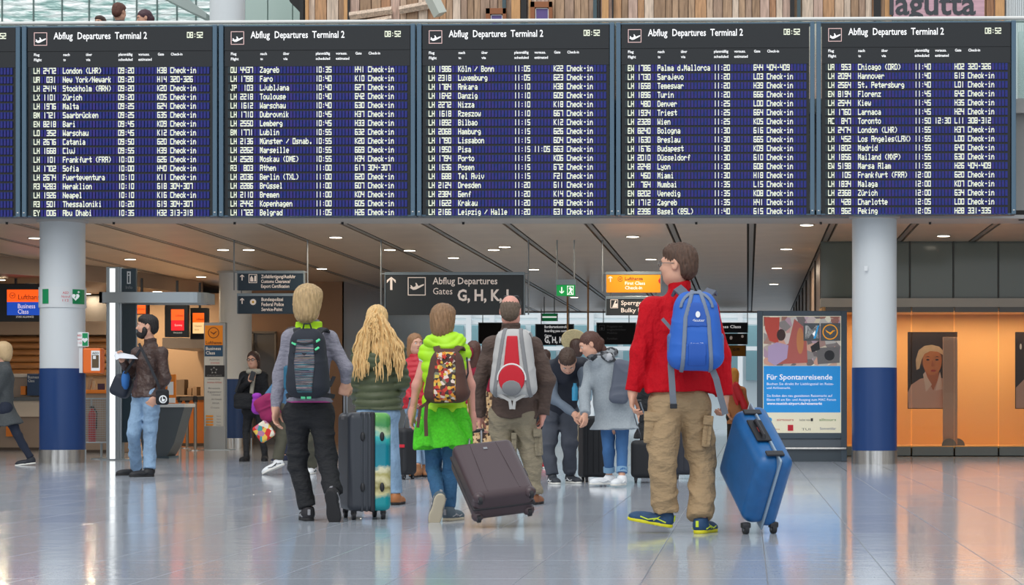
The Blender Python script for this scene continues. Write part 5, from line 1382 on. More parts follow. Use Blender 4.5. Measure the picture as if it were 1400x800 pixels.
# ---------------- E: man in red jacket
dE = 13.1
E_, gE, trE, HE = person('person', 'tall man in bright red jacket and beige cargo trousers looking left', dE,
  dict(head=(927,362,0), neck=(930,398,.02), sl=(895,425,-.02), sr=(965,425,.04), el=(876,482,-.03), wl=(865,535,-.03), er=(983,486,.06), wr=(990,540,.05),
       hl=(911,548,-.01), hr=(946,548,.03), kl=(905,632,-.10), kr=(960,635,.06), al=(910,702,-.08), ar=AJ(958, 13.0)),
  face=(-.35,.95,0), look=(-.93,.36,.02), s=1.08, hs=1.08, skin=m_skin, hair='short', hair_m=mat('hair dark brown', (84,60,46), rough=.6, var=.3, vs=40, bump=.7, bs=40, stretch=(2,2,.6)),
  top=dict(m=mat('red jacket', (190,8,26), rough=.75, var=.06, vs=6, spec=.2, bump=.55, bs=13, stretch=(1.3,1,.8)), name='jacket', hem=535, inf=.032, hemr=.150, arm=(.084,.074,.056), torso=(1.14,1.12,1.04), fold=.011, fr=16, seed=14, collar=.42, h=.009),
  bottom=dict(m=m_khaki, r=(.112,.090,.080), fold=.011, fr=26, seed=15), shoes=dict(m=mat('sneaker navy', (34,68,104), rough=.7, var=.2, vs=30), sole=mat('sole yellow', (214,206,30), rough=.6), toel=(-1,.15,.18), upl=(.15,0,1), toer=(.35,1,0), lace=mat('lace yellow', (200,220,50)), ln=.29, w=.052),
  hands={'l': ((-.05,-.05,-1), (1,0,0), .5), 'r': ((.1,0,-1), (-1,.1,0), .75)}, h=.010)
# cargo pockets and yoke seams on the trousers
def pocket(par, c, w, h_, dpt, m, rot=0, name='cargo_pocket'):
    R = Matrix.Rotation(rot, 3, 'Y')
    o = M().box(c, (w, dpt, h_), R, bev=.012).obj(name, m, par, smooth=True)
    M().box(Vector(c)+R @ Vector((0, -dpt*.35, h_*.36)), (w*1.06, dpt*.6, h_*.30), R, bev=.006).obj('pocket_flap', m, o, smooth=True)
    M().box(Vector(c)+R @ Vector((0, -dpt*.5, -h_*.1)), (w*.08, dpt*.2, h_*.6), R, bev=.003).obj('pocket_pleat', m, o, smooth=True)
pocket(trE, W(893, 585, dE-.11), .115, .20, .05, m_khaki, .05); pocket(trE, W(967, 590, dE-.04), .06, .20, .09, m_khaki, .1)
pocket(trD, W(736, 605, dD-.02), .06, .22, .12, m_khak2, -.05); pocket(trD, W(703, 607, dD-.10), .04, .18, .05, m_khak2)
# zip and collar details on the red jacket
M().tube([HE(.03, -.085, -.145), HE(-.0, -.10, -.150), HE(-.03, -.09, -.145)], .004, 6).obj('hanging_loop', m_blk, E_)
# glasses
def glasses(par, HP, s, m, lens=None, up=0, name='glasses'):
    o = M()
    for q in (-1, 1):
        pts = [HP(q*.032+.022*math.cos(a), .104, .002+up+.015*math.sin(a)) for a in [2*math.pi*i/14 for i in range(15)]]
        o.tube(pts, .0018*s, 6); o.tube([HP(q*.054, .100, .006+up), HP(q*.080, .05, .006+up), HP(q*.086, -.01, .004+up)], .0022*s, 6)
    o.tube([HP(-.011, .106, .006+up), HP(.011, .106, .006+up)], .002*s, 6)
    g_ = o.obj(name, m, par)
    if lens:
        l = M()
        for q in (-1, 1): l.prism([(0, 0)]*0 or [(q*.032+.021*math.cos(a), .002+.014*math.sin(a)) for a in [2*math.pi*i/12 for i in range(12)]], -.001, .001)
    return g_
glasses(E_, HE, 1.1, mat('thin metal', (120,116,112), rough=.3, metal=.8))
# sunglasses pushed up on the bald crown of D
r0, f0, u0 = basis((0,1,-.03)); sgD = M()
for q in (-1, 1):
    sgD.tube([HD_(q*.080, -.01, .035), HD_(q*.078, .04, .075), HD_(q*.060, .055, .105)], .003, 6)
    sgD.ball(HD_(q*.034, .045, .118), (.030, .018, .010))
sgD.tube([HD_(-.07, -.0, .055), HD_(-.045, -.03, .100), HD_(0, -.035, .120), HD_(.045, -.03, .100), HD_(.07, 0, .055)], .0055, 6)
o = sgD.obj('sunglasses', mat('sunglass black', (20,18,20), rough=.2)); 
o2 = o; tag(o2, 'black sunglasses pushed up on the bald head of the man in brown', 'sunglasses')
# ============================================================ BACKPACKS
def pack(name, label, c, w, h_, dp, mats, out=(0,-1,0), upv=(0,0,1), taper=.18, hh=.007):
    """returns root, frame point function and the body field"""
    o = nrm(out); u = nrm(Vector(upv)-o*Vector(upv).dot(o)); r = nrm(u.cross(o))*-1   # r points to screen right when out faces the camera
    r = nrm(Vector((-o.y, o.x, 0))) ; u = nrm(o.cross(r))*-1 if o.cross(r).z < 0 else nrm(o.cross(r))
    c = Vector(c); R = np.array([list(r), list(o), list(u)]).T
    root = empty(name, (c.x, c.y, c.z-h_/2), label, 'backpack')
    P = lambda x, y, z: c+r*x+o*y+u*z
    def loc(X, Y, Z):
        x, y, z = X-c.x, Y-c.y, Z-c.z
        return x*r.x+y*r.y+z*r.z, x*o.x+y*o.y+z*o.z, x*u.x+y*u.y+z*u.z
    body = [rbox(P(0, 0, 0), (w/2, dp/2, h_/2), R, rad=min(w, dp, h_)*.48, taper=taper, bulge=.22)]
    sobj('main_compartment', body, hh, mats, root, disp=folds(.0025, 34, 5))
    return root, P, loc, body, (r, o, u), R
def panel(root, loc, body, fn, m, name='panel', grow=.007, h=.006, disp=None):
    """raised panel following the pack surface where fn(x, z) < 0 on the outer side"""
    def keep(X, Y, Z):
        x, y, z = loc(X, Y, Z); return np.maximum(fn(x, z), -y+.0).astype('f')
    g = dict(body[0]); f0 = g['f']; g['f'] = lambda X, Y, Z: f0(X, Y, Z)-grow; g['lo'] = g['lo']-grow; g['hi'] = g['hi']+grow
    return sobj(name, [g], h, m, root, keep=keep, disp=disp)
def buckle(root, p, m, w=.03, h_=.02, rot=0):
    return M().box(p, (w, .012, h_), Matrix.Rotation(rot, 3, 'Y'), bev=.004).obj('buckle', m, root)
def strap(root, pts, m, w=.035, t=.010, nr=(0, -1, 0), name='strap'):
    return M().ribbon(pts, nr, w, t).obj(name, m, root, smooth=False)
m_strapg = mat('strap grey', (104,110,120), rough=.8); m_strapk = mat('strap black', (34,36,42), rough=.8)
# A's black striped pack
sA = 14.45
rt, P, L_, bd_, (r, o, u), R = pack('backpack', 'black daypack with multicoloured stripes and mint buckles on the woman in grey', W(421,497,sA-.215), .27, .49, .19, mat('pack black', (34,38,48), rough=.8), hh=.007)
m_str = bands('striped weave', [(26,26,36), (120,90,110), (34,34,50), (150,136,136), (26,28,40), (60,110,120), (50,36,70), (130,110,90), (30,28,40)], axis=2, scale=95)
panel(rt, L_, bd_, lambda x, z: np.maximum(np.abs(x)-.072+.02*np.abs(z)/.2, np.abs(z+.02)-.185), m_str, 'front_panel', grow=.009)
for k, z in enumerate((.13, .06, -.02, -.10, -.16)):
    strap(rt, [P(-.085, .105, z+.02), P(0, .118, z), P(.085, .105, z+.02)], MATS['strap black'] if 0 else m_strapk, .012, .004, name='compression_cord')
m_mint = mat('mint plastic', (96,224,160), rough=.4)
for x, z, a in ((-.075, .135, .5), (.085, .10, -.6), (-.075, -.155, .4), (.09, .155, -.6), (.03, .02, .2)): buckle(rt, P(x, .115 if abs(x) < .05 else .102, z), m_mint, .034, .016, a)
for x in (-.02, .02): buckle(rt, P(x, .06, -.235), m_mint, .032, .024)
for q in (-1, 1):
    strap(rt, [P(q*.06, .03, .20), P(q*.085, -.03, .235), P(q*.095, -.085, .245), P(q*.10, -.15, .225)], m_strapk, .05, .014, nr=(0, -.8, .6), name='shoulder_strap')
    strap(rt, [P(q*.10, .02, -.19), P(q*.145, -.05, -.15), P(q*.155, -.13, -.09)], m_strapk, .025, .006, nr=(0, -1, 0))
    strap(rt, [P(q*.06, .05, -.215), P(q*.14, -.0, -.222), P(q*.165, -.08, -.23)], m_strapk, .032, .01, nr=(0, -1, .0), name='hip_belt')
sobj('side_pocket', [rbox(P(-.125, .0, -.10), (.035, .06, .085), R, rad=.02)], .007, mat('mesh blue', (30,96,124), rough=.6), rt)
M().tube([P(-.03, .02, .235), P(-.02, .03, .275), P(.02, .03, .275), P(.03, .02, .235)], .006, 6).obj('grab_loop', m_strapk, rt)
# C's brown floral pack
rt, P, L_, bd_, (r, o, u), R = pack('backpack', 'brown backpack printed with red, orange and white flowers on the lime vest', W(611,514,14.45-.20), .27, .38, .17, mat('pack brown', (84,54,44), rough=.75), taper=.30)
m_flow = blobs('flower print', [(70,46,38), (196,60,40), (80,50,40), (226,150,50), (228,206,190), (70,46,38), (160,40,40), (214,186,80), (60,50,44), (120,120,100), (64,44,36)], scale=42)
panel(rt, L_, bd_, lambda x, z: np.maximum(np.abs(x)-.075+.05*np.maximum(z, 0), np.abs(z+.01)-.175), m_flow, 'flower_panel', grow=.006)
rf = random.Random(5)
for k in range(46):
    x, z = rf.uniform(-.065, .065), rf.uniform(-.165, .15); y = .093-.10*x*x/.018*.2
    cc = rf.choice([(206,56,40), (236,150,50), (236,226,214), (120,30,34), (226,190,70)]); mm = M(); rr = rf.uniform(.008, .015)
    pc = P(x, .107-abs(x)*.1-.018*(abs(z)/.17)**2, z); poly = [(pc.x+rr*(1+.35*math.cos(5*a))*math.cos(a), pc.z+rr*(1+.35*math.cos(5*a))*math.sin(a)) for a in [2*math.pi*i/20 for i in range(20)]]
    mm.prism(poly, pc.y-.003, pc.y+.003).obj('flower_motif', mat('fl%d_%d' % cc[:2], cc, rough=.7), rt)
for q in (-1, 1):
    strap(rt, [P(q*.05, .02, .16), P(q*.075, -.03, .195), P(q*.085, -.08, .205), P(q*.09, -.14, .185)], mat('pack brown', (84,54,44)), .045, .012, nr=(0, -.8, .6), name='shoulder_strap')
strap(rt, [P(-.115, .02, -.15), P(-.14, .01, -.20), P(-.145, .02, -.30), P(-.14, .02, -.42)], MATS['pack brown'], .026, .005, name='hanging_strap')
strap(rt, [P(-.105, .02, -.17), P(-.185, .0, -.22), P(-.20, .02, -.36)], MATS['pack brown'], .022, .005, name='hanging_strap')
strap(rt, [P(.11, .02, -.10), P(.145, -.02, .02), P(.13, -.06, .13)], m_strapk, .012, .005)
# D's grey and red pack
rt, P, L_, bd_, (r, o, u), R = pack('backpack', 'grey backpack with a bright red centre panel on the man in brown', W(702,497,16.84-.255), .34, .56, .20, mat('pack light grey', (186,184,182), rough=.75), taper=.20, hh=.008)
panel(rt, L_, bd_, lambda x, z: np.maximum(np.abs(x)-(.062-.09*(z-.0)), np.abs(z-.055)-.165), mat('pack red', (196,20,40), rough=.7), 'red_panel', grow=.008)
panel(rt, L_, bd_, lambda x, z: np.maximum(np.sqrt((x/.105)**2+((z+.13)/.115)**2)-1, -(z+.235)), mat('pack red', (196,20,40)), 'red_pocket', grow=.016)
panel(rt, L_, bd_, lambda x, z: np.sqrt((x/.078)**2+((z+.20)/.062)**2)-1, mat('pack mid grey', (130,130,132), rough=.7), 'logo_patch', grow=.020)
panel(rt, L_, bd_, lambda x, z: np.abs(np.sqrt((x/.112)**2+((z+.13)/.122)**2)-1)*.1-.006+np.where(z < -.14, 1, 0), mat('piping white', (226,224,222)), 'piping', grow=.013)
for q in (-1, 1):
    panel(rt, L_, bd_, lambda x, z, q=q: np.abs(q*x-.105+.15*z)-.016, mat('pack mid grey', (130,130,132)), 'side_trim', grow=.006)
    strap(rt, [P(q*.045, .02, .225), P(q*.085, -.04, .25), P(q*.105, -.085, .262), P(q*.118, -.15, .235)], MATS['pack light grey'], .058, .016, nr=(0, -.8, .6), name='shoulder_strap')
    strap(rt, [P(q*.12, .04, -.20), P(q*.10, .085, -.255), P(q*.02, .09, -.30), P(q*.01, .08, -.37)], MATS['pack light grey'], .026, .007)
strap(rt, [P(-.13, .03, -.17), P(-.155, .02, -.21), P(-.09, .06, -.27), P(.02, .085, -.29)], MATS['pack light grey'], .03, .007)
# E's blue pack
rt, P, L_, bd_, (r, o, u), R = pack('backpack', 'bright blue and grey hiking backpack on the man in red', W(951,453,13.1-.27), .32, .50, .21, mat('pack blue', (36,98,190), rough=.6), out=(.10,-1,0), taper=.20, hh=.007)
m_pg = mat('pack slate', (116,128,148), rough=.7); m_pm = mat('pack mesh', (78,106,160), rough=.7, var=.15, vs=60)
for q in (-1, 1): panel(rt, L_, bd_, lambda x, z, q=q: np.abs(q*x-.070-.06*(.1-z)+.22*np.maximum(z-.08, 0))-.013, m_pg, 'side_trim', grow=.009)
panel(rt, L_, bd_, lambda x, z: np.abs(np.sqrt((x/.10)**2+((z-.13)/.11)**2)-1)*.1-.009+np.where(z < .14, 1, 0), m_pg, 'lid_trim', grow=.010)
panel(rt, L_, bd_, lambda x, z: np.maximum(np.abs(x)-.062, np.abs(z-.10)-.075), mat('pack blue deep', (30,84,172), rough=.6), 'lid_pocket', grow=.007)
panel(rt, L_, bd_, lambda x, z: np.maximum(np.abs(x)-.055, np.abs(z+.15)-.07), mat('pack blue deep', (30,84,172)), 'lower_pocket', grow=.012)
for q in (-1, 1):
    sobj('mesh_pocket', [rbox(P(q*.142, -.01, -.10), (.034, .07, .09), R, rad=.025)], .008, m_pm, rt)
    strap(rt, [P(q*.045, .02, .195), P(q*.080, -.045, .235+(.012 if q < 0 else 0)), P(q*.105, -.085, .262+(.012 if q < 0 else 0)), P(q*.122, -.15, .245)], mat('strap slate', (92,98,112), rough=.8), .062, .018, nr=(0, -.8, .6), name='shoulder_strap')
strap(rt, [P(-.10, .04, -.05), P(-.155, -.03, .02), P(-.205, -.06, .08)], m_strapg, .022, .006)
strap(rt, [P(-.15, -.03, -.14), P(-.155, .0, -.22), P(-.145, .03, -.40), P(-.14, .03, -.46)], m_strapg, .040, .006, name='hanging_strap'); buckle(rt, P(-.14, .035, -.47), m_strapk, .045, .03)
strap(rt, [P(.10, .04, -.235), P(.125, .06, -.30), P(.155, .05, -.42), P(.185, .03, -.52)], m_strapg, .040, .006, name='hanging_strap')
pm2 = mat('print white', (236,238,242))
for (s_, x, z, hh, ww) in (('deuter', -.028, .055, .018, .075), ('futura 28', -.04, -.085, .010, .078)):
    p = P(x, .127 if z > 0 else .133, z); d_ = p.y; px = PX+p.x*FPX/d_; py = PY-(p.z-CH)*FPX/d_
    txt(s_, px, py, hh*FPX/d_, d_, pm2, rt, x1=px+ww*FPX/d_)
p = P(.005, .124, .10); oval('emblem', PX+p.x*FPX/p.y, PY-(p.z-CH)*FPX/p.y, 3.2, 4.4, p.y-.004, pm2, rt, 16)
p = P(.005, .136, -.135); oval('emblem', PX+p.x*FPX/p.y, PY-(p.z-CH)*FPX/p.y, 7, 3, p.y-.002, pm2, rt, 20); oval('emblem_centre', PX+p.x*FPX/p.y, PY-(p.z-CH)*FPX/p.y, 5.6, 2, p.y-.006, MATS['pack blue deep'], rt, 20)

# ============================================================ SUITCASES
m_whl = mat('wheel black', (30,30,34), rough=.5); m_alu = mat('telescope grey', (150,152,156), rough=.3, metal=.7); m_hndl = mat('handle black', (40,40,44), rough=.5)
def frame_of(root_loc, a, b, c):
    """local axes: a width, b thickness, c height"""
    return Matrix((nrm(a), nrm(b), nrm(c))).transposed()
def wheel(par, p, ax, r=.028, w=.020, fork=True, up=(0, 0, 1)):
    p = Vector(p); ax = nrm(ax)
    o = M().cyl(p-ax*w/2, p+ax*w/2, r, 16).obj('wheel', m_whl, par, smooth=True)
    M().cyl(p-ax*(w/2+.002), p+ax*(w/2+.002), r*.4, 10).obj('hub', mat('hub grey', (110,110,116)), o)
    if fork: M().box(p+Vector(up)*r*.8, (w*1.5, w*1.8, r*1.3), bev=.006).obj('wheel_fork', m_hndl, par)
    return o
def shell(root, O, A, B_, C__, w, t, h_, m, name='shell', rad=.05, ribs=0, ribm=None, groove=True, h=.009):
    """rounded hard shell; O centre, A/B/C unit axes (width, thickness, height)"""
    R = np.array([list(A), list(B_), list(C__)]).T
    return sobj(name, [rbox(O, (w/2, t/2, h_/2), R, rad=rad)], h, m, root)
# --- A's large case: black half and printed teal half
d = 14.45; t_ = nrm((math.cos(.36), math.sin(.36), 0)); w_ = nrm((math.sin(.36), -math.cos(.36), 0)); z_ = Vector((0, 0, 1))
base = W(500, 712, d-.06); base.z = 0; zb0, hC1 = .062, .70
sc = empty('suitcase', base, 'large upright hard suitcase, black with a turquoise beach-print half', 'suitcase')
O = base+w_*-.16+Vector((.0, 0, zb0+hC1/2))
d += .30; O = Vector((W(498, 0, d).x, d, zb0+hC1/2))
m_scb = mat('case black', (58,62,70), rough=.38); m_scd = mat('case matt black', (60,58,60), rough=.6)
def beach():
    if 'beach print' in MATS: return MATS['beach print']
    m = bpy.data.materials.new('beach print'); m.use_nodes = True; MATS['beach print'] = m; nt = m.node_tree; b = nt.nodes['Principled BSDF']; b.inputs['Roughness'].default_value = .25
    tc = nt.nodes.new('ShaderNodeTexCoord'); sp = nt.nodes.new('ShaderNodeSeparateXYZ'); n = nt.nodes.new('ShaderNodeTexNoise'); n.inputs['Scale'].default_value = 11; n.inputs['Detail'].default_value = 6
    nt.links.new(tc.outputs['Object'], sp.inputs[0]); nt.links.new(tc.outputs['Object'], n.inputs['Vector'])
    a = nt.nodes.new('ShaderNodeMath'); a.operation = 'MULTIPLY_ADD'; a.inputs[1].default_value = .16; nt.links.new(n.outputs[0], a.inputs[0]); nt.links.new(sp.outputs['Z'], a.inputs[2])
    r = nt.nodes.new('ShaderNodeValToRGB'); cr = r.color_ramp
    cols = [(0, (20,150,160)), (.26, (20,150,158)), (.31, (224,214,160)), (.37, (150,140,80)), (.42, (232,222,176)), (.47, (190,180,110)), (.52, (236,230,196)), (.55, (20,140,160)), (.70, (20,130,150)), (.78, (60,190,190)), (.82, (200,220,180)), (.87, (70,150,90)), (1, (110,180,80))]
    for i, (p, c) in enumerate(cols):
        e = cr.elements[i] if i < 2 else cr.elements.new(p)
        e.position = p; e.color = tuple(lin(x) for x in c)+(1,)
    m2 = nt.nodes.new('ShaderNodeMath'); m2.operation = 'MULTIPLY'; m2.inputs[1].default_value = 1/.86; nt.links.new(a.outputs[0], m2.inputs[0])
    nt.links.new(m2.outputs[0], r.inputs[0]); nt.links.new(r.outputs[0], b.inputs['Base Color']); return m
TH = .27; WD = .46
for q, mm_, nm in ((-1, m_scb, 'black_shell'), (1, beach(), 'printed_shell')):
    th = .165 if q < 0 else .10
    off = -TH/2+th/2 if q < 0 else TH/2-th/2
    R = np.array([list(w_), list(t_), list(z_)]).T
    o = sobj(nm, [rbox(O+t_*off, (WD/2, th/2+.02, hC1/2), R, rad=.045)], .007, mm_, sc, keep=(lambda X, Y, Z, q=q: ((-q)*((X-O.x)*t_.x+(Y-O.y)*t_.y-(TH/2-.115))+.002).astype('f')+0*Z))
    for k in range(2):
        for zz in (.18, -.18) if k == 0 else ():
            pp = O+t_*off+w_*(WD/2+.004)+Vector((0, 0, zz))
            o2 = M().ball(pp, (.017, .012, .034)).obj('side_foot', m_hndl, sc, smooth=True)
R = np.array([list(w_), list(t_), list(z_)]).T
sobj('zip_band', [rbox(O+t_*(TH/2-.115), (WD/2+.006, .017, hC1/2+.006), R, rad=.012)], .006, mat('zip band', (40,40,46), rough=.6), sc)
for off in (-.055, -.02): sobj('rib', [rbox(O+t_*off, (WD/2+.005, .009, hC1/2+.004), R, rad=.008)], .006, m_scb, sc)
for qa in (-1, 1):
    for qb in (-1, 1):
        p = O+w_*(qa*.17)+t_*(qb*.105); wheel(sc, (p.x, p.y, .030), t_, .030, .024)
h0 = O-t_*(TH/2+.0)+Vector((0, 0, hC1/2-.03))
hdl = M(); 
for q in (-1, 1): hdl.tube([h0+w_*(q*.055)+Vector((0, 0, -.02)), h0+w_*(q*.055)+Vector((0, 0, .30))], .008, 8)
hdl.obj('telescopic_tubes', m_alu, sc, smooth=True)
M().tube([h0+w_*-.065+Vector((0, 0, .30)), h0+w_*.065+Vector((0, 0, .30))], .014, 8).obj('grip', m_hndl, sc, smooth=True)
M().box(h0+Vector((0, 0, -.01)), (.04, .15, .05), Matrix.Rotation(math.atan2(t_.y, t_.x), 3, 'Z'), bev=.012).obj('handle_housing', m_alu, sc)
# --- C's plum case pulled at a slant
d0 = 13.6; e1 = nrm((.92, .37, .105)); e3 = nrm((-.36, .74, .56)); e3 = nrm(e3-e1*e3.dot(e1)); e2 = e1.cross(e3)   # e2 points down/away
e2 = -e2 if e2.z < 0 else e2                       # outward normal of the face turned up to the camera
Wd, Hd, Td = .42, .60, .22
front = e2 if (e2.y < 0) else -e2
wb_ = W(688, 712, d0); base = Vector((wb_.x, d0, 0))
sc2 = empty('suitcase', base, 'plum-brown hard suitcase tilted on its wheels behind the lime-vested woman', 'suitcase')
O = W(673, 663, d0+.18); 
m_plum = mat('case plum', (72,56,60), rough=.35); R = np.array([list(e1), list(front), list(e3)]).T
low = min((O+e1*(a*Wd/2)+front*(b*Td/2)-e3*Hd/2).z for a in (-1, 1) for b in (-1, 1))
O.z += .038-low
body2 = [rbox(O, (Wd/2, Td/2, Hd/2), R, rad=.045)]
sobj('shell', body2, .007, m_plum, sc2)
sobj('seam_band', [rbox(O-front*.01, (Wd/2+.005, .010, Hd/2+.005), R, rad=.008)], .006, mat('seam dark', (40,36,40), rough=.5), sc2)
for q in (-1, 1):
    M().tube([O+front*(Td/2-.002)+e1*(q*.11-.0)+e3*-.26, O+front*(Td/2+.002)+e1*(q*.10)+e3*.0, O+front*(Td/2-.002)+e1*(q*.09)+e3*.26], .005, 6).obj('face_rib', m_plum, sc2, smooth=True)
M().box(O+front*(Td/2+.002)+e3*.20, (.028, .006, .022), Matrix((e1, front, e3)).transposed(), bev=.002).obj('badge', m_alu, sc2)
for qa in (-1, 1):
    for qb in (-1, 1):
        p = O+e1*(qa*(Wd/2-.035))+front*(qb*(Td/2-.035))-e3*(Hd/2+.012)
        if p.z < .10: p.z = max(.027, p.z)
        M().ball(p+e3*.03, (.042, .040, .040)).obj('wheel_housing', m_plum, sc2, smooth=True)
        wheel(sc2, p, e1, .027, .022, fork=False)
ht = O+e3*(Hd/2)-front*(Td/2-.03); hm2 = M()
gC_ = gC['wr']+Vector((.02, .02, -.09))
for q in (-1, 1): hm2.tube([ht+e1*(q*.05-.04), gC_+e1*(q*.04)], .008, 8)
hm2.obj('telescopic_tubes', m_alu, sc2, smooth=True); M().tube([gC_-e1*.06, gC_+e1*.06], .013, 8).obj('grip', m_hndl, sc2, smooth=True)
M().tube([O+front*.02+e1*(Wd/2)+e3*.06, O+front*.02+e1*(Wd/2+.022)+e3*.04, O+front*.02+e1*(Wd/2+.022)-e3*.04, O+front*.02+e1*(Wd/2)-e3*.06], .008, 6).obj('side_handle', m_hndl, sc2, smooth=True)
# --- E's blue case balanced on its corner wheels
dE2 = 12.9; cT = nrm((.92, .39, 0)); ex = Vector((.39, -.92, 0)); aL = nrm(ex*-.815+Vector((0, 0, .58))); aR = nrm(ex*.597+Vector((0, 0, .80)))
L1, L2, T3 = .60, .54, .235
Bn = W(1015, 722, dE2); Bn.z = .035
O = Bn+aL*(L1/2)+aR*(L2/2)+cT*(T3/2)
sc3 = empty('suitcase', (O.x, O.y, 0), 'big blue hard suitcase rolled on its corner beside the man in red', 'suitcase')
m_blu = mat('case blue', (24,92,150), rough=.38, var=.10, vs=14, bump=.05, bs=300); R = np.array([list(aL), list(cT), list(aR)]).T
sobj('near_shell', [rbox(O-cT*.03, (L1/2-.012, T3/2-.03, L2/2-.012), R, rad=.075)], .007, m_blu, sc3)
sobj('far_shell', [rbox(O+cT*.055, (L1/2, T3/2-.055, L2/2), R, rad=.06)], .007, m_blu, sc3)
sobj('seam_band', [rbox(O+cT*.012, (L1/2+.004, .009, L2/2+.004), R, rad=.008)], .006, mat('seam steel', (150,170,186), rough=.3, metal=.5), sc3)
# handle, latches on the side that faces up
hp = O+aR*(L2/2)-cT*.03
rr_ = Matrix((aL, cT, aR)).transposed()
M().box(hp+aL*.02, (.22, .10, .014), rr_, bev=.006).obj('handle_recess', mat('recess black', (22,24,30), rough=.6), sc3)
M().tube([hp+aL*-.07, hp+aL*-.06+aR*.022, hp+aL*.10+aR*.022, hp+aL*.11], .012, 8).obj('carry_handle', m_hndl, sc3, smooth=True)
for q, l in ((-.225, 'latch'), (.215, 'latch')): M().box(O+aR*(L2/2+.004)+aL*q-cT*.01, (.045, .12, .014), rr_, bev=.005).obj('latch', m_hndl, sc3)
M().box(hp+aL*.02+aR*.008, (.05, .022, .010), rr_, bev=.003).obj('lock_tag', mat('tag red', (140,50,50)), sc3)
for q in (-1, 1):
    p = Bn+cT*(T3/2+q*.095)+Vector((0, 0, .0)); p.z = .030
    M().box(p+Vector((0, 0, .025)), (.06, .05, .04), Matrix.Rotation(.4, 3, 'Z'), bev=.012).obj('wheel_housing', m_hndl, sc3, smooth=True)
    wheel(sc3, p, cT, .030, .028, fork=False)
# --- further cases: black ones in the queue
def upright_case(px, py, d_, w, t, h_, m, label, yaw=0, handle=None, group=None, lean=0, stripe=None, soft=False, grooves=True):
    dd_ = gd(py); x = (px-PX)*dd_/FPX
    a = Vector((math.cos(yaw), math.sin(yaw), 0)); b = Vector((-math.sin(yaw), math.cos(yaw), 0)); c = Vector((0, 0, 1))
    r_ = empty('suitcase', (x, dd_, 0), label, 'suitcase')
    O_ = Vector((x, dd_, .05+h_/2)); R_ = np.array([list(a), list(b), list(c)]).T
    sobj('shell', [rbox(O_, (w/2, t/2, h_/2), R_, rad=.05 if not soft else .035)], .011, m, r_, disp=folds(.004, 20, 3) if soft else None)
    if grooves:
        for q in (-.3, -.1, .1, .3): M().box(O_-b*(t/2+.001)+a*(q*w), (.012, .008, h_*.82), Matrix.Rotation(yaw, 3, 'Z'), bev=.003).obj('rib', m, r_)
    if stripe: M().box(O_-b*(t/2+.004)+Vector((0, 0, h_*.12)), (w*.98, .012, .035), Matrix.Rotation(yaw, 3, 'Z'), bev=.004).obj('luggage_strap', stripe, r_)
    for qa in (-1, 1):
        for qb in (-1, 1):
            p = O_+a*(qa*(w/2-.05))+b*(qb*(t/2-.04)); wheel(r_, (p.x, p.y, .026), a, .026, .02)
    if handle:
        hh = M(); top_ = Vector(handle)
        for q in (-1, 1): hh.tube([O_+a*(q*.06)+b*(t*.3)+c*(h_/2-.02), top_+a*(q*.05)], .009, 8)
        hh.obj('telescopic_tubes', m_alu, r_, smooth=True); M().tube([top_-a*.065, top_+a*.065], .013, 8).obj('grip', m_hndl, r_, smooth=True)
    return r_
m_ck = mat('case soft black', (30,31,35), rough=.6)
upright_case(886, 660, 0, .36, .24, .40, m_ck, 'small black cabin case with raised silver handle left of the khaki trousers', yaw=.1, handle=W(868, 548, 21.4), grooves=False)
upright_case(938, 655, 0, .30, .26, .56, mat('case midnight', (36,38,48), rough=.45), 'dark midnight ribbed suitcase seen between the legs of the man in red', yaw=.1)
upright_case(812, 659, 0, .30, .26, .66, m_ck, 'tall black soft suitcase between the bending man and the grey coat', yaw=.3, handle=W(788, 575, 21.6), soft=True, grooves=True)
upright_case(552, 655.5, 0, .22, .24, .52, m_ck, 'black suitcase with a red luggage strap behind the lime-vested woman', yaw=-.5, handle=W(566, 545, 22.6), stripe=mat('tag red bright', (200,30,50)))
# ============================================================ THE OTHER PEOPLE
def bag(name, label, c, hs, m, cat='bag', R=None, rad=.03, strap_pts=None, sm=None, sw=.03, disp=None, h=.01, nr=(0,-1,0)):
    c = Vector(c); r = empty(name, (c.x, c.y, c.z-hs[2]), label, cat)
    sobj('bag_body', [rbox(c, hs, R, rad=rad)], h, m, r, disp=disp)
    if strap_pts: M().ribbon(strap_pts, nr, sw, .008).obj('strap', sm or m_strapk, r)
    return r
m_lea = mat('leather brown', (70,50,44), rough=.45, var=.18, vs=12, bump=.5, bs=18)
# F bearded man
dF_ = 23.7
F_, gF, _, HF = person('person', 'bearded man in brown leather jacket and light jeans reading a paper as he walks', dF_,
  dict(head=(201,446,0), neck=(207,468,.03), sl=(189,483,.18), sr=(221,483,-.14), el=(178,512,.14), wl=(168,494,-.02), er=(226,518,-.16), wr=(214,542,-.16),
       hl=(193,541,.07), hr=(208,541,-.07), kl=(183,594,-.05), kr=(205,598,-.02), al=AJ(186, 24.1), ar=AJ(204, 23.6)),
  face=(-.75,-.65,0), look=(-.98,-.25,0), s=1.06, hs=1.05, hair='short', hair_m=mat('hair black', (26,20,18), rough=.5, bump=.5, bs=40),
  top=dict(m=m_lea, name='leather_jacket', hem=543, inf=.022, arm=(.068,.058,.042), fold=.006, fr=26, seed=21, collar=.25, hemr=.165, wid=1.3, torso=(1.2,1.1,1)),
  bottom=dict(m=m_denl, r=(.100,.074,.066), fold=.007, seed=22, name='jeans'), shoes=dict(m=mat('sneaker black', (30,30,34), rough=.6), sole=m_rub, toel=(-.85,-.5,0), toer=(-.8,-.6,0), lace=m_strapk, ln=.29),
  hands={'l': ((-.3,-.2,.5), (.5,-.3,.4), .7), 'r': ((-.5,0,-.6), (-.4,.8,0), .4)}, h=.012)
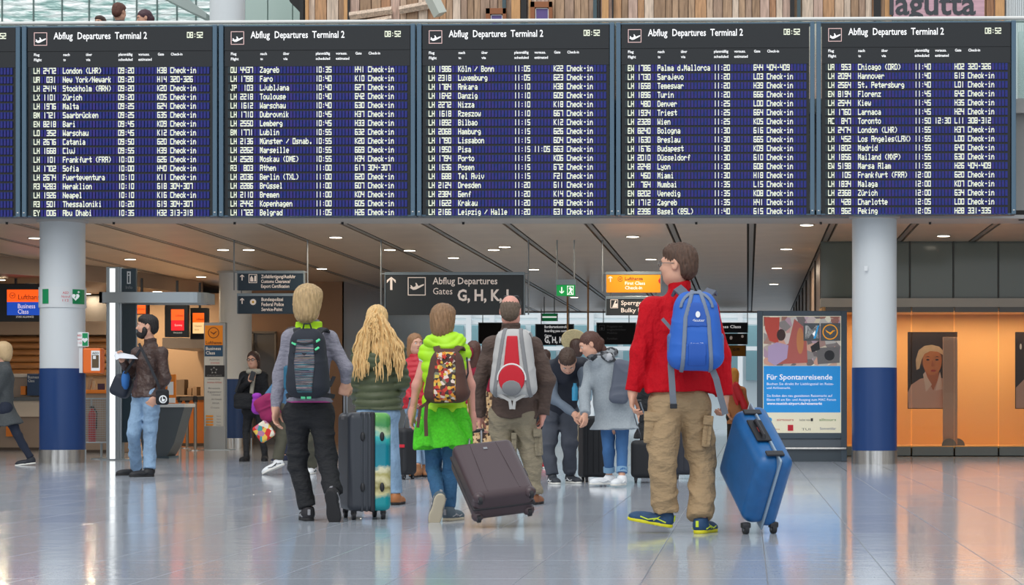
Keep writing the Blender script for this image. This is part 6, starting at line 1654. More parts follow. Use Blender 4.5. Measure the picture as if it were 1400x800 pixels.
r_, f_, u_ = basis((-.98,-.25,0)); 
bd = sobj('beard', [ell(HF(0,.052,-.088), np.array((.060,.066,.058)), np.array([list(r_), list(f_), list(u_)]).T), ell(HF(.052,.02,-.052), (.036,.040,.060), k=.03), ell(HF(-.052,.02,-.052), (.036,.040,.060), k=.03), ell(HF(0,.095,-.048), (.026,.026,.007), k=.012)], .008, MATS['hair black'], F_, disp=folds(.003, 120, 2))
pp = M(); pc = gF['wl']+Vector((.06,-.05,.06)); pp.quad(pc+Vector((-.12,-.02,.05)), pc+Vector((.06,.06,.01)), pc+Vector((.13,.0,-.035)), pc+Vector((-.05,-.10,-.03)))
pp.quad(pc+Vector((-.12,-.02,.052)), pc+Vector((-.05,-.10,-.028)), pc+Vector((-.09,-.10,-.05)), pc+Vector((-.14,-.03,.0)))
o = pp.obj('paper_sheet', mat('paper', (226,230,236), rough=.6)); s_ = o.modifiers.new('t', 'SOLIDIFY'); s_.thickness = .002; tag(o, 'folded white paper sheet held by the bearded man', 'paper')
bg_ = bag('shoulder_bag', 'small black bag with a round white emblem at the hip of the bearded man', W(222,543,dF_-.26), (.075,.03,.09), m_blk, strap_pts=[W(190,470,dF_-.10), W(200,490,dF_-.20), W(214,520,dF_-.27), W(219,535,dF_-.26)])
oval('round_emblem', 223, 546, 5.5, 5.5, dF_-.295, m_white, bg_, 20); oval('emblem_core', 223, 546, 3.8, 3.8, dF_-.299, m_blk, bg_, 20); ply('emblem_mark', [(221.5,543), (223,542), (222.5,545.5), (226,546), (224.5,549), (221,549)], dF_-.303, m_white, bg_)
bag('duffel_bag', 'black and blue duffel bag slung behind the bearded man', W(167,528,dF_+.12), (.11,.10,.13), mat('bag navy black', (30,36,50), rough=.6), R=np.array(Matrix.Rotation(.4,3,'Y')), rad=.06, strap_pts=[W(170,512,dF_), W(178,500,dF_-.02), W(192,478,dF_)])
o = M().ball(W(172,520,dF_+.05), (.05,.08,.12)).obj('jacket_bundle', mat('bright blue cloth', (50,110,180), rough=.8), smooth=True); tag(o, 'bright blue cloth bundled over the duffel bag of the bearded man', 'cloth')
# G woman with phone
dG_ = 30.6
G_, gG, _, HG = person('person', 'woman in black with glasses holding a phone by the blue column', dG_,
  dict(head=(346,492,0), neck=(347,507,.02), sl=(334,514,0), sr=(360,514,0), el=(327,534,-.05), wl=(341,521,-.25), er=(365,538,0), wr=(360,552,-.12),
       hl=(340,560,0), hr=(354,560,0), kl=(337,592,-.02), kr=(358,592,-.02), al=AJ(337, 30.3), ar=AJ(362, 30.5)),
  face=(0,-1,0), look=(-.15,-1,-.05), male=False, s=.96, hs=1.0, hair='long', hair_m=mat('hair dark', (64,42,34), rough=.5, bump=.5, bs=40),
  top=dict(m=m_blk, name='jacket', hem=556, inf=.022, arm=(.066,.056,.042), fold=.005, seed=31, collar=.1), bottom=dict(m=m_blk, r=(.088,.06,.05), name='leggings', seed=32),
  shoes=dict(m=m_blk, sole=m_rub, toel=(-.2,-1,0), toer=(.2,-1,0), ln=.25, high=.06, name='boot'), hands={'l': ((.3,-.1,.7), (0,1,0), .8)}, fine=False, h=.014)
glasses(G_, HG, 1.6, m_blk)
sobj('scarf', [cone(W(347,510,dG_-.14), W(343,545,dG_-.18), .035, .028, k=.02), cone(W(340,508,dG_-.08), W(354,508,dG_-.08), .04, k=.03)], .012, mat('scarf beige', (170,164,148), rough=.9), G_)
o = M().box(W(345,514,dG_-.30), (.075,.012,.14), Matrix.Rotation(.3,3,'Y'), bev=.005).obj('phone', mat('phone dark', (24,24,28), rough=.2)); tag(o, 'dark smartphone held up by the woman in black', 'phone')
bag('handbag', 'large black handbag at the waist of the woman in black', W(333,548,dG_-.24), (.15,.06,.12), m_blk, rad=.055, disp=folds(.008, 26, 9), strap_pts=[W(322,536,dG_-.2), W(328,520,dG_-.13), W(336,511,dG_-.05)])
# woman behind A, carrying a magenta jacket
dH = 24.4
H_, gH, _, HH_ = person('person', 'person in olive trousers and white sneakers mostly hidden by the woman in grey', dH,
  dict(head=(400,462,0), neck=(401,482,.02), sl=(387,496,0), sr=(416,496,0), el=(380,524,.0), wl=(366,541,-.15), er=(420,526,.0), wr=(420,552,-.05),
       hl=(393,555,0), hr=(408,555,0), kl=(385,600,-.05), kr=(420,602,0), al=(379,630,-.1), ar=AJ(427, 24.6)),
  face=(-.5,1,0), male=False, s=1.0, hair='bob', hair_m=MATS['hair dark'], top=dict(m=mat('steel blue knit', (70,112,146), rough=.8), name='pullover', hem=556, inf=.018, arm=(.062,.052,.042), collar=.1),
  bottom=dict(m=mat('olive grey cotton', (84,82,68), rough=.85, var=.1, vs=8), r=(.10,.078,.066), fold=.009, seed=33), shoes=dict(m=mat('sneaker white', (228,230,232), rough=.5), sole=m_wsole, toel=(-.75,-.3,-.35), upl=(-.3,.2,1), toer=(0,-1,0), lace=m_blk, ln=.28),
  hands={'l': ((-.3,-.5,-.4), (1,0,0), .9)}, fine=False, h=.013)
bag('rolled_jacket', 'magenta jacket bundle carried left of the woman in grey', W(366,558,dH-.18), (.13,.09,.16), mat('magenta cloth', (146,28,84), rough=.8, var=.15, vs=10), cat='jacket', R=np.array(Matrix.Rotation(-.5,3,'Y')), rad=.07, disp=folds(.012, 30, 4))
bag('scarf_bundle', 'violet cloth hanging beside the magenta jacket bundle', W(351,552,dH-.15), (.055,.06,.13), mat('violet cloth', (150,50,170), rough=.8), cat='cloth', rad=.04, disp=folds(.01, 40, 5))
bag('carrier_bag', 'small multicoloured patterned bag hanging under the magenta jacket', W(361,590,dH-.2), (.10,.05,.11), blobs('pattern bag', [(210,40,40), (230,190,80), (60,150,150), (180,120,150), (220,90,40), (230,220,200)], scale=18), R=np.array(Matrix.Rotation(-.6,3,'Y')))
person('person', 'person in navy trousers with grey-soled shoes far behind the woman in grey', 30.2,
  dict(head=(404,486,0), neck=(404,500,0), sl=(393,510,0), sr=(416,510,0), el=(388,532,0), wl=(388,552,0), er=(421,532,0), wr=(421,552,0), hl=(398,558,0), hr=(411,558,0), kl=(393,592,0), kr=(414,592,0), al=AJ(391, 29.9), ar=AJ(416, 30.3)),
  face=(0,1,0), s=.98, hair='short', hair_m=MATS['hair dark'], top=dict(m=mat('navy cloth', (30,36,60), rough=.8), hem=556, name='jacket', collar=.2), bottom=dict(m=mat('navy cloth', (30,36,60)), seed=4), shoes=dict(m=mat('navy cloth', (30,36,60)), sole=mat('sole grey', (150,150,150)), toel=(-1,-.3,0), toer=(1,-.2,0)), fine=False, h=.016, hb=.025)
# J woman in grey coat at the left edge
dJ = 28.2
J_, gJ, _, HJ = person('person', 'blonde woman in long charcoal coat striding out at the left edge', dJ,
  dict(head=(3,480,0), neck=(6,498,.0), sl=(2,508,.16), sr=(8,508,-.16), el=(-12,535,.14), wl=(-22,550,.0), er=(-5,535,-.16), wr=(-24,545,-.2),
       hl=(6,560,.07), hr=(7,560,-.07), kl=(-14,596,.05), kr=(24,595,-.06), al=AJ(-38, 28.3), ar=AJ(42, 28.2, 0, .10)),
  face=(-1,0,0), male=False, s=1.0, hair='bob', hair_m=mat('hair blond', (202,172,130), rough=.5, bump=.5, bs=40),
  top=dict(m=mat('charcoal wool', (72,76,78), rough=.95, var=.12, vs=50), name='coat', hem=583, flare=.20, fx=.06, inf=.03, arm=(.075,.065,.052), wid=1.2, fold=.006, seed=41, collar=.2),
  bottom=dict(m=mat('dark denim', (28,36,54), rough=.85), r=(.085,.062,.052), seed=42, name='jeans'), shoes=dict(m=mat('sneaker navy black', (30,34,44), rough=.6), sole=m_wsole, toel=(-1,0,0), toer=(-1,0,-.12), ln=.28), fine=False, h=.013)
# K man bending over
dK = 21.4
K_, gK, _, HK = person('person', 'man in dark navy vest bending forward over a suitcase handle', dK,
  dict(head=(776,494,-.52), neck=(772,486,-.36), sl=(752,502,-.22), sr=(796,498,-.26), el=(757,545,-.30), wl=(785,566,-.42), er=(800,535,-.34), wr=(800,562,-.44),
       hl=(757,560,.12), hr=(776,558,.12), kl=(749,612,.02), kr=(779,604,.02), al=AJ(755, 21.4), ar=AJ(779, 21.6)),
  face=(.15,-1,0), look=(.1,-.55,-.83), up=(.05,-.83,.55), s=1.05, hs=1.05, hair='short', hair_m=mat('hair mid brown', (70,50,38), rough=.6, bump=.5, bs=40),
  top=dict(m=mat('navy quilted', (24,28,42), rough=.6, var=.1, vs=10), name='vest', hem=None, sleeve='none', inf=.03, fold=.006, seed=51, collar=.35),
  bottom=dict(m=mat('grey trousers', (70,74,84), rough=.85, var=.1, vs=10), r=(.105,.08,.066), fold=.010, seed=52), shoes=dict(m=mat('sneaker charcoal', (46,50,58), rough=.6), sole=m_wsole, toel=(.35,-1,0), toer=(.6,-1,0), lace=m_white, ln=.29),
  hands={'l': ((.8,-.3,-.5), (.2,.6,-.6), .8), 'r': ((-.5,-.3,-.7), (-.3,.6,0), .8)}, h=.012)
for q in 'lr':
    sobj('sleeve', [cone(gK['s'+q], gK['e'+q], .066, .056, k=.03), cone(gK['e'+q], gK['w'+q], .056, .042, k=.03, flat=2)], .011, mat('grey blue knit', (104,116,130), rough=.85), K_, disp=folds(.006, 30, 6))
# L woman in light grey coat
dL_ = 20.7
L__, gL, _, HL = person('person', 'woman in light grey felt coat, blue jeans with turned-up hems and white sneakers', dL_,
  dict(head=(806,471,-.10), neck=(815,491,-.05), sl=(808,503,.10), sr=(842,500,-.05), el=(800,536,-.05), wl=(800,565,-.22), er=(856,538,.0), wr=(846,562,.14),
       hl=(831,575,.04), hr=(850,573,-.02), kl=(832,616,.04), kr=(851,616,-.02), al=AJ(833, 20.8, 0, .10), ar=AJ(850, 20.6, 0, .10)),
  face=(-.75,-.35,0), look=(-.9,-.15,-.40), male=False, s=.98, hs=1.0, hair='tied', hair_m=mat('hair auburn', (84,50,38), rough=.5, bump=.6, bs=40),
  top=dict(m=mat('felt light grey', (150,158,164), rough=.95, var=.08, vs=60), name='coat', hem=588, flare=.19, fx=.0, inf=.03, arm=(.070,.060,.056), torso=(1.15,1.15,1.08), wid=1.55, fold=.006, seed=61, collar=.1),
  bottom=dict(m=m_denim, r=(.085,.064,.054), up=.16, rolled=mat('denim cuff', (120,156,186), rough=.85), seed=62, name='jeans', fold=.006), shoes=dict(m=MATS['sneaker white'], sole=m_wsole, toel=(-.9,-.45,0), toer=(-.35,-.9,0), lace=m_white, ln=.27),
  hands={'l': ((.05,-.3,-1), (-.6,.4,0), .4)}, h=.012)
sobj('ponytail', [cone(HL(.0,-.09,.02), HL(.02,-.11,-.10), .045, .030, k=.03), cone(HL(.02,-.11,-.10), HL(.03,-.06,-.20), .030, .012, k=.03)], .009, MATS['hair auburn'], L__, disp=folds(.004, 60, 3))
sobj('scarf', [cone(W(808,487,dL_-.1), W(838,482,dL_+.05), .055, .06, k=.04), cone(W(812,484,dL_+.06), W(834,488,dL_-.12), .05, k=.05)], .010, blobs('scarf print', [(60,62,66), (150,154,158), (96,98,102), (40,42,46), (180,182,186)], scale=26), L__, disp=folds(.008, 45, 7))
bag('shoulder_bag', 'slate grey shoulder bag hanging from the light grey coat', W(849,522,dL_-.20), (.10,.05,.22), mat('bag slate', (84,90,104), rough=.6), R=np.array(Matrix.Rotation(.15,3,'Y')), rad=.05, strap_pts=[W(835,486,dL_-.10), W(842,495,dL_-.16), W(848,510,dL_-.22), W(851,520,dL_-.24)], disp=folds(.006, 30, 2))
# bag standing between them already as a case; small bottle in teal
o = M().lathe([(.03,0), (.032,.02), (.032,.13), (.018,.16), (.018,.18)], W(786,548,21.0), 14).obj('bottle', mat('bottle teal', (60,150,190), rough=.2), smooth=True); tag(o, 'small teal bottle standing on the tall soft suitcase handle', 'bottle')
# M woman in red puffer, far
dM = 23.6
M_, gM, _, HM = person('person', 'woman in red quilted jacket facing the queue between the long hair and the lime vest', dM,
  dict(head=(568,470,0), neck=(569,488,.02), sl=(557,500,0), sr=(585,500,0), el=(552,528,-.02), wl=(562,546,-.15), er=(592,528,0), wr=(590,552,-.05),
       hl=(566,560,0), hr=(578,560,0), kl=(569,603,0), kr=(580,603,0), al=AJ(571, 23.4, 0, .09), ar=AJ(582, 23.6, 0, .09)),
  face=(.1,-1,0), look=(.55,-.85,0), male=False, s=.94, hair='long', hair_m=mat('hair chestnut', (150,108,72), rough=.5, bump=.5, bs=40),
  top=dict(m=mat('red nylon', (190,26,44), rough=.5), name='puffer_jacket', hem=558, inf=.03, arm=(.066,.058,.046), quilt=.012, pitch=.06, collar=.25), bottom=dict(m=m_denl, r=(.085,.06,.05), name='jeans', up=.15),
  shoes=dict(m=mat('tan suede', (156,108,72), rough=.8), sole=m_rub, toel=(-.2,-1,0), toer=(.2,-1,0), high=.05, ln=.26, name='boot'), fine=False, h=.012)
# N leopard coat
dN = 23.8
N_, gN, _, HN = person('person', 'person in maroon hood and leopard-print skirt between lime vest and brown jacket', dN,
  dict(head=(648,480,0), neck=(650,492,.02), sl=(638,502,0), sr=(668,502,0), el=(632,530,0), wl=(640,552,-.1), er=(673,528,0), wr=(670,552,0), hl=(648,558,0), hr=(663,558,0), kl=(648,602,0), kr=(664,602,0), al=AJ(649, 23.8), ar=AJ(666, 23.6)),
  face=(0,1,0), male=False, s=.92, hair='long', hair_m=MATS['hair auburn'], top=dict(m=mat('maroon knit', (140,24,50), rough=.9, var=.15, vs=20), name='cardigan', hem=535, inf=.024, arm=(.064,.056,.046), collar=.3, fold=.006),
  bottom=dict(m=m_blk), shoes=dict(m=m_blk, sole=m_rub), fine=False, h=.013)
c_ = (gN['hl']+gN['hr'])/2
sobj('skirt', [cone((c_.x, c_.y, W(0,532,dN).z), (c_.x, c_.y, W(0,615,dN).z), .125, .19, ((1,0,0), 1.25), k=.02, flat=3)], .014, blobs('leopard print', [(190,150,104), (60,40,30), (206,170,124), (90,60,40), (214,180,136)], scale=34), N_, disp=folds(.008, 24, 8))
o = M().ball(W(641,483,dN-.14), (.055,.06,.075)).obj('hood', mat('maroon knit', (140,24,50)), N_, smooth=True)
# O straw hat
dO = 26.5
O_, gO, _, HO = person('person', 'person in a straw sun hat standing behind the bending man', dO,
  dict(head=(789,474,0), neck=(789,488,.02), sl=(776,500,0), sr=(803,500,0), el=(772,524,0), wl=(774,546,0), er=(807,524,0), wr=(805,546,0), hl=(783,556,0), hr=(796,556,0), kl=(782,598,0), kr=(797,598,0), al=AJ(781, 26.5), ar=AJ(798, 26.5)),
  face=(0,1,0), male=False, s=.98, hair='bob', hair_m=MATS['hair dark'], top=dict(m=mat('pale blue cotton', (150,176,190), rough=.9), name='shirt', hem=562, collar=.1), bottom=dict(m=m_khak2), shoes=dict(m=m_blk, sole=m_rub), fine=False, h=.015, hb=.025)
hr_ = Matrix.Rotation(-1.0, 3, 'X')
ho = M().lathe([(.165,.0), (.17,.006), (.095,.014), (.088,.07), (.07,.098), (.02,.106)], W(785,466,dO-.08), 28, axis=hr_).obj('straw_hat', mat('straw', (204,186,140), rough=.8, var=.15, vs=60, bump=.4, bs=120), smooth=True)
tag(ho, 'round pale straw hat worn behind the auburn-haired woman', 'hat')
# P black-clothed person behind E, Q red-jacketed person right of E
person('person', 'person dressed in black standing behind the red jacket sleeve', 23.6,
  dict(head=(893,480,0), neck=(893,500,0), sl=(878,514,0), sr=(908,514,0), el=(874,542,0), wl=(874,566,0), er=(914,542,0), wr=(914,566,0), hl=(886,573,0), hr=(902,573,0), kl=(883,614,0), kr=(904,614,0), al=AJ(882, 23.8), ar=AJ(905, 23.8)),
  face=(0,1,0), s=.95, hair='long', hair_m=MATS['hair chestnut'], male=False, top=dict(m=m_blk, name='coat', hem=600, flare=.17, inf=.024, collar=.2, fold=.006), bottom=dict(m=m_blk), shoes=dict(m=m_blk, sole=m_rub), fine=False, h=.013, hb=.022)
dQ = 34.
Q_, gQ, _, HQ = person('person', 'person in red jacket with a tan headscarf beyond the sleeve of the tall man', dQ,
  dict(head=(1003,514,0), neck=(1004,526,.02), sl=(995,534,0), sr=(1015,534,0), el=(992,552,0), wl=(996,566,-.1), er=(1020,552,0), wr=(1018,566,-.05), hl=(1000,570,0), hr=(1011,570,0), kl=(999,596,0), kr=(1012,596,0), al=AJ(998, 34), ar=AJ(1013, 34)),
  face=(0,1,0), male=False, s=.86, hs=1.0, hair='long', hair_m=mat('scarf tan', (196,140,66), rough=.8), top=dict(m=mat('tan coat', (168,116,76), rough=.8), name='coat', hem=580, inf=.024, collar=.1), bottom=dict(m=m_blk), shoes=dict(m=m_blk, sole=m_rub), fine=False, h=.015, hb=.025)
sobj('red_shawl', [cone(W(1006,526,dQ-.16), W(1018,556,dQ-.12), .05, .06, k=.03), cone(W(1000,530,dQ-.16), W(1008,552,dQ-.18), .04, .03, k=.03)], .014, mat('red nylon', (190,26,44)), Q_)
# two more in the far queue, seen between the group
person('person', 'person in black with red shoes behind the cargo pockets of the man in brown', 27.0,
  dict(head=(745,490,0), neck=(745,503,0), sl=(734,512,0), sr=(757,512,0), el=(731,534,0), wl=(731,552,0), er=(761,534,0), wr=(760,552,0), hl=(739,556,0), hr=(751,556,0), kl=(738,594,0), kr=(752,594,0), al=AJ(742, 27), ar=AJ(753, 27)),
  face=(0,1,0), s=.92, hair='short', hair_m=MATS['hair dark'], male=False, top=dict(m=m_blk, name='jacket', hem=560, collar=.2), bottom=dict(m=m_blk), shoes=dict(m=mat('red nylon', (190,26,44)), sole=m_wsole, toel=(-.4,-1,0), toer=(-.3,-1,0)), fine=False, h=.016, hb=.025)
# gallery visitors above, leaning near the rail
def gallery(px, pyh, d, col, hair, hm, label, look=(0,-1,0), s=1.0, face=(0,1,0)):
    g0 = 5.15; top_ = W(px, pyh, d).z; H = top_-g0; k = H/1.72
    q = lambda x, z, y=0: Vector(((px-PX)*d/FPX+x*k, d+y*k, g0+z*k))
    person('person', label, d, dict(head=q(0,1.60), neck=q(0,1.44,.02), sl=q(-.17,1.38), sr=q(.17,1.38), el=q(-.23,1.12), wl=q(-.20,.92,-.1), er=q(.23,1.12), wr=q(.20,.92,-.1), hl=q(-.08,.92), hr=q(.08,.92), kl=q(-.09,.50), kr=q(.09,.50), al=q(-.09,.085), ar=q(.09,.085)),
      face=face, look=look, s=k, hs=k*1.02, male=(hair == 'short'), hair=hair, hair_m=hm, top=dict(m=col, name='jacket', hem=g0+.84*k, inf=.022, collar=.25) if False else dict(m=col, name='jacket', hem=None, inf=.022, collar=.25), bottom=dict(m=m_blk), shoes=dict(m=m_blk, sole=m_rub, toel=face, toer=face), fine=False, h=.016, hb=.025, root_py=g0)
gallery(163, 5, 31.2, mat('suit teal navy', (32,56,72), rough=.7), 'short', mat('hair brown b', (92,54,42), rough=.6), 'man in dark suit seen from behind at the gallery rail', look=(.3,1,-.1))
gallery(137, 22, 30.4, mat('grey cloth', (90,90,100), rough=.8), 'short', MATS['hair dark'], 'short dark-haired person just left of the suited man on the gallery', look=(-.3,-1,0))
gallery(197, 14, 31.6, mat('blue cloth', (40,84,112), rough=.8), 'tied', mat('hair plum', (70,40,50), rough=.5), 'woman with dark hair tied in a bun on the gallery', look=(-.8,-.4,-.2))
gallery(72, 31, 31.0, mat('bright blue cloth', (50,110,180)), 'short', MATS['hair dark'], 'person in bright blue whose shoulder just shows above the board', look=(0,1,0))

# ============================================================ REMAINING FURNITURE
# information pillar with light strip and ring arm
dI = 31.0
ip = empty('information_pillar', W(160, 629, dI), 'tall aluminium information pillar with white light strip and curved arm', 'information pillar'); ip.location.z = 0
m_al = mat('aluminium', (176,184,188), rough=.3, metal=.6); m_slate = mat('slate panel', (54,72,82), rough=.35)
def z_(py, d=dI): return W(0, py, d).z
def x_(px, d=dI): return W(px, 0, d).x
M().b2(x_(145), x_(166), dI, dI+.16, 0, z_(365), bev=.01).obj('mast', m_al, ip)
M().b2(x_(150.5), x_(157.5), dI-.012, dI, .02, z_(367)).obj('light_strip', mat('light strip', (250,252,250), emit=.9), ip)
M().b2(x_(146), x_(150), dI-.02, dI, 0, z_(365), bev=.004).obj('edge_profile', m_al, ip); M().b2(x_(158), x_(163), dI-.02, dI, 0, z_(365), bev=.004).obj('edge_profile', m_al, ip)
M().b2(x_(166), x_(185), dI+.03, dI+.10, z_(399), z_(367)).obj('sign_panel', m_slate, ip)
M().b2(x_(166), x_(185), dI+.03, dI+.10, z_(605), z_(415)).obj('glass_panel', mat('dark glass', (52,64,70), rough=.1), ip)
M().b2(x_(141), x_(188), dI-.06, dI+.25, 0, .02).obj('foot_plate', m_al, ip)
M().b2(x_(173), x_(178), dI+.02, dI+.03, z_(388), z_(371)).obj('information_symbol', m_white, ip); M().b2(x_(174.6), x_(176.4), dI+.012, dI+.02, z_(386.5), z_(377)).b2(x_(174.6), x_(176.4), dI+.012, dI+.02, z_(375.5), z_(373.2)).obj('letter_i', m_slate, ip)
txt('Info', 172, 395, 4.5, dI+.02, mat('dim lettering', (150,152,158)), ip, x1=181)
# ring arm: rounded loop seen edge-on
n = 18; ring = [(x_(139), dI-.12), (x_(262), dI-.12)]+[(x_(262)+.22*math.sin(a), dI+.10-.22*math.cos(a)) for a in [math.pi*i/2/6 for i in range(1, 7)]]+[(x_(262)+.22, dI+.5), (x_(262)+.10, dI+.62), (x_(150), dI+.62), (x_(139), dI+.5)]
rm = M(); inr = []
cx_, cy_ = sum(p[0] for p in ring)/len(ring), sum(p[1] for p in ring)/len(ring)
for i in range(len(ring)):
    a, b = Vector(ring[i]), Vector(ring[(i+1) % len(ring)]); t = (b-a).normalized(); nn = Vector((-t.y, t.x))*.045
    rm.prismz([tuple(a), tuple(b), tuple(b+nn), tuple(a+nn)], z_(414.5), z_(400))
rm.obj('ring_arm', m_al, ip)
# totem with airline logos
dT = 38.4
tm = empty('directory_totem', (x_(293, dT), dT, 0), 'slim light-framed totem with orange crane emblem and logo list', 'sign totem')
pbox('frame', 278.5, 308.5, 441, 615, dT, dT+.12, mat('totem frame', (150,152,152), rough=.35, metal=.5), tm, .01)
pbox('foot', 268, 314, 614.5, 616.5, dT-.15, dT+.3, m_al, tm)
pbox('orange_panel', 280, 304.5, 445, 472, dT-.006, dT, mat('totem orange', (226,136,20), emit=.06), tm); bird(292, 455, 7.6, dT-.008, mat('brown ink', (110,50,20)), tm); txt('Lufthansa', 281.5, 470.5, 4.2, dT-.01, mat('brown ink', (110,50,20)), tm, x1=303, bold=.015)
pbox('blue_panel', 280, 304.5, 472, 487.5, dT-.006, dT, mat('totem blue', (30,74,112)), tm); txt('Business', 281.5, 478.6, 4.2, dT-.01, m_white, tm, x1=302, bold=.015); txt('Class', 281.5, 484.6, 4.2, dT-.01, m_white, tm, x1=294, bold=.015)
pbox('white_panel', 279.5, 305.5, 487.5, 583, dT-.004, dT, mat('totem white', (198,202,202)), tm); pbox('dark_panel', 280, 307, 499.5, 515.5, dT-.008, dT, mat('totem black', (34,36,42)), tm)
for k in range(5):
    a = math.pi/2+k*2*math.pi/5; ply('alliance_star', [(292.5+3.6*math.cos(a)+1.6*math.cos(b), 506.5-3.6*math.sin(a)-1.6*math.sin(b)) for b in (a, a+2.1, a-2.1)], dT-.012, mat('dim lettering', (150,152,158)), tm)
txt('STAR ALLIANCE', 283, 514.3, 1.8, dT-.01, mat('dim lettering', (150,152,158)), tm, x1=303)
ink = mat('ink grey', (110,116,128)); rk = mat('ink red', (190,60,60)); yk = mat('ink yellow', (226,146,40))
for (s, x0, y, h, x1, m) in (('Austrian', 286, 493, 2.6, 300, ink), ('SWISS', 288, 497.5, 2.2, 300, rk), ('Lufthansa Group', 284, 519.5, 2.4, 301, ink), ('Austrian Airlines', 283, 524, 2.4, 303, rk), ('Brussels', 285, 532, 2.4, 301, ink), ('United', 289, 541, 2.4, 301, ink), ('Air Canada', 289, 547, 2.4, 303, ink), ('ANA', 290, 552.5, 2.4, 300, ink), ('Croatia', 288, 558.5, 2.4, 300, ink), ('Egyptair', 284, 537, 2.4, 303, ink)):
    txt(s, x0, y, h, dT-.007, m, tm, x1=x1)
for k, y in enumerate((569, 573, 577, 581)): ply('arrow_bar', [(281.5, y-1.2), (291, y-1.2), (292, y), (291, y+1.2), (281.5, y+1.2)], dT-.008, yk, tm); txt('Check-in', 296, y+1, 1.8, dT-.007, ink, tm, x1=302)
# slanted grey desk with white top
dQk = 32.2
kd = empty('kiosk_desk', (x_(243, dQk), dQk, 0), 'slanted dark grey kiosk desk with a white top behind the bearded man', 'desk')
M().prism([(x_(186, dQk), z_(557, dQk)), (x_(252, dQk), z_(557, dQk)), (x_(238, dQk), z_(606, dQk)), (x_(228, dQk), .03), (x_(196, dQk), .03)], dQk, dQk+.5).obj('body', mat('desk slate', (76,84,90), rough=.4), kd)
M().b2(x_(184, dQk), x_(254, dQk), dQk-.06, dQk+.56, z_(557, dQk), z_(552, dQk), bev=.008).obj('top', mat('desk white', (222,224,222), rough=.4), kd)
M().b2(x_(196, dQk), x_(232, dQk), dQk-.05, dQk+.5, 0, .03).obj('base', m_slate, kd)
dsg = empty('leaflet_display', W(231, 552, dQk+.1), 'orange and white leaflet display standing on the kiosk desk', 'display')
pbox('panel', 223, 240, 512, 552, dQk+.1, dQk+.14, m_orp, dsg); pbox('white_sheet', 229, 237, 522, 540, dQk+.09, dQk+.1, m_white, dsg); pbox('white_sheet', 230, 239.5, 544, 551, dQk+.09, dQk+.1, m_white, dsg)
# barrier posts with belts
def barrier(px, py, label, pyt=538):
    d = gd(py); r = empty('barrier_post', (x_(px, d), d, 0), label, 'barrier post', None)
    M().lathe([(.17, 0), (.17, .012), (.04, .03)], (x_(px, d), d, 0), 24).obj('base_disc', m_steel, r, smooth=True)
    M().cyl((x_(px, d), d, .02), (x_(px, d), d, .92), .03, 14).obj('post', mat('post steel', (150,146,140), rough=.3, metal=.7), r, smooth=True)
    M().lathe([(.045, .90), (.045, 1.0), (.03, 1.01)], (x_(px, d), d, 0), 16).obj('belt_head', m_post, r, smooth=True); return d
for px, py, l in ((267, 616, 'thick steel barrier post just left of the logo totem'), (256, 613, 'thin steel barrier post left of the thick one'), (246, 612, 'thin steel barrier post nearest the kiosk desk')): barrier(px, py, l)
b0 = W(246, 546, gd(612)); b1 = W(267, 545, gd(616)); o = M().ribbon([b0, b1], (0, -1, 0), .06, .006).obj('barrier_belt', mat('belt dark', (60,52,48), rough=.7)); tag(o, 'dark belt stretched between the barrier posts', 'barrier belt')
# wire cage with red extinguisher
dC2 = 31.5
wc = empty('wire_cage', (x_(132, dC2), dC2, 0), 'grey wire mesh cage stand between the left column and the light pillar', 'wire cage')
wm = M()
for k in range(13): px = 117+k*2.3; wm.cyl((x_(px, dC2), dC2, z_(605, dC2)), (x_(px, dC2), dC2, z_(546, dC2)), .0035, 4)
for k in range(20): py = 546+k*3.1; wm.cyl((x_(116, dC2), dC2, z_(py, dC2)), (x_(145, dC2), dC2, z_(py, dC2)), .0035, 4)
o = wm.obj('mesh_front', m_al, wc); o['kind'] = 'stuff'
wm = M()
for (a, b, c, e) in ((115, 545, 146, 545), (115, 605, 146, 605), (115, 545, 115, 605), (146, 545, 146, 605)):
    for dy in (0, .35): wm.cyl(W(a, b, dC2)+Vector((0, dy, 0)), W(c, e, dC2)+Vector((0, dy, 0)), .012, 6)
wm.obj('frame', m_al, wc); M().cyl((x_(134, dC2), dC2+.17, 0), (x_(134, dC2), dC2+.17, z_(605, dC2)), .02, 8).obj('stem', m_al, wc); M().lathe([(.16, 0), (.16, .015), (.03, .03)], (x_(134, dC2), dC2+.17, 0), 20).obj('base_disc', m_al, wc)
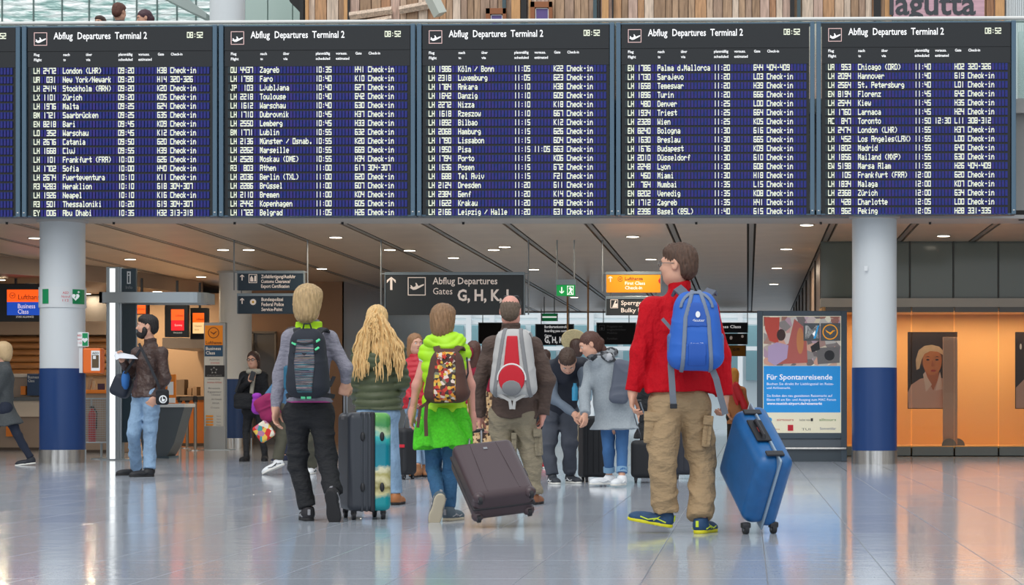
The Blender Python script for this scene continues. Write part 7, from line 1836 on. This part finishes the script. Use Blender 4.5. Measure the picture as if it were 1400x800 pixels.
M().b2(x_(115, dC2), x_(146, dC2), dC2, dC2+.35, z_(606, dC2), z_(605, dC2)).obj('cage_floor', m_al, wc)
fx = empty('fire_extinguisher', W(122.5, 604, dC2+.12), 'red fire extinguisher standing in the wire cage', 'fire extinguisher')
fz = W(0, 604.8, dC2+.12).z
M().lathe([(.055, 0), (.06, .02), (.06, .42), (.045, .47), (.02, .49), (.02, .52)], (x_(122.5, dC2), dC2+.12, fz), 18).obj('cylinder', mat('extinguisher red', (200,24,34), rough=.3), fx, smooth=True)
M().box((x_(122.5, dC2), dC2+.12, fz+.545), (.07, .03, .04), bev=.008).obj('valve', m_post, fx); M().tube([(x_(122.5, dC2)+.03, dC2+.10, fz+.54), (x_(122.5, dC2)+.09, dC2+.08, fz+.45), (x_(122.5, dC2)+.075, dC2+.08, fz+.2)], .010, 8).obj('hose', m_post, fx)
flush_text()
ORD = ['first', 'second', 'third', 'fourth', 'fifth', 'sixth', 'seventh', 'eighth', 'ninth', 'tenth', 'eleventh', 'twelfth', 'thirteenth', 'fourteenth']
def number(grp, fmt):
    L = sorted([o for o in bpy.data.objects if o.get('group') == grp], key=lambda o: o.location.x/max(1, o.location.y) if o.type == 'EMPTY' else np.mean([v.co.x/v.co.y for v in o.data.vertices]))
    for i, o in enumerate(L): o['label'] = fmt % ORD[i]
number('downlights in the near edge of the metal ceiling', 'round recessed ceiling downlight, %s from left among those nearest the departures boards')
number('downlights in the middle of the metal ceiling', 'round recessed ceiling downlight, %s from left in the middle of the metal ceiling')
number('downlights in the far part of the metal ceiling', 'round recessed ceiling downlight, %s from left in the far part of the ceiling')
number('downlights in the dropped soffit', 'round recessed downlight, %s from left in the dropped brown soffit')
number('sprinklers along the front ceiling strip', 'small dark sprinkler head, %s from left along the pale front ceiling strip')
number('white posts in the far hall', 'slim white steel post, %s from left in the far bright hall')
for o in bpy.data.objects:
    if o.type == 'MESH' and (o.name.startswith('lettering') or o.name.startswith('heading_lettering') or o.name.startswith('clock')): o['kind'] = 'stuff'
bpy.context.view_layer.update()
